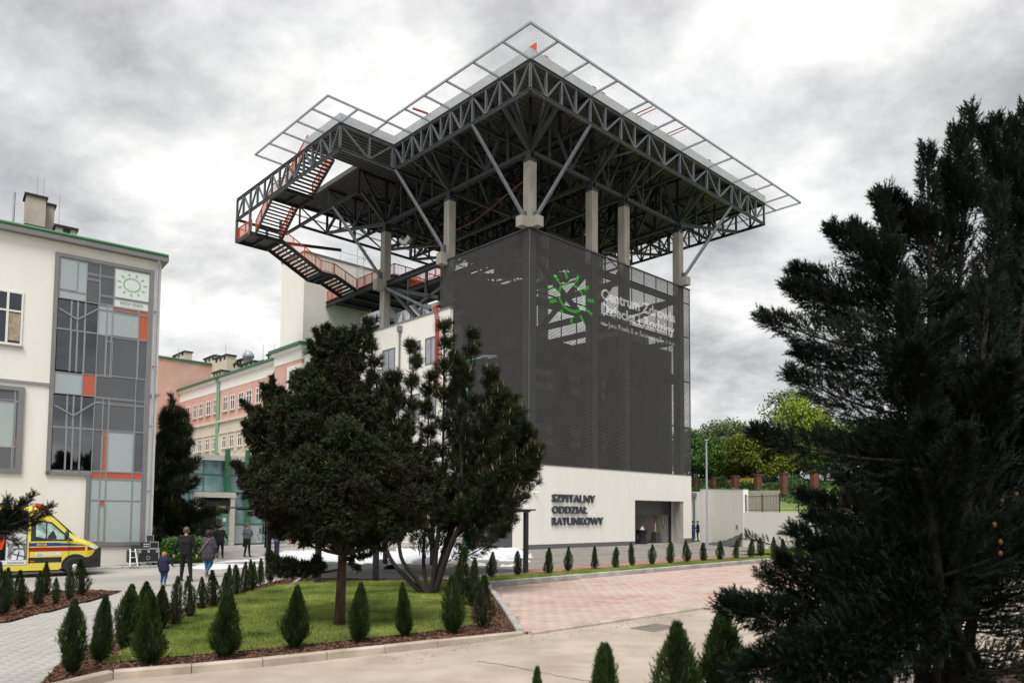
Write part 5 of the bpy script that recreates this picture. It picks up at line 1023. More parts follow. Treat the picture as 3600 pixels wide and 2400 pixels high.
# ---------------------------------------------------------------- thujas
def thuja_mesh(seed, n, sz):
    r = np.random.default_rng(seed); z = r.random(n) ** .85; lean = r.normal(0, .03, 2)
    bulge = .10 * np.sin(z * (5 + 3 * r.random()) + r.random() * 6); prof = (np.clip(z / .2, 0, 1) ** .5 * .9 + .1) * (1 - z ** 2.6) ** .85 * (.185 + bulge * .3) + .010
    a = r.random(n) * 6.283; lob = 1 + .2 * np.sin(a * 2 + z * 6 + seed) + .16 * np.sin(a * 3 - z * 9 + seed * 2); rad = prof * lob * (.45 + .62 * np.sqrt(r.random(n))); rad = np.where(r.random(n) < .14, rad * 1.28, rad)
    P = np.stack([rad * np.cos(a) + lean[0] * z, rad * np.sin(a) + lean[1] * z, .03 + z * .93], 1); Dr = np.stack([np.cos(a) * .75, np.sin(a) * .75, .75 + .6 * z], 1) + r.normal(0, .28, (n, 3))
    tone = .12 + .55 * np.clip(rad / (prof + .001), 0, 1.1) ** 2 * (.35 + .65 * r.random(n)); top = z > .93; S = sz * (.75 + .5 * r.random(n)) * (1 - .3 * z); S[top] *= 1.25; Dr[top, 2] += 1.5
    v, f, t = scatter(P, Dr, S, 'spray', tone, seed)
    return leafmesh('foliage', [(v, f, t)], L_thuja)
def thuja_core(seed): return MB().lathe([(.02, .0), (.02, .06), (.07, .12), (.11, .3), (.095, .55), (.055, .78), (.01, .92)], 9).mesh('stem', M_bark2)  # dark filler cone added inside the foliage so nothing shows through it
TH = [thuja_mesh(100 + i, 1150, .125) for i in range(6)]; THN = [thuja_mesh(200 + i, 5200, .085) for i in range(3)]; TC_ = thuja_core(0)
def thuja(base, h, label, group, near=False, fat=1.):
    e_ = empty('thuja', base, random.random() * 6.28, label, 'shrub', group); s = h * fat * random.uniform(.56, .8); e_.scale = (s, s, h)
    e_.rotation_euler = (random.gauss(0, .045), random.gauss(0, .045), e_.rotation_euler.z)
    link('foliage', random.choice(THN if near else TH), e_); link('stem', TC_, e_); return e_  # the stem mesh here is the added filler cone
def th_px(px, yb, yt, label, group, z=.0, near=False, fat=1.):
    b = G(px, yb, z); zt = D(px, yt, b.y).z; return thuja(b, max(.5, zt - z), label, group, near, fat)
ordn = ['first', 'second', 'third', 'fourth', 'fifth', 'sixth', 'seventh', 'eighth', 'ninth', 'tenth', 'eleventh', 'twelfth', 'thirteenth', 'fourteenth', 'fifteenth', 'sixteenth', 'seventeenth', 'eighteenth', 'nineteenth']
row = [(1550 + x / 2.24, 1600 + b / 2.24, 1600 + t / 2.24) for x, b, t in ((405, 965, 770), (615, 945, 760), (855, 930, 730), (1015, 912, 720), (1220, 890, 710), (1380, 878, 715), (1515, 860, 680), (1672, 848, 690), (1815, 835, 665), (1950, 823, 660), (2078, 812, 670))] + [(2350 + x / 1.96, 1300 + b / 1.96, 1300 + t / 1.96) for x, b, t in ((362, 1290, 1160), (470, 1282, 1150), (575, 1270, 1145), (648, 1262, 1135), (737, 1258, 1130), (805, 1253, 1140), (905, 1245, 1118))]
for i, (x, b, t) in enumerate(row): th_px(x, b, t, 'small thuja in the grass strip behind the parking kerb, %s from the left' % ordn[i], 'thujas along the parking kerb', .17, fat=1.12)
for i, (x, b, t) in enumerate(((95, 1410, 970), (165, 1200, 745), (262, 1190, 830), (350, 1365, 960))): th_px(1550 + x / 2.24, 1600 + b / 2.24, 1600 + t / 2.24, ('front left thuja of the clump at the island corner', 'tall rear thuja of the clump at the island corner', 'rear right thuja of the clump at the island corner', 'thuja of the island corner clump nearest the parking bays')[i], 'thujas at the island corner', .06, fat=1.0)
for i, (x, b, t) in enumerate(((520, 1520, 1362), (682, 1496, 1352), (828, 1480, 1345), (935, 1466, 1343), (1045, 1456, 1328))): th_px(x * 1.5306, b * 1.5306, t * 1.5306, 'thuja on the bark strip before the lawn, %s from the left' % ordn[i], 'thujas in front of the lawn', .06, True, fat=1.05)
z14 = lambda x, y: (x / 2.6133, 1850 + y / 2.6133)
lst = [(690, 1420, 730, 1), (940, 1310, 690, 1), (1160, 1180, 590, 1), (1395, 1330, 640, 1), (1335, 1010, 560, 1), (1490, 1010, 590, 1), (1620, 970, 520, 0), (1770, 890, 510, 0), (1870, 810, 515, 0), (1985, 790, 450, 0), (2080, 730, 470, 0), (2115, 700, 400, 0), (2190, 670, 390, 0), (2262, 650, 370, 0), (2335, 630, 345, 0)]
for i, (x, b, t, nr) in enumerate(lst):
    a_, b_ = z14(x, b); _, t_ = z14(x, t); th_px(a_, b_, t_, 'thuja in the row between lawn and grey path, %s counting from the camera end' % ordn[i], 'thujas along the grey path', .05, bool(nr), fat=1.0)
z15p = lambda x, y: (500 + x / 3.618, 1800 + y / 3.618)
for i, (x, b, t) in enumerate(((1430, 1010, 690), (1520, 980, 640), (1640, 940, 540))):
    a_, b_ = z15p(x, b); _, t_ = z15p(x, t); th_px(a_, b_, t_, 'thuja at the far tip of the path row, %s from the left' % ordn[i], 'thujas along the grey path', .05)
for i, (x, b, t) in enumerate(((40, 890, 480), (85, 720, 450), (190, 830, 478), (370, 800, 480), (435, 690, 395), (530, 780, 535), (655, 730, 445), (770, 695, 360), (-80, 820, 470), (-30, 740, 470))):
    a_, b_ = z14(x, b); _, t_ = z14(x, t); th_px(a_, b_, t_, 'thuja in the bark bed before the ambulance, %s' % ('nearest the left frame edge', 'behind the leftmost one', 'third from the left', 'fourth from the left, before the sill', 'tall one before the cab door', 'low one before the cab door', 'left of the front wheel', 'tall one hiding the front wheel', 'just outside the left frame edge', 'half cut by the left frame edge')[i], 'thujas before the ambulance', .03)
th_px(280 + 545 / 3.92, 1700 + 1185 / 3.92, 1700 + 925 / 3.92, 'single small thuja against the cream wall between ambulance and flight case', 'single wall thuja', .06, fat=.9)
for i, (x, t, y, fat) in enumerate(((1900, 2350, 6.3, .55), (2122, 2268, 6.6, 1.0), (2390, 2185, 6.4, 1.15), (2555, 2150, 6.8, 1.15), (2790, 2165, 7.0, 1.1), (3090, 2205, 7.4, 1.1), (3420, 2230, 7.8, 1.1))):
    b = D(x, 2400, y); zt = D(x, t, y).z; thuja((b.x, y, .02), zt - .02, 'foreground thuja at the bottom of the picture, %s from the left' % ordn[i], 'foreground thujas', True, fat)
# ---------------------------------------------------------------- conifers from plumes
def bez(p, q, sag=0., n=9):
    p, q = Vector(p), Vector(q); L_ = (q - p).length; return [p.lerp(q, i / (n - 1)) + Vector((0, 0, -sag * L_ * math.sin(math.pi * i / (n - 1)))) for i in range(n)]
def plume(path, r0, n, sz, r, kind='spray', t0=.12, up=.25, tonal=(.1, .6), rp=1., shape=.8):
    """sprays spread along a branch; rp > 1 keeps its tip slender"""
    path = np.array([tuple(p) for p in path]); m = len(path) - 1; t = t0 + (1 - t0) * r.random(n) ** rp; i = np.minimum((t * m).astype(int), m - 1); fr = (t * m - i)[:, None]; C = path[i] * (1 - fr) + path[i + 1] * fr; tg = path[i + 1] - path[i]; tg /= np.linalg.norm(tg, axis=1, keepdims=True)
    rad = r0 * (np.clip(1 - t, 0, 1) ** shape + .05) * (np.clip((t - t0) / .12, 0, 1) ** .5 * .6 + .4); o = r.normal(0, 1, (n, 3)); o -= (o * tg).sum(1, keepdims=True) * tg; o /= np.linalg.norm(o, axis=1, keepdims=True) + 1e-9; k = np.sqrt(r.random(n)); P = C + o * (rad * k)[:, None]
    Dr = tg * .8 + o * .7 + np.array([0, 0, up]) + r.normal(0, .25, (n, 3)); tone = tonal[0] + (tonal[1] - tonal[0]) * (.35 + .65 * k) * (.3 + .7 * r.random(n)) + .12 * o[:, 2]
    return P, Dr, sz * (.7 + .6 * r.random(n)), tone
def conifer(name, base, label, trunk, limbs, kind, leaf, bark, seed, cat='tree', candle=None, sub=True, group=None, trunk_r=.12):
    """limbs: (start, end, radius, count, size, sag, limb radius)"""
    r = np.random.default_rng(seed); e_ = empty(name, base, 0, label, cat, group); B = Vector(base); mb = MB(); Q = []
    for pth, rr in trunk: mb.tube([Vector(p) - B for p in pth], rr, 9)
    P, Dr, S, Tn = [], [], [], []
    for s, q, rad, n, sz, sag, lr in limbs:
        pth = [p - B for p in bez(s, q, sag)]; mb.tube(pth, [max(.006, lr * (1 - .85 * i / 8)) for i in range(9)], 5)
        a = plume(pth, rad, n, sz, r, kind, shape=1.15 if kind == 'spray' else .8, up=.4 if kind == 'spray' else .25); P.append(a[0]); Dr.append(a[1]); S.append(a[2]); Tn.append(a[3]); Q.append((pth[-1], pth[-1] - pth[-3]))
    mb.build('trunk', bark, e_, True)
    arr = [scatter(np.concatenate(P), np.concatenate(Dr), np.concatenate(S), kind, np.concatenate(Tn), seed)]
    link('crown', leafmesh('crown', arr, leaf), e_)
    if candle:
        pp = np.concatenate(P); tt = np.concatenate(Tn); k = r.choice(len(pp), candle[0], replace=False); tip = np.array([tuple(q[0]) for q in Q]); cp = np.concatenate([pp[k], np.repeat(tip, 3, 0) + r.normal(0, .05, (len(tip) * 3, 3))]); cd_ = np.tile([0, 0, 1.], (len(cp), 1)) + r.normal(0, .16, (len(cp), 3))
        arr = scatter(cp, cd_, candle[1] * (.6 + .7 * r.random(len(cp))), 'candle', np.zeros(len(cp)), seed + 1); tag(link('candles', npmesh('candles', arr[0], arr[1], M_candle), e_), kind='stuff')
    return e_
# ---- big dark juniper at the right edge
r = np.random.default_rng(31); z12 = lambda x, y, d: D(2600 + x / 1.493, 350 + y / 1.493, d); z13 = lambda x, y, d: D(2500 + x / 1.742, 1500 + y / 1.742, d)
bs = D(3330, 2500, 7.6); bs.z = .02
lead = [((3400, 2100, 7.7), (3655, 290, 7.8), .7), ((3420, 2150, 7.8), (3680, 900, 8.0), .7), ((3450, 2000, 8.2), (3560, 800, 8.4), .7), ((3300, 2150, 7.6), (3394, 372, 7.7), .55), ((3290, 2100, 7.5), (3246, 505, 7.5), .5), ((3270, 2000, 7.4), (3096, 660, 7.3), .5), ((3350, 2150, 7.7), (3595, 350, 7.9), .6), ((3380, 2150, 7.4), (3720, 420, 7.5), .6), ((3360, 2150, 7.0), (3500, 640, 6.9), .6), ((3330, 2100, 8.0), (3330, 700, 8.4), .5), ((3300, 2050, 6.9), (3170, 1000, 6.7), .5)]
limbs = []; lp = []
for (x0, y0, d0), (x1, y1, d1), rad in lead:
    s, q = D(x0, y0, d0), D(x1, y1, d1); lp.append((s, q)); limbs.append((s, q, rad, 1500, .15, .0, .07))
tips = [z12(100, 1120, 7.0), z12(235, 950, 7.1), z12(262, 872, 7.2), z12(458, 645, 7.2), z12(570, 640, 7.4), z12(700, 480, 7.4), z12(245, 1415, 6.9), z12(285, 1303, 7.1), z12(305, 938, 7.3), z12(690, 780, 7.2), z12(1050, 305, 7.5), z12(1110, 122, 7.7), z12(1245, 112, 7.7), z12(1320, 70, 7.8), z12(790, 485, 7.3), z12(1410, 75, 7.8),
        z13(245, 5, 6.8), z13(485, 612, 6.6), z13(415, 790, 6.5), z13(120, 1045, 6.2), z13(65, 1075, 6.0), z13(330, 880, 6.5), z13(600, 520, 6.9), z13(560, 400, 7.0), z13(640, 700, 6.7), z13(250, 1400, 5.9), z13(420, 1520, 5.9), z13(860, 1240, 6.6), z13(640, 1560, 6.0), z13(180, 1490, 5.7)]
for q in tips:
    # spring from the nearest leader, lower than the tip
    bx, bd = None, 1e9
    for s, e in lp[3:7] + lp[8:9] + lp[10:11]:
        for k in range(12):
            p = s.lerp(e, k / 14); dd = (p - q).length + (2.0 if p.z > q.z - .25 else 0)
            if p.z < 1.0: dd += 1
            if dd < bd: bd, bx = dd, p
    L_ = (bx - q).length; limbs.append((bx, q, .21 + .17 * L_, int(330 + 440 * L_), .12, .05, .02))
for k in range(64):
    s, e = lp[k % len(lp)]; h = r.random() ** 1.1 * .8; p = s.lerp(e, h); a = r.random() * 6.283; ln = (1.5 - 1.1 * h) * (.55 + .5 * r.random()); q = p + Vector((math.cos(a) * ln, math.sin(a) * ln * .8, .35 * ln + .1))
    if q.x / q.y < .34 - .13 * (q.z / 6): continue
    limbs.append((p, q, .20 + .16 * ln, int(300 + 260 * ln), .13, .03, .025))
for k in range(66):       # thin lower branches, more open
    p = Vector((bs.x - .2 + .5 * r.random(), bs.y - .3 + .6 * r.random(), .7 + 1.3 * r.random())); a = math.pi * (.75 + .8 * r.random()) if k % 3 else -1. * r.random(); ln = .9 + 1.2 * r.random(); q = p + Vector((math.cos(a) * ln, math.sin(a) * ln * .6 - .15, .12 + .3 * r.random())); limbs.append((p, q, .2, 190, .10, .04, .014))
trk = [([bs, D(3320, 2200, 7.6), D(3300, 1950, 7.6), D(3330, 1400, 7.7), D(3390, 600, 7.7)], [.075, .06, .05, .04, .012])] + [([Vector(bs) + Vector((random.uniform(-.3, .4), random.uniform(-.3, .3), .3)), s, e], [.035, .035, .01]) for s, e in lp]
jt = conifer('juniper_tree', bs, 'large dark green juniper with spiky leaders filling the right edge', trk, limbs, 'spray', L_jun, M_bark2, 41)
cn = r.random((26, 2)); mb = MB()
for i in range(26):
    s, e = lp[[6, 7, 8, 3][i % 4]]; p = s.lerp(e, .05 + .5 * cn[i, 0]) - bs; c = p + Vector((.5 * (cn[i, 1] - .3), -.55 - .2 * cn[i, 0], .1))
    mb.ball(c, (.018, .018, .026), 7, 5)
tag(mb.build('cones', mat('cone_brown', (.10, .047, .019), .8, var=.3, scale=30), jt), kind='stuff')
# ---- juniper branch reaching in from the left edge
z4r = lambda x, y, d: D(x / 4.48, 1750 + y / 4.48, d); lb = D(-420, 2350, 8.2); lb.z = .03; ltop = D(-260, 1760, 8.2); lj = []
mid = z4r(-60, 620, 8.0)
for x, y, rad, n, dd in ((545, 40, .11, 230, 7.9), (840, 215, .08, 230, 7.8), (780, 345, .07, 170, 7.9), (170, 140, .07, 120, 8.1), (120, 85, .06, 90, 8.2), (300, 300, .12, 260, 8.0), (430, 600, .08, 120, 7.8), (330, 830, .06, 100, 7.8), (380, 180, .10, 170, 8.0), (640, 460, .07, 120, 7.9)):
    lj.append((mid if y > 120 else z4r(60, 500, 8.0), z4r(x, y, dd), rad, n, .075, .03, .018))
lj += [(ltop, mid, .35, 500, .12, .0, .05), (ltop, D(-300, 1450, 8.3), .4, 700, .13, 0, .05), (ltop, D(-500, 1700, 8.1), .4, 500, .13, 0, .04)]
conifer('juniper_bush', lb, 'dark juniper whose ragged branch crosses in front of the ambulance', [([lb, ltop], [.09, .06])], lj, 'spray', L_jun, M_bark2, 43)
# ---- clumpy brown-green juniper with a bare trunk on the lawn
def clump_tree(name, base, label, trunk, centres, leaf, bark, seed, hub, kind='tuft', ts=.115, dens=185, extra=()):
    """centres: (point, radius); every clump hangs on its own twig"""
    r = np.random.default_rng(seed); e_ = empty(name, base, 0, label, 'tree'); B = Vector(base); mb = MB(); P, Dr, S, Tn = [], [], [], []
    for pth, rr in trunk: mb.tube([Vector(p) - B for p in pth], rr, 9)
    for c, rad in centres:
        c = c - B; h = hub(c); mb.tube(bez(h, c, .06, 5), [.03, .022, .016, .011, .006], 5); n = int(dens * (rad / .3) ** 2); o = r.normal(0, 1, (n, 3)); o /= np.linalg.norm(o, axis=1, keepdims=True); k = r.random(n) ** .4
        lob = 1 + .25 * np.sin(o[:, 0] * 5 + c.x * 9) * np.sin(o[:, 2] * 5 + c.z * 7)
        P.append(np.array(c) + o * (rad * k * lob)[:, None] * [1, 1, .8]); Dr.append(o + [0, 0, .45] + r.normal(0, .3, (n, 3))); S.append(ts * (.65 + .6 * r.random(n))); base_t = r.normal(0, .15)
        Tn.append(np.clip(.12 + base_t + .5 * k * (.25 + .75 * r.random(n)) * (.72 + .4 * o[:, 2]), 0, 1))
    for s_, q_, rad, n, sz in extra:
        pth = [p - B for p in bez(s_, q_, .04)]; mb.tube(pth, [.03 - .0028 * i for i in range(9)], 5)
        if n: a_ = plume(pth, rad, n, sz, r, kind, t0=.3); P.append(a_[0]); Dr.append(a_[1]); S.append(a_[2]); Tn.append(a_[3])
    mb.build('trunk', bark, e_, True); link('crown', leafmesh('crown', [scatter(np.concatenate(P), np.concatenate(Dr), np.concatenate(S), kind, np.concatenate(Tn), seed, 6)], leaf), e_); return e_
z9d = lambda x, y, d: D(800 + x / 1.3635, 1100 + y / 1.3635, d); b1 = G(1200, 2205, .08); d1 = b1.y; r = np.random.default_rng(5)
trunk = [([b1, z9d(555, 1240, d1), z9d(560, 900, d1), z9d(565, 500, d1), z9d(580, 150, d1)], [.115, .09, .075, .045, .015])]
OUT1 = [(580, 95), (610, 190), (628, 300), (655, 420), (710, 540), (810, 660), (920, 760), (965, 850), (955, 960), (880, 1010), (780, 1060), (700, 1105), (600, 1095), (480, 1070), (380, 1095), (250, 1045), (190, 985), (130, 900), (110, 830), (175, 740), (150, 600), (165, 500), (215, 455), (280, 375), (350, 400), (405, 290), (420, 225), (455, 240), (505, 150)]
cand = r.random((9000, 2)) * [930, 1010] + [100, 95]; cand = cand[inpoly(cand, OUT1)]; ch_ = []
for c in cand:
    if all((c[0] - q[0]) ** 2 + (c[1] - q[1]) ** 2 > (35 + 16 * r.random()) ** 2 for q in ch_): ch_.append(c)
cen = []; ex0 = []
for x, y in ch_:
    row_ = [p for p in ch_ if abs(p[1] - y) < 60]; xl = min(p[0] for p in row_); xr = max(p[0] for p in row_); hw_ = max(40, (xr - xl) / 2); u_ = (x - (xl + xr) / 2) / hw_; dm = math.sqrt(max(0.03, 1 - u_ * u_)) * hw_ / 227 * .8
    if (u_ * u_ > .5 and r.random() < .42) or r.random() < .12 or (y < 420 and abs(u_) > .75 and r.random() < .4): continue
    if abs(u_) > .55 or y < 300 or r.random() < .12:
        p_ = z9d(x, y, d1); o_ = Vector((.24 * u_ * (.6 + .8 * r.random()), -.1, .22 + .3 * r.random())); ex0.append((p_, p_ + o_ * (1.0 + .5 * r.random()), .10, 70, .11))
    for sgn in ((-1, ) if r.random() < .35 else (-1, .6)):
        edge = min(x - xl, xr - x); rad = (.17 if y < 330 else .21) + .09 * r.random() + (.06 if edge > 60 else 0); cen.append((z9d(x + r.normal(0, 8), y + r.normal(0, 8), d1 + sgn * dm * (.35 + .65 * r.random())), rad))
hub1 = lambda c: Vector((0.06, 0, max(1.4, c.z - .35 - .25 * math.hypot(c.x, c.y)))) if c.z > 1.2 else Vector((0, 0, c.z + .1))
ex1 = [(z9d(545, 1240, d1), z9d(255, 1262, d1 - .3), .1, 30, .1), (z9d(380, 1272, d1 - .2), z9d(300, 1200, d1 - .3), .3, 110, .12), (z9d(330, 1270, d1 - .2), z9d(200, 1180, d1 - .2), .3, 120, .12), (z9d(440, 1268, d1 - .1), z9d(430, 1180, d1 - .2), .26, 90, .11), (z9d(350, 1270, d1 - .2), z9d(250, 1215, d1 - .35), .24, 90, .11), (z9d(420, 1270, d1 - .2), z9d(370, 1215, d1 - .3), .24, 80, .11), (z9d(555, 1180, d1), z9d(700, 1160, d1 - .3), .1, 50, .1), (z9d(555, 1150, d1), z9d(640, 1240, d1 - .3), .08, 50, .1)]
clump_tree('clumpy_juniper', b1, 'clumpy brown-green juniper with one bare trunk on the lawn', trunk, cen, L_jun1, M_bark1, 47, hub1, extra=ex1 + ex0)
# ---- multi-stemmed mountain pine behind it
b2 = G(1497, 2090, .08); d2 = b2.y; r = np.random.default_rng(9); tr = []; lm = []
ST = [([(960, 1370), (880, 1290), (770, 1150), (735, 900), (725, 500), (668, 78)], .5, .075), ([(965, 1370), (905, 1270), (830, 1140), (850, 800), (890, 185)], -.2, .075), ([(975, 1370), (945, 1200), (955, 900), (960, 330)], .5, .06), ([(985, 1370), (1005, 1150), (1030, 800), (1030, 85)], -.3, .08), ([(990, 1370), (1050, 1120), (1125, 850), (1165, 118)], .3, .09), ([(1000, 1370), (1090, 1080), (1230, 860), (1330, 680), (1370, 480)], -.4, .085), ([(1090, 1080), (1280, 920), (1430, 780), (1475, 670)], -.1, .05), ([(1050, 1120), (1180, 800), (1250, 560), (1262, 300)], .5, .05), ([(1125, 850), (1110, 500), (1098, 235)], -.5, .045), ([(850, 800), (800, 560), (790, 335)], -.5, .045), ([(1230, 860), (1390, 700), (1440, 560)], .5, .04), ([(1230, 860), (1330, 560), (1310, 400)], 0, .04)]
for pts_, dd, rr in ST:
    n = len(pts_); pth = [z9d(x, y, d2 + dd * min(1, (1370 - y) / 400)) for x, y in pts_]
    if pts_[0][1] == 1370: pth[0].z = b2.z - .02
    fine = []                                   # smooth the stem
    for i in range(n - 1):
        p0, p1, p2, p3 = pth[max(i - 1, 0)], pth[i], pth[i + 1], pth[min(i + 2, n - 1)]
        for k in range(6): t = k / 6; fine.append(.5 * ((2 * p1) + (p2 - p0) * t + (2 * p0 - 5 * p1 + 4 * p2 - p3) * t * t + (3 * p1 - p0 - 3 * p2 + p3) * t ** 3))
    fine.append(pth[-1]); m_ = len(fine); tr.append((fine, [rr * (1 - .86 * i / m_) + .006 for i in range(m_)])); top = fine[-1]; lm.append((fine[int(m_ * .72)], top, .17, 90, .2, 0, .012))
    for i in range(m_):
        f_ = i / m_; p = fine[i]
        if p.z < 1.9: continue
        for k in range(3):
            a = r.random() * 6.283; ln = (.8 * (1 - f_) + .2) * (.5 + .65 * r.random()); q = p + Vector((math.cos(a) * ln * .8, math.sin(a) * ln * .8, .75 * ln + .05)); lm.append((p - Vector((0, 0, .05)), q, .15, int(20 + 42 * ln), .19, .10, .011))
for x, y in ((1475, 770), (1420, 870), (1385, 1000), (1300, 930), (1240, 1010), (1330, 800), (1200, 1060), (1060, 1010), (960, 1030), (1160, 960), (1010, 960), (900, 1000), (1120, 900), (1400, 930), (1330, 1040)):
    q = z9d(x, y, d2 + r.normal(0, .4)); p = b2.lerp(q, .45) + Vector((0, 0, .15)); lm.append((p, q, .2, 60, .19, .06, .016))
    for k in range(3): q2 = q + Vector((r.normal(0, .25), r.normal(0, .25), .15 + .25 * r.random())); lm.append((p.lerp(q, .7), q2, .14, 40, .18, .05, .01))
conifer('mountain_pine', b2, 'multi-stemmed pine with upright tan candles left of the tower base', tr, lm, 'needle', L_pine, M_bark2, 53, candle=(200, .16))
# ---- dark pine beside the left wing, small dark cypress top behind
b3 = G(650, 1962, .0); d3 = b3.y; r = np.random.default_rng(11); z3d = lambda x, y, d: D(500 + x / 1.8447, 1150 + y / 1.8447, d); tr = [([b3, z3d(180, 480, d3)], [.16, .03])]; lm = [(b3 + Vector((0, 0, 4)), z3d(180, 480, d3), .4, 260, .3, 0, .02)]
for k in range(120):
    h = r.random(); yy = 560 + 830 * h; w_l = 40 + 150 * min(1, h * 1.7); w_r = 60 + 300 * min(1, h ** 1.1 * 1.2); f_ = r.random() * 2 - 1; x = 200 + (f_ * w_l if f_ < 0 else f_ * w_r) ; x = max(x, 92); s = z3d(190, yy + 90, d3); q = z3d(x, yy, d3 + r.normal(0, 1) * 1.2 * (.3 + h)); lm.append((s, q, .45, 120, .34, 0, .03))
conifer('dark_pine', b3, 'dark dense pine growing close to the corner of the left wing', tr, lm, 'needle', L_pine, M_bark2, 59, candle=(160, .3))
b4 = D(940, 1850, 48); b4.z = 0; r = np.random.default_rng(13); lm = [(Vector((b4.x, 48, .5 + k * .5)), Vector((b4.x + r.normal(0, .3), 48 + r.normal(0, .3), 1.6 + k * .53)), .8 - .045 * k, 170, .3, 0, .03) for k in range(15)]
tp = D(945, 1385, 48); lm.append((Vector((b4.x, 48, 6)), tp, .55, 260, .28, 0, .03))
conifer('dark_cypress', b4, 'narrow dark cypress top rising behind the clumpy juniper', [([b4, tp], [.12, .02])], lm, 'spray', L_jun, M_bark2, 61)
# ---- clipped hedge beside the walking man
hd = empty('hedge', (WX + WD * 1.0 + WN * .35)[:], WA, 'clipped leafy green hedge behind the walking family', 'hedge'); n = 5200; r = np.random.default_rng(17); P = r.random((n, 3)) * [1.35, 1.1, 1.0]; ax = r.integers(0, 4, n); P[ax == 0, 1] = r.normal(0, .03, (ax == 0).sum()); P[ax == 1, 2] = 1.0 + r.normal(0, .04, (ax == 1).sum()); P[ax == 2, 0] = r.normal(0, .04, (ax == 2).sum())
link('foliage', leafmesh('foliage', [scatter(P, r.normal(0, 1, (n, 3)), np.full(n, .12), 'leaf', .3 + .5 * r.random(n), 3)], L_dec), hd); box('twigs', (.1, 1.25, .1, 1.0, 0, .92), M_bark2, hd)
# ---------------------------------------------------------------- deciduous trees on the hill
def broadleaf(name, x, yt, dep, w, label, leaf, seed, ls=.32, n=2600, zb=None, airy=.0, group='trees on the hillside'):
    r = np.random.default_rng(seed); p = D(x, 1700, dep); gz = hill(p.x, dep) if zb is None else zb; zt = D(x, yt, dep).z; h = zt - gz; b = Vector((p.x, dep, gz - .2)); e_ = empty(name, b, 0, label, 'tree', group); mb = MB(); mb.tube([(0, 0, 0), (.1, 0, h * .3), (-.1, .1, h * .6), (0, 0, h * .92)], [.035 * h, .028 * h, .016 * h, .004 * h], 7); P = []; O = []
    nl = int(26 + w * 2)
    for k in range(nl):
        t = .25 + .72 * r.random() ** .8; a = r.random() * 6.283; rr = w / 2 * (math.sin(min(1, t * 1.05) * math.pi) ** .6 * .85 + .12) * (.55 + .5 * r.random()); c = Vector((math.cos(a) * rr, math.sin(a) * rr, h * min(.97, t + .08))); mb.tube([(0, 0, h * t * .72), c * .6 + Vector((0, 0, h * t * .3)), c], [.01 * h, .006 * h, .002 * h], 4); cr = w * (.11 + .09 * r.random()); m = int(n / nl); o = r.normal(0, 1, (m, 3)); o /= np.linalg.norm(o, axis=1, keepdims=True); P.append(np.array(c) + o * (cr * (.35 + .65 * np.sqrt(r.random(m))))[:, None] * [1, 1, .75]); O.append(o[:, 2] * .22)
    mb.build('trunk', M_bark1, e_); P = np.concatenate(P); O = np.concatenate(O); link('crown', leafmesh('crown', [scatter(P, r.normal(0, 1, P.shape), ls * (.6 + .8 * r.random(len(P))), 'leaf', np.clip(.25 + .5 * r.random(len(P)) + O, 0, 1), seed)], leaf), e_); return e_
zx = lambda x: 2350 + x / 1.96; zy = lambda y: 1300 + y / 1.96
broadleaf('broadleaf_tree', zx(165), zy(425), 110, 9, 'green leafy tree rising just right of the dark screen', L_dec, 71)
broadleaf('broadleaf_tree', zx(225), zy(470), 96, 8, 'dense dark green tree behind the silver lamp post', L_dec, 72, n=3400)
broadleaf('broadleaf_tree', zx(395), zy(372), 105, 11, 'grey-green silvery willow-like tree left of the golden tree', L_silv, 73, n=3600)
broadleaf('broadleaf_tree', zx(300), zy(560), 90, 8, 'low dark green bushy tree behind the hillside pillars', L_dec, 74, n=3000)
broadleaf('golden_tree', zx(605), zy(445), 84, 9, 'bright golden yellow-green tree behind the brick pillars', L_yel, 75, n=3000)
broadleaf('broadleaf_tree', zx(470), zy(590), 92, 8, 'deep green tree low between silvery and golden trees', L_dec, 76, n=2600)
broadleaf('tall_birch', zx(860), zy(110), 98, 9, 'tall airy pale tree rising beside the big juniper', L_silv, 77, n=1500)
broadleaf('golden_tree', zx(890), zy(230), 92, 11, 'tall yellow-green tree half hidden by the big juniper', L_yel, 78, n=3400)
broadleaf('broadleaf_tree', zx(800), zy(470), 88, 9, 'mid-green tree under the tall yellow-green tree', L_dec, 79, n=2800)
broadleaf('broadleaf_tree', zx(1080), zy(420), 90, 11, 'green tree hidden behind the left side of the big juniper', L_dec, 80, n=2600)
broadleaf('broadleaf_tree', zx(1400), zy(330), 95, 14, 'broad green tree behind the middle of the big juniper', L_dec, 81, n=2600)
broadleaf('broadleaf_tree', zx(1850), zy(350), 95, 16, 'broad green tree behind the right side of the big juniper', L_dec, 82, n=2600)
broadleaf('broadleaf_tree', zx(2350), zy(380), 95, 16, 'green tree behind the far right of the big juniper', L_dec, 83, n=2600)
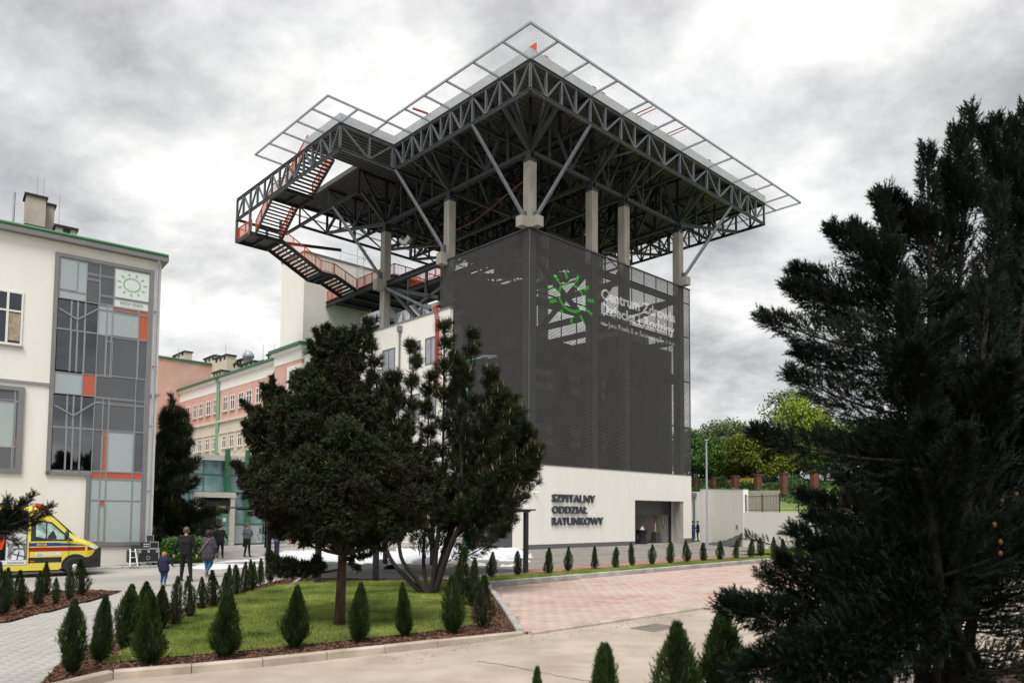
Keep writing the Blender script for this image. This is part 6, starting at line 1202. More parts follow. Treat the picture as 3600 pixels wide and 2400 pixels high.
# wild grass and shrubs on the slope
r = np.random.default_rng(23); n = 14000; X = 18 + r.random(n) * 40; Y = 66 + r.random(n) * 34; P = np.stack([X, Y, [hill(a, b) + .15 for a, b in zip(X, Y)]], 1)
tag(link('hill_meadow', leafmesh('hill_meadow', [scatter(P, r.normal(0, 1, (n, 3)) + [0, 0, 1.5], .35 * (.5 + r.random(n)), 'leaf', .3 + .6 * r.random(n), 29)], L_dec)), 'wild grass and weeds on the slope behind the pillars', 'grass', kind='stuff')
def shrub(x, y, dep, w, h, leaf, label, seed):
    r = np.random.default_rng(seed); p = D(x, y, dep); e_ = empty('shrub', (p.x, dep, hill(p.x, dep) - .1), 0, label, 'shrub', 'shrubs on the slope'); n = 900; o = r.normal(0, 1, (n, 3)); o /= np.linalg.norm(o, axis=1, keepdims=True); o[:, 2] = abs(o[:, 2]); P = o * np.sqrt(r.random((n, 1))) * [w / 2, w / 2, h]
    link('foliage', leafmesh('foliage', [scatter(P, r.normal(0, 1, (n, 3)), np.full(n, .22), 'leaf', .2 + .6 * r.random(n), seed)], leaf), e_); MB().tube([(0, 0, -.2), (.05, 0, h * .6)], [.06, .02], 5).build('stem', M_bark1, e_)
L_flow = leafmat('yellow_blossom', (.35, .24, .01), (.6, .42, .015), (.75, .55, .03))
shrub(zx(520), zy(740), 78, 4.5, 1.3, L_flow, 'bush covered in yellow blossom behind the pillars', 91); shrub(zx(365), zy(745), 74, 2.2, 1.6, L_dec, 'round green bush beside the short brick pillar', 92); shrub(zx(560), zy(790), 71, 3, 1.2, L_dec, 'low green bush in front of the yellow blossom', 93); shrub(zx(850), zy(790), 70, 3.5, 1.8, L_dec, 'green bush behind the bar fence near the big juniper', 94); shrub(zx(700), zy(770), 72, 4, 1.1, L_dec, 'weedy green bush between the two middle pillars', 95)
# ================================================================= AMBULANCE
VO = G(267, 2043) - WN * 1.0; VM = Matrix.Translation(VO) @ Matrix.Rotation(WA, 4, 'Z')
M_yel = mat('yellow_paint', (.72, .62, .07), .3, var=.03, coat=.6); M_vblk = mat('black_trim', (.018, .019, .021), .5, var=.2); M_blue = mat('blue_stripe', (.01, .05, .32), .35, var=.05); M_rstr = mat('red_stripe', (.30, .012, .016), .35, var=.05)
M_tyre = mat('tyre_rubber', (.016, .016, .017), .85, var=.2); M_rim = mat('steel_rim', (.55, .56, .57), .4, .2, var=.15); M_wpl = mat('white_plastic', (.70, .71, .72), .4, var=.05); M_vgl = clear_glass('van_glass', (.45, .55, .52), .10); M_gry = mat('grey_lining', (.20, .205, .21), .7, var=.1)
am = empty('ambulance', M=VM, label='yellow ambulance van with blue and red stripes and its side door slid open', cat='ambulance')
def vtop(x):
    K = [(-5.2, 2.52), (-1.8, 2.52), (-1.2, 2.46), (-.85, 2.27), (-.63, 2.06), (-.01, 1.42), (.24, 1.32), (.6, 1.16), (.78, 1.04), (.83, .9)]
    for (a, b), (c, d) in zip(K[:-1], K[1:]):
        if x <= c: return b + (d - b) * (x - a) / (c - a)
    return K[-1][1]
def vhw(x): return 1.0 if x < .25 else 1.0 - .30 * ((x - .25) / .58) ** 1.8
def vbot(x): return .28
XS = [-5.2, -4, -2.75, -2.74, -1.46, -1.45, -1.2, -1.0, -.85, -.74, -.63, -.5, -.35, -.2, -.01, .12, .24, .36, .48, .6, .7, .78, .83]
def vsec(x):
    zt, hw = vtop(x), vhw(x); zm = min(1.25, zt - .16); wt = hw * (.86 if zt > 1.6 else .93); z3 = max(zm + .02, zt - .14)
    return [(x, -hw, .28), (x, -hw, .44), (x, -hw, zm), (x, -(hw * .5 + wt * .5), (zm + z3) / 2), (x, -wt, z3), (x, -wt * .9, zt - .03), (x, -wt * .6, zt), (x, 0, zt + .02), (x, wt * .6, zt), (x, wt * .9, zt - .03), (x, wt, z3), (x, hw * .5 + wt * .5, (zm + z3) / 2), (x, hw, zm), (x, hw, .44), (x, hw, .28)]
mb = MB(); secs = [vsec(x) for x in XS]; ns = 15
for s in secs: mb.v += s
for i in range(len(XS) - 1):
    for k in range(ns - 1):
        if XS[i] >= -2.74 and XS[i + 1] <= -1.46 and k in (1, 2, 3): continue       # door opening
        if k in (3, ) and XS[i] >= -1.2 and XS[i + 1] <= -.5: pass
        mb.f.append((i * ns + k, i * ns + k + 1, (i + 1) * ns + k + 1, (i + 1) * ns + k)); mb.m.append(0)
for i in (0, len(XS) - 1): mb.f.append(tuple(i * ns + k for k in range(ns))); mb.m.append(0)
bd = mb.build('body', M_yel, am)
bv = bd.modifiers.new('b', 'BEVEL'); bv.width = .015; bv.segments = 2; bv.limit_method = 'ANGLE'; bv.angle_limit = R(35)
def decal(name, pts, m, off=.004, n=10, par=am):     # strip on the van side: pts = [(x, z_low, z_high)...]
    mb = MB(); P = []
    for (a, l0, h0), (b, l1, h1) in zip(pts[:-1], pts[1:]):
        for k in range(n): t = k / n; P.append((a + (b - a) * t, l0 + (l1 - l0) * t, h0 + (h1 - h0) * t))
    P.append(pts[-1])
    def yy(x, z):
        hw, zt = vhw(x), vtop(x); zm = min(1.25, zt - .16)
        if z <= zm: return -hw - off
        wt = hw * (.86 if zt > 1.6 else .93); z3 = max(zm + .02, zt - .14); f = min(1, (z - zm) / (z3 - zm)); return -(hw + (wt - hw) * f) - off
    for x, l, h in P: mb.v += [(x, yy(x, l), l), (x, yy(x, h), h)]
    for i in range(len(P) - 1): mb.f.append((2 * i, 2 * i + 2, 2 * i + 3, 2 * i + 1)); mb.m.append(0)
    return mb.build(name, m, par)
decal('blue_stripe', [(-1.42, 1.08, 1.2), (-.6, 1.08, 1.2), (.2, 1.08, 1.12), (.34, 1.08, 1.085)], M_blue); decal('red_stripe', [(-1.42, .90, 1.04), (.42, .90, 1.03), (.62, .93, .94)], M_rstr)
decal('dark_band', [(-1.42, .50, .69), (-.42, .50, .69)], M_vblk); decal('white_label', [(-1.23, .74, .84), (-.45, .76, .86)], M_wpl); decal('label_motif', [(-1.18, .76, .82), (-1.0, .76, .83)], mat('pale_blue_print', (.25, .5, .65), .4), .007)
decal('label_lettering', [(-.96, .80, .815), (-.6, .81, .825)], mat('blue_print', (.2, .4, .6), .4), .007)
decal('side_window_surround', [(-1.37, 1.26, 1.97), (-.98, 1.26, 1.98), (-.74, 1.26, 1.92), (-.08, 1.25, 1.27)], M_vblk, .005)
decal('side_window', [(-1.22, 1.42, 1.91), (-.98, 1.36, 1.92), (-.76, 1.33, 1.86), (-.36, 1.31, 1.46)], mat('cab_glass', (.12, .17, .16), .05, var=.6, scale=3, spec=.9, c2=(.34, .45, .42)), .009)
decal('window_pillar', [(-.93, 1.34, 1.92), (-.89, 1.34, 1.91)], M_vblk, .012); decal('seat_silhouette', [(-.86, 1.34, 1.42), (-.74, 1.34, 1.62), (-.68, 1.34, 1.6), (-.6, 1.33, 1.4)], M_vblk, .012)
for x in (-.22, -1.4): decal('door_gap', [(x, .45, 1.24), (x + .012, .45, 1.24)], M_vblk, .006)
h_ = decal('door_handle', [(-1.18, 1.10, 1.17), (-.9, 1.10, 1.17)], M_yel, .02); decal('handle_recess', [(-1.15, 1.12, 1.15), (-.93, 1.12, 1.15)], M_vblk, .024, par=h_)
decal('side_marker', [(-1.37, .54, .58), (-1.24, .54, .58)], mat('amber_lens', (.6, .12, .02), .3), .01)
# windscreen, bonnet gap, bumper, lights
WS = [(-.80, 2.22), (-.05, 1.46)]
mb = MB(); mb.add([(WS[0][0], -.78, WS[0][1] + .03), (WS[0][0], .78, WS[0][1] + .03), (WS[1][0], .86, WS[1][1] + .03), (WS[1][0], -.86, WS[1][1] + .03)], [(0, 1, 2, 3)]); mb.build('windscreen', M_vgl, am)
for s in (-1, 1): mb = MB(); mb.tube([(.02, s * .3 - .2, 1.46), (.05, s * .3 + .35, 1.47)], .012, 5).build('wiper', M_vblk, am)
mb = MB(); BX = [.30, .42, .54, .66, .76, .83, .86]
for x in BX: hw = vhw(min(x, .83)) + .012; t = (x - .30) / .56; zt = .66 + .32 * min(1, max(0, (x - .5) / .2)) if x < .7 else .98 - .03 * (x - .7); mb.v += [(x, -hw, .26), (x, -hw, zt), (x, hw, zt), (x, hw, .26)]
for i in range(len(BX) - 1):
    for k in range(4): mb.f.append((i * 4 + k, i * 4 + (k + 1) % 4, (i + 1) * 4 + (k + 1) % 4, (i + 1) * 4 + k)); mb.m.append(0)
mb.f += [(0, 1, 2, 3), tuple(len(mb.v) - 4 + k for k in range(4))]; mb.m += [0, 0]; mb.build('bumper', M_vblk, am)
decal('headlight', [(.36, 1.06, 1.09), (.5, .99, 1.09), (.64, .94, 1.05), (.76, .92, 1.0), (.81, .92, .97)], mat('headlamp', (.62, .65, .68), .12, var=.25, scale=14, spec=.8), .022)
decal('fog_recess', [(.62, .5, .58), (.78, .5, .6)], M_tyre, .02)
MB().box(.855, .875, -.42, .42, .62, .92).build('grille', M_tyre, am)
# warning lights and roof sign
decal('marker_light', [(-1.28, 2.24, 2.29), (-.99, 2.24, 2.28)], mat('marker_lens', (.35, .36, .38), .2), .012)
MB().prism([(-1.25, -.7, 2.5), (-.82, -.7, 2.3), (-.9, -.7, 2.44), (-1.1, -.7, 2.58), (-1.25, -.7, 2.6)], (0, 1.4, 0)).build('light_bar', mat('light_bar_orange', (.55, .09, .03), .25), am); MB().tube([(-.83, -.3, 2.3), (-.86, -.3, 2.75)], .008, 4).build('aerial', M_vblk, am)
MB().box(-4.5, -2.0, -.2, .2, 2.53, 2.6).build('roof_unit', M_vblk, am)
mr_ = MB().ball((0, 0, 0), (.07, .11, .19), 10, 7).build('mirror', M_vblk, am, True); mr_.location = (-.30, -1.13, 1.47); MB().beam((-.27, -.95, 1.33), (-.30, -1.1, 1.36), .05, .05).build('mirror_arm', M_vblk, am)
def wheel(x, side):
    y = -.99 if side < 0 else .79; wq = MB().lathe([(.20, 0), (.27, -.012), (.325, .0), (.335, .04), (.335, .19), (.31, .22), (.2, .22)], 28).build('wheel', M_tyre, am, True)
    wq.rotation_euler = (R(90) if side < 0 else R(-90), 0, 0); wq.location = (x, y if side < 0 else .99, .335)
    # rim faces outward (local -Z after rotation lies toward the viewer)
    rm = MB().lathe([(.21, .0), (.195, .03), (.17, .045), (.15, .02), (.09, .015), (.075, -.01), (.03, -.02), (.001, -.02)], 24).build('rim', M_rim, wq, True)
    for k in range(10): a = k * .628; box('rim_slot', (-.022, .022, -.014, .014, -.01, .03), M_tyre, wq).matrix_local = Matrix.Translation((.15 * math.cos(a), .15 * math.sin(a), .01)) @ Matrix.Rotation(a + 1.57, 4, 'Z')
    return wq
for x in (0., -3.6):
    for s in (-1, 1): w_q = wheel(x, s); w_q.rotation_euler = (R(-90), 0, 0) if s < 0 else (R(90), 0, 0); w_q.location = (x, -1.012 if s < 0 else 1.012, .335)
    mb = MB(); n = 24
    for k in range(n): a = math.pi * 2 * k / n; mb.v.append((x + .43 * math.cos(a), -1.006, max(.262, .37 + .41 * math.sin(a))))
    mb.f.append(tuple(range(n))); mb.m.append(0); mb.build('wheel_arch', M_tyre, am)
MB().box(-5.1, .2, -.9, .9, .2, .30).build('underbody', M_tyre, am); decal('sill', [(-2.8, .24, .32), (-.48, .24, .32)], M_yel, .02)
# open side door: interior
box('floor', (-5.1, -1.46, -.95, .95, .42, .45), M_gry, am); box('far_wall', (-5.1, -1.46, .88, .9, .45, 2.3), M_gry, am); box('partition', (-1.47, -1.455, -.9, .87, .45, 2.3), M_gry, am); box('ceiling', (-5.1, -1.47, -.8, .8, 2.3, 2.33), M_gry, am)
box('door_step', (-2.74, -1.47, -.99, -.75, .455, .6), M_wpl, am)
for k in range(7): box('step_slot', (-2.02 + k * .07, -1.97 + k * .07, -.994, -.9901, .5, .55), M_gry, am)
box('cabinet', (-2.05, -1.48, -.7, -.1, .6, 1.75), M_wpl, am); box('cabinet_recess', (-2.0, -1.5, -.712, -.701, .66, 1.18), M_gry, am); box('door_rail', (-2.74, -1.47, -.9, -.86, 2.27, 2.3), M_vblk, am); box('inner_bin', (-4.2, -2.9, .2, .85, .6, 1.4), M_wpl, am)
bg_ = empty('medical_bag', VM @ Vector((-1.72, -.80, .62)), WA, 'white medical bag with navy straps in the ambulance doorway', 'bag')
MB().prism([(-.17, 0, 0), (.17, 0, 0), (.2, 0, .2), (.15, 0, .42), (.08, 0, .5), (-.1, 0, .5), (-.16, 0, .3)], (0, .08, 0)).build('bag_body', M_wpl, bg_); M_navy = mat('navy_strap', (.015, .02, .09), .7)
for p, q in (((-.3, -.01, .1), (-.05, -.01, .4)), ((-.14, -.01, .38), (.18, -.01, .38)), ((-.18, -.01, .22), (.2, -.01, .1)), ((-.02, -.01, 0), (.04, -.01, .3))): beam('strap', p, q, .03, .012, M_navy, bg_, (0, 1, 0))
oj = empty('rescue_vest', VM @ Vector((-2.25, -.5, .95)), WA, 'bright orange vest hanging inside the ambulance', 'vest'); MB().prism([(-.13, 0, 0), (.1, 0, .02), (.16, 0, .3), (.13, 0, .52), (.0, 0, .5), (-.1, 0, .54), (-.16, 0, .3)], (0, .1, 0)).build('vest_body', mat('orange_cloth', (.8, .07, .015), .8, var=.2, scale=8), oj); beam('vest_strap', (-.12, -.01, .05), (.1, -.01, .45), .04, .01, M_vblk, oj, (0, 1, 0))
# ================================================================= FLIGHT CASES BY THE WALL
def r3w(x, y, yl): return onW(280 + x / 3.92, 1700 + y / 3.92, yl)
M_case = mat('case_black', (.012, .013, .015), .6, var=.2); M_alu = mat('aluminium_edge', (.50, .51, .53), .4, .7, var=.1)
def edgebox(par, b, m, t=.025, name='case_body', em=None):
    x0, x1, y0, y1, z0, z1 = b; c_ = box(name, b, m, par); e = .004
    for x in (x0, x1):
        for y in (y0, y1): box('edge', (x - (t if x == x1 else e), x + (t if x == x0 else e), y - (t if y == y1 else e), y + (t if y == y0 else e), z0 + t, z1 - t), em or M_alu, c_)
    for z in (z0, z1):
        za, zb = (z - e, z + t) if z == z0 else (z - t, z + e)
        for y in (y0, y1): box('edge', (x0 - e, x1 + e, y - (t if y == y1 else e), y + (t if y == y0 else e), za, zb), em or M_alu, c_)
        for x in (x0, x1): box('edge', (x - (t if x == x1 else e * 1.5), x + (t if x == x0 else e * 1.5), y0 + t, y1 - t, za, zb), em or M_alu, c_)
    return c_
yl = -1.0; a0, zt = r3w(815, 965, yl); a1, _ = r3w(1115, 950, yl); zb = max(.16, r3w(815, 1145, yl)[1])
fcs = empty('flight_case', WM @ Vector(((a0 + a1) / 2, yl + .3, .05)), WA, 'large black flight case with silver edges on castors by the cream wall', 'case'); hw = (a1 - a0) / 2
edgebox(fcs, (-hw, hw, -.3, .3, .16, zt - .05), M_case, .03)
for x in (-hw + .1, hw - .1):
    for y in (-.22, .22): MB().lathe([(.0, -.025), (.055, -.025), (.055, .025), (.0, .025)], 12, (0, 0, 0)).build('castor', M_tyre, fcs).matrix_local = Matrix.Translation((x, y, .056)) @ Matrix.Rotation(R(90), 4, 'X')
for x in (-hw * .8, 0, hw * .8): box('latch', (x - .05, x + .05, -.322, -.31, zt - .22, zt - .1), M_alu, fcs)
v, f = fit_text('D', -.07, .07, .27, .43, -.312, .005); MB().add(v, f).build('case_mark', M_alu, fcs)
b0, b1 = r3w(990, 850, yl)[0], r3w(1110, 850, yl)[0]
rk = empty('rack_case', WM @ Vector(((b0 + b1) / 2, yl + .3, zt + .003)), WA, 'small silver edged rack case standing on the big flight case', 'case'); edgebox(rk, (-(b1 - b0) / 2, (b1 - b0) / 2, -.22, .22, 0, .27), M_case, .022)
b0, b1 = r3w(885, 855, yl)[0], r3w(985, 855, yl)[0]
rk = empty('amplifier_rack', WM @ Vector(((b0 + b1) / 2, yl + .3, zt + .003)), WA, 'black amplifier rack with pale buttons left of the small rack case', 'rack'); box('housing', (-(b1 - b0) / 2 + .01, (b1 - b0) / 2 - .01, -.22, .22, 0, .25), M_case, rk)
for i in range(3):
    for j in range(2): box('panel_light', (-.09 + i * .075, -.04 + i * .075, -.226, -.2205, .07 + j * .09, .11 + j * .09), M_wpl, rk)
lx = r3w(1017, 850, yl)[0]; lt_ = empty('laptop', WM @ Vector((lx, yl + .3, zt + .275)), WA, 'open laptop on the small rack case', 'laptop'); box('base', (-.15, .15, -.1, .12, 0, .02), M_case, lt_)
MB().add([(-.15, .12, .02), (.15, .12, .02), (.15, .2, .27), (-.15, .2, .27), (-.15, .135, .015), (.15, .135, .015), (.15, .215, .265), (-.15, .215, .265)], [(0, 1, 2, 3), (7, 6, 5, 4), (0, 4, 5, 1), (1, 5, 6, 2), (2, 6, 7, 3), (3, 7, 4, 0)]).build('lid', M_galv, lt_); MB().add([(-.135, .118, .04), (.135, .118, .04), (.135, .188, .255), (-.135, .188, .255)], [(0, 1, 2, 3)]).build('screen', M_dark, lt_)
sx = r3w(820, 930, yl)[0]; sp_ = empty('floor_monitor', WM @ Vector((sx, yl + .35, zt - .06)), WA, 'black wedge monitor speaker at the left end of the flight case', 'speaker'); MB().prism([(-.22, -.2, 0), (.26, -.2, 0), (.22, -.12, .2), (-.12, -.12, .22)], (0, .35, 0)).build('cabinet', M_case, sp_); box('side_table', (-.3, .3, -.2, .3, -.5, -.01), M_case, sp_)
tx0, tx1 = r3w(690, 1100, -1.15)[0], r3w(800, 1100, -1.15)[0]; tr_ = empty('folding_ladder', WM @ Vector(((tx0 + tx1) / 2, -1.12, .11)), WA, 'small white folding step ladder leaning on the flight case', 'ladder'); hw2 = (tx1 - tx0) / 2
for s in (-1, 1): beam('rail', (s * hw2 * .95, -.32, 0), (s * hw2 * .6, 0, .68), .045, .03, M_wpl, tr_)
for k in range(3): z = .1 + k * .24; beam('rung', (-hw2 * .9, -.32 + z * .47, z), (hw2 * .9, -.32 + z * .47, z), .06, .025, M_wpl, tr_)
MB().tube([WM @ Vector((a0, yl - .1, .1)), WM @ Vector((a0 - .6, yl - .25, .1)), WM @ Vector((a0 - 1.1, yl + .2, .1)), WM @ Vector((a0 - 1.9, yl, .1))], .012, 5).build('cable', M_wpl, None); tag(bpy.context.scene.objects['cable'], 'pale cable trailing from the flight case along the kerb', 'cable')
# ================================================================= PEOPLE
SKIN = mat('skin', (.48, .27, .19), .55, var=.08, scale=12)
def cloth(name, c, rough=.9): return mat('cloth_' + name, c, rough, var=.3, scale=7, bump=.5, bscale=9, detail=5.)
C_blk = cloth('black', (.0045, .0045, .006)); C_blk2 = cloth('black_trousers', (.006, .0065, .009)); C_navy = cloth('navy', (.010, .013, .045)); C_jean = cloth('jeans', (.018, .06, .16)); C_jean2 = cloth('blue_jeans', (.012, .10, .21)); C_coat = cloth('plum_grey', (.055, .05, .07)); C_grey = cloth('grey_shirt', (.085, .09, .105)); C_dgrey = cloth('slate_polo', (.05, .06, .075)); C_suit = cloth('suit', (.004, .004, .006)); C_bsuit = cloth('blue_jacket', (.02, .05, .11)); C_shirt = cloth('white_shirt', (.7, .7, .72)); C_shoe = cloth('shoe', (.012, .012, .014), .5); C_sneak = cloth('sneaker', (.25, .22, .24), .6)
H_grey = mat('hair_grey', (.10, .085, .075), .8, var=.4, scale=40); H_blond = mat('hair_blond', (.36, .20, .075), .7, var=.3, scale=40); H_red = mat('hair_dark_red', (.035, .012, .010), .7, var=.4, scale=40); H_dark = mat('hair_dark', (.012, .009, .007), .7, var=.3, scale=40)
def person(label, loc, yaw, h, top, leg, shoe, pose=None, sleeve=1., hair=H_dark, hairlen=0., coat=0., bulk=1., extras=None, neckc=None):
    """one continuous body grown from round cones and remeshed; faces +Y in its own frame"""
    k = h / 1.78; J = dict(hip=(.095, 0, .93), knee=(.10, .03, .50), ank=(.10, -.02, .09), sho=(.185, 0, 1.43), elb=(.25, -.03, 1.14), wri=(.25, .06, .90)); p = {}
    for n, v_ in J.items():
        p['R' + n] = Vector(v_); p['L' + n] = Vector((-v_[0], v_[1], v_[2]))
    p.update(pel=Vector((0, 0, .96)), wai=Vector((0, 0, 1.1)), che=Vector((0, .0, 1.30)), nec=Vector((0, .0, 1.50)), hed=Vector((0, .02, 1.655)))
    for n, v_ in (pose or {}).items(): p[n] = Vector(v_)
    mats = [top, leg, shoe, SKIN]; b = bulk; SG = []
    def sg(a, c, r0, r1, m): SG.append((Vector(a), Vector(c), r0, r1, m))
    ax = (p['Rsho'] - p['Lsho']).normalized(); hx = (p['Rhip'] - p['Lhip']).normalized()
    sg(p['pel'] - hx * .075, p['pel'] + hx * .075, .115 * b, .115 * b, 1); sg(p['pel'] + Vector((0, 0, .06)) - hx * .07, p['che'] - ax * .085, .118 * b, .125 * b, 0); sg(p['pel'] + Vector((0, 0, .06)) + hx * .07, p['che'] + ax * .085, .118 * b, .125 * b, 0)
    sg(p['che'] - ax * .08, p['che'] + ax * .08, .13 * b, .13 * b, 0); sg(p['Lsho'] * .85 + p['nec'] * .15, p['Rsho'] * .85 + p['nec'] * .15, .078 * b, .078 * b, 0); sg(p['che'], p['nec'] - (p['nec'] - p['che']) * .25, .12, .085, 0)
    sg(p['nec'] - (p['hed'] - p['nec']) * .3, p['hed'] - (p['hed'] - p['nec']) * .3, .055, .052, 3 if neckc is None else neckc)
    fw = Vector((0, 1, 0)) if not extras or 'face' not in extras else Vector(extras['face']); hd_ = p['hed']
    sg(hd_ + Vector((0, 0, .035)) - fw * .025, hd_ + Vector((0, 0, .03)) + fw * .018, .092, .086, 3); sg(hd_ + Vector((0, 0, -.02)) + fw * .02, hd_ + Vector((0, 0, -.07)) + fw * .045, .07, .045, 3)
    sg(hd_ + fw * .10 + Vector((0, 0, .01)), hd_ + fw * .115 + Vector((0, 0, -.022)), .012, .017, 3); sx_ = Vector((fw.y, -fw.x, 0))
    for s in (-1, 1): sg(hd_ + sx_ * s * .088, hd_ + sx_ * s * .092 + Vector((0, 0, -.03)), .02, .014, 3)
    for s in 'LR':
        sg(p[s + 'hip'], p[s + 'knee'], .092 * b, .066 * b, 1); sg(p[s + 'knee'], p[s + 'ank'], .064 * b, .05, 1)
        an = p[s + 'ank']; kd = (an - p[s + 'knee']).normalized(); toe = Vector(p[s + 'toe']) if s + 'toe' in p else an + Vector((0, .16, -.045)); sg(an + Vector((0, 0, -.02)) - (toe - an) * .25, toe, .047, .04, 2)
        sl_ = sleeve; e, w_ = p[s + 'elb'], p[s + 'wri']; sg(p[s + 'sho'], e, .062 * b, .048 * b, 0 if sl_ >= .5 else 0); 
        if sl_ >= 1: sg(e, w_, .047 * b, .036, 0)
        else: sg(p[s + 'sho'].lerp(e, .75), e, .04, .04, 3); sg(e, w_, .041, .029, 3)
        if sl_ < 1: SG[-3 if sl_ < 1 else -2] = (p[s + 'sho'], p[s + 'sho'].lerp(e, .75), .064 * b, .058 * b, 0)
    if coat:
        for s in 'LR': q = p[s + 'hip'] * .8 + p['pel'] * .2; d_ = (p[s + 'knee'] - p[s + 'hip']) * coat; sg(p['wai'], q + d_, .12 * b, .155 * b, 0); sg(p['che'], q, .135 * b, .145 * b, 0)
    mb = MB()
    for a, c, r0, r1, m in SG:
        n = 10; mb.ball(a, r0, n, 6); mb.ball(c, r1, n, 6)
        if (c - a).length > 1e-4: mb.tube([a, c], [r0, r1], n)
    e_ = empty('person', loc, yaw, label, 'person'); e_.scale = (k, k, k)
    me0 = mb.mesh('raw', SKIN, fixn=False); o = bpy.data.objects.new('raw', me0); col.objects.link(o); rm = o.modifiers.new('r', 'REMESH'); rm.mode = 'VOXEL'; rm.voxel_size = .017; sm = o.modifiers.new('s', 'SMOOTH'); sm.factor = .5; sm.iterations = 3
    dg = bpy.context.evaluated_depsgraph_get(); dg.update(); me = bpy.data.meshes.new_from_object(o.evaluated_get(dg)); bpy.data.objects.remove(o); bpy.data.meshes.remove(me0)
    me.name = 'body'; me.materials.clear(); [me.materials.append(x) for x in mats]; nf = len(me.polygons); cc = np.zeros(nf * 3, np.float32); me.polygons.foreach_get('center', cc); cc = cc.reshape(-1, 3); best = np.full(nf, 1e9); idx = np.zeros(nf, np.int32)
    for a, c, r0, r1, m in SG:
        a, c = np.array(a), np.array(c); d_ = c - a; t = np.clip(((cc - a) @ d_) / (d_ @ d_ + 1e-9), 0, 1); ds = np.linalg.norm(cc - a - t[:, None] * d_, axis=1) - (r0 + (r1 - r0) * t); u_ = ds < best; best[u_] = ds[u_]; idx[u_] = m
    me.polygons.foreach_set('material_index', idx); me.polygons.foreach_set('use_smooth', np.ones(nf, bool)); link('body', me, e_)
    for s in 'LR':     # hands: palm, four fingers, thumb
        w_, e = p[s + 'wri'], p[s + 'elb']; d_ = (w_ - e).normalized(); sd_ = Vector((1 if s == 'R' else -1, 0, 0)); nrm = d_.cross(sd_).normalized() if d_.cross(sd_).length > .1 else Vector((0, 1, 0)); wd = nrm.cross(d_).normalized() if abs(d_.z) < .8 else Vector((0, 1, 0)); cu = (-sd_ if abs(d_.z) > .6 else Vector((0, 0, -1)))
        mb = MB(); mb.tube([w_ - d_ * .01, w_ + d_ * .04, w_ + d_ * .085], [.028, .040, .034], 8)
        for q, (o_, l_) in enumerate(((-.03, .07), (-.01, .08), (.011, .075), (.03, .058))): b0_ = w_ + d_ * .08 + wd * o_; mb.tube([b0_, b0_ + d_ * l_ * .5 + cu * .008, b0_ + d_ * l_ * .85 + cu * .03], [.0098, .009, .007], 6)
        b0_ = w_ + d_ * .03 + wd * .034; mb.tube([b0_, b0_ + wd * .022 + d_ * .03, b0_ + wd * .024 + d_ * .06 + cu * .012], [.012, .0105, .008], 6); mb.build('hand', SKIN, e_, True)
    # hair
    mb = MB(); hc = hd_ + Vector((0, 0, .045)) - fw * .02
    mb.ball(hc, (.098 if not hairlen else .115, .105 if not hairlen else .12, .10 if not hairlen else .115), 14, 9)
    if hairlen:
        rr = random.Random(int(h * 100))
        for q in range(70): a = rr.random() * 6.28; zz_ = rr.uniform(-.8, .75); v_ = Vector((math.cos(a) * math.sqrt(1 - zz_ ** 2), math.sin(a) * math.sqrt(1 - zz_ ** 2), zz_)); 
        for q in range(90):
            a = rr.random() * 6.28; zz_ = rr.uniform(-1, .9); s_ = math.sqrt(max(0, 1 - zz_ ** 2)); v_ = Vector((math.cos(a) * s_, math.sin(a) * s_, zz_))
            if v_.dot(fw) > .45: continue
            mb.ball(hc + v_ * (.09 + .02 * rr.random()) + Vector((0, 0, -hairlen * max(0, -zz_))), .025 + .015 * rr.random(), 6, 4)
    ho = mb.build('hair', hair, e_, True)
    if not hairlen:      # shave the cap off the face and neck
        bm = bmesh.new(); bm.from_mesh(ho.data); bmesh.ops.bisect_plane(bm, geom=bm.verts[:] + bm.edges[:] + bm.faces[:], plane_co=hd_ + Vector((0, 0, -.03)) - fw * .03, plane_no=(fw * .75 - Vector((0, 0, .8))).normalized(), clear_outer=True); bm.to_mesh(ho.data); bm.free()
    for s in (-1, 1): MB().ball(hd_ + fw * .093 + sx_ * s * .033 + Vector((0, 0, .02)), .011, 6, 4).build('eye', H_dark, e_)
    MB().ball(hd_ + fw * .085 + Vector((0, 0, -.062)), (.024, .01, .006) if abs(fw.y) > .7 else (.01, .024, .006), 8, 4).build('mouth', mat('lips', (.35, .12, .10), .5), e_)
    return e_
walk = lambda s: {s + 'knee': (.10 if s == 'R' else -.10, .16, .51), s + 'ank': (.09 if s == 'R' else -.09, .12, .10)}
def hgt(px, yb, yt): b = G(px, yb); return b, D(px, yt, b.y).z
b, h = hgt(655, 2060, 1868)
person('man in black jacket and trousers walking away beside the child', b, R(8), h, C_blk, C_blk2, C_shoe, {'Rknee': (.13, .07, .51), 'Rank': (.18, .02, .09), 'Lknee': (-.12, .10, .51), 'Lank': (-.15, .10, .09), 'Lelb': (-.31, -.05, 1.15), 'Lwri': (-.36, .02, .90), 'Relb': (.30, -.02, 1.15), 'Rwri': (.33, .03, .89)}, hair=H_grey, bulk=1.13)
b, h = hgt(580, 2074, 1954)
ch = person('small child in navy quilted jacket and jeans with fair hair', b, R(10), h, C_navy, C_jean, C_sneak, {'hed': (0, .02, 1.60), 'Relb': (.34, .02, 1.18), 'Rwri': (.44, .05, 1.0), 'Lelb': (-.30, .02, 1.16), 'Lwri': (-.30, .12, .95), 'Lknee': (-.09, .10, .50), 'Rank': (.08, -.10, .12)}, hair=H_blond, hairlen=.05, bulk=1.32, coat=.22)
b, h = hgt(735, 2042, 1878)
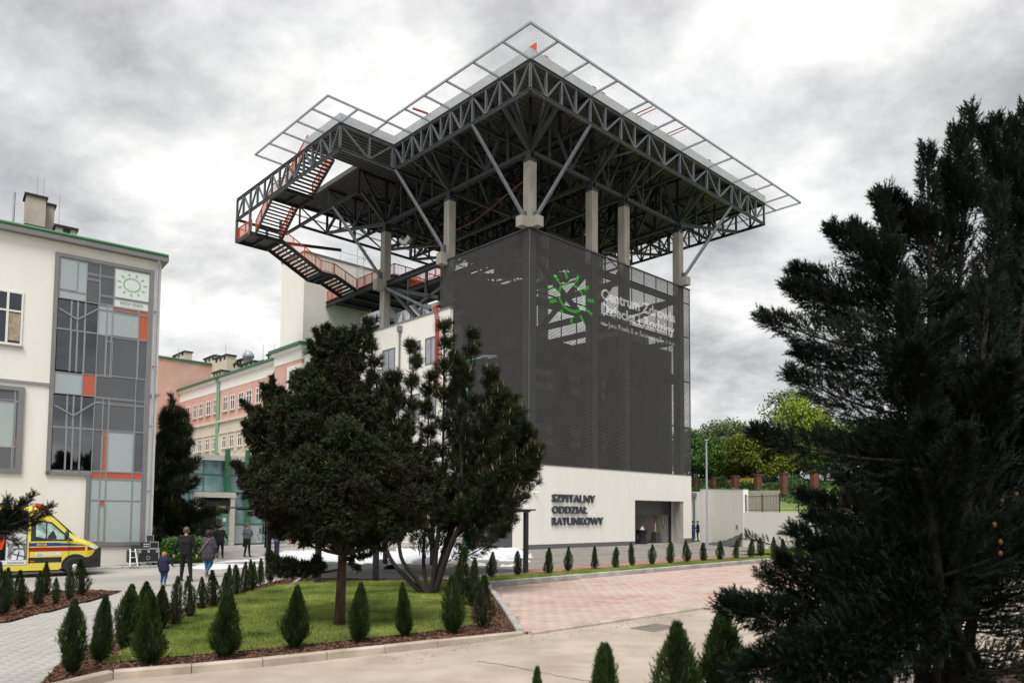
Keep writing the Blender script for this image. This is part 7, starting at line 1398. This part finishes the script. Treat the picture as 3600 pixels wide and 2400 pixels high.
wo = person('woman in plum-grey coat and blue jeans with a brown shoulder bag', b, R(-4), h, C_coat, C_jean2, C_sneak, {'Lknee': (-.085, .08, .50), 'Lank': (-.06, .04, .10), 'Rknee': (.09, .04, .50), 'Rank': (.05, -.24, .20), 'Rtoe': (.05, -.20, .06), 'Lelb': (-.27, .05, 1.14), 'Lwri': (-.22, .2, 1.05), 'Relb': (.29, .0, 1.14), 'Rwri': (.27, .12, .93)}, hair=H_red, hairlen=.10, bulk=1.28, coat=.32)
M_tan = mat('tan_leather', (.33, .14, .06), .5); mb = MB(); mb.tube([(.11, -.16, 1.47), (.03, -.22, 1.32), (-.12, -.235, 1.14), (-.22, -.19, 1.0)], .018, 5).build('bag_strap', M_tan, wo); MB().ball((-.26, -.02, .93), (.06, .12, .10), 10, 6).build('bag', M_blk2, wo)
b, h = hgt(776, 1976, 1857)
su = person('man in black suit carrying papers toward the entrance', b, R(5), h, C_suit, C_suit, C_shoe, {'Relb': (.30, .02, 1.14), 'Rwri': (.34, .2, 1.05), 'Rknee': (.1, .12, .51), 'Rank': (.12, .1, .1), 'Lknee': (-.1, .02, .51), 'Lank': (-.1, -.12, .11)}, hair=H_dark, coat=.12, bulk=1.08)
box('papers', (.28, .52, .18, .40, 1.02, 1.05), M_wpl, su)
b, h = hgt(872, 1970, 1852)
gs = person('man in grey T-shirt and dark trousers standing before the entrance glass', b, R(-12), h, C_grey, C_blk2, C_shoe, {'Lelb': (-.26, .02, 1.15), 'Lwri': (-.2, .16, 1.0), 'Relb': (.26, .1, 1.17), 'Rwri': (.12, .24, 1.12), 'Lank': (-.14, -.02, .09), 'Rank': (.13, .04, .09)}, sleeve=.4, hair=H_grey, bulk=1.05)
MB().prism([(-.34, .1, .55), (-.2, .18, .5), (-.16, .2, 1.05), (-.3, .12, 1.08)], (.03, .09, .0)).build('held_jacket', C_blk, gs)
bend = {'pel': (0, -.05, .93), 'wai': (0, .10, 1.05), 'che': (0, .28, 1.20), 'nec': (0, .46, 1.31), 'hed': (0, .58, 1.37), 'Rsho': (.185, .38, 1.26), 'Lsho': (-.185, .38, 1.26), 'Relb': (.24, .42, 1.0), 'Rwri': (.14, .62, .90), 'Lelb': (-.25, .50, 1.0), 'Lwri': (-.08, .74, .95)}
b = G(978, 1985); s1 = person('grey-haired man in slate polo bending forward with a shovel', b, R(-68), 1.78, C_grey, C_navy, C_shoe, bend, sleeve=.4, hair=H_grey, extras=None)
b = G(972, 1965); s2 = person('dark-haired man in slate polo with lime stripe working behind the shoveller', b, R(-60), 1.78, C_dgrey, C_blk2, C_shoe, {'che': (0, .12, 1.28), 'nec': (0, .2, 1.46), 'hed': (0, .27, 1.6), 'Rsho': (.185, .15, 1.39), 'Lsho': (-.185, .15, 1.39), 'Relb': (.30, .05, 1.13), 'Rwri': (.16, .28, 1.02), 'Lelb': (-.28, .2, 1.12), 'Lwri': (-.1, .42, 1.02)}, sleeve=.4, hair=H_dark)
mb = MB(); mb.tube([(-.19, .15, 1.36), (-.1, .245, 1.3), (.0, .27, 1.27)], .018, 5).build('lime_stripe', mat('lime_cloth', (.45, .7, .05), .7), s2)
sb = s1.matrix_basis.copy(); sh = empty('shovel', b, R(-68), 'white snow shovel held level by the bending man', 'shovel'); MB().tube([(.14, .4, .86), (-.06, .85, .98), (-.1, 1.25, 1.05)], .017, 6).build('shaft', mat('shovel_wood', (.45, .28, .14), .6), sh)
MB().add([(-.32, 1.2, 1.0), (.12, 1.2, 1.0), (.12, 1.65, 1.02), (-.32, 1.65, 1.02), (-.3, 1.22, 1.16), (.1, 1.22, 1.12), (.08, 1.6, 1.2), (-.28, 1.62, 1.24)], [(0, 1, 2, 3), (0, 4, 5, 1), (1, 5, 6, 2), (2, 6, 7, 3), (3, 7, 4, 0), (4, 7, 6, 5)]).build('blade', M_wpl, sh)
b, h = hgt(2457, 1893, 1820); b = Vector((b.x, b.y, 0))
su = person('man in black suit and white shirt standing at the lane beside the tower', b, R(75), min(h, 1.84), C_suit, C_suit, C_shoe, {'Lelb': (-.25, .08, 1.16), 'Lwri': (-.1, .26, 1.12), 'Relb': (.25, .08, 1.16), 'Rwri': (.08, .26, 1.14)}, hair=H_grey, coat=.15, bulk=1.08)
MB().prism([(-.04, .128, 1.12), (.04, .128, 1.12), (.06, .115, 1.42), (-.06, .115, 1.42)], (0, .022, 0)).build('shirt_front', C_shirt, su)
b = G(2440, 1896); person('man in blue jacket half hidden by the corner of the tower', b, R(-70), 1.8, C_bsuit, C_bsuit, C_shoe, {'Relb': (.25, .08, 1.16), 'Rwri': (.1, .26, 1.12)}, hair=H_dark, coat=.12)
b = G(-12, 2100); person('person in dark navy cut off by the left edge of the picture', b, R(30), 1.0, C_navy, C_navy, C_shoe, None, hair=H_dark, bulk=1.2)
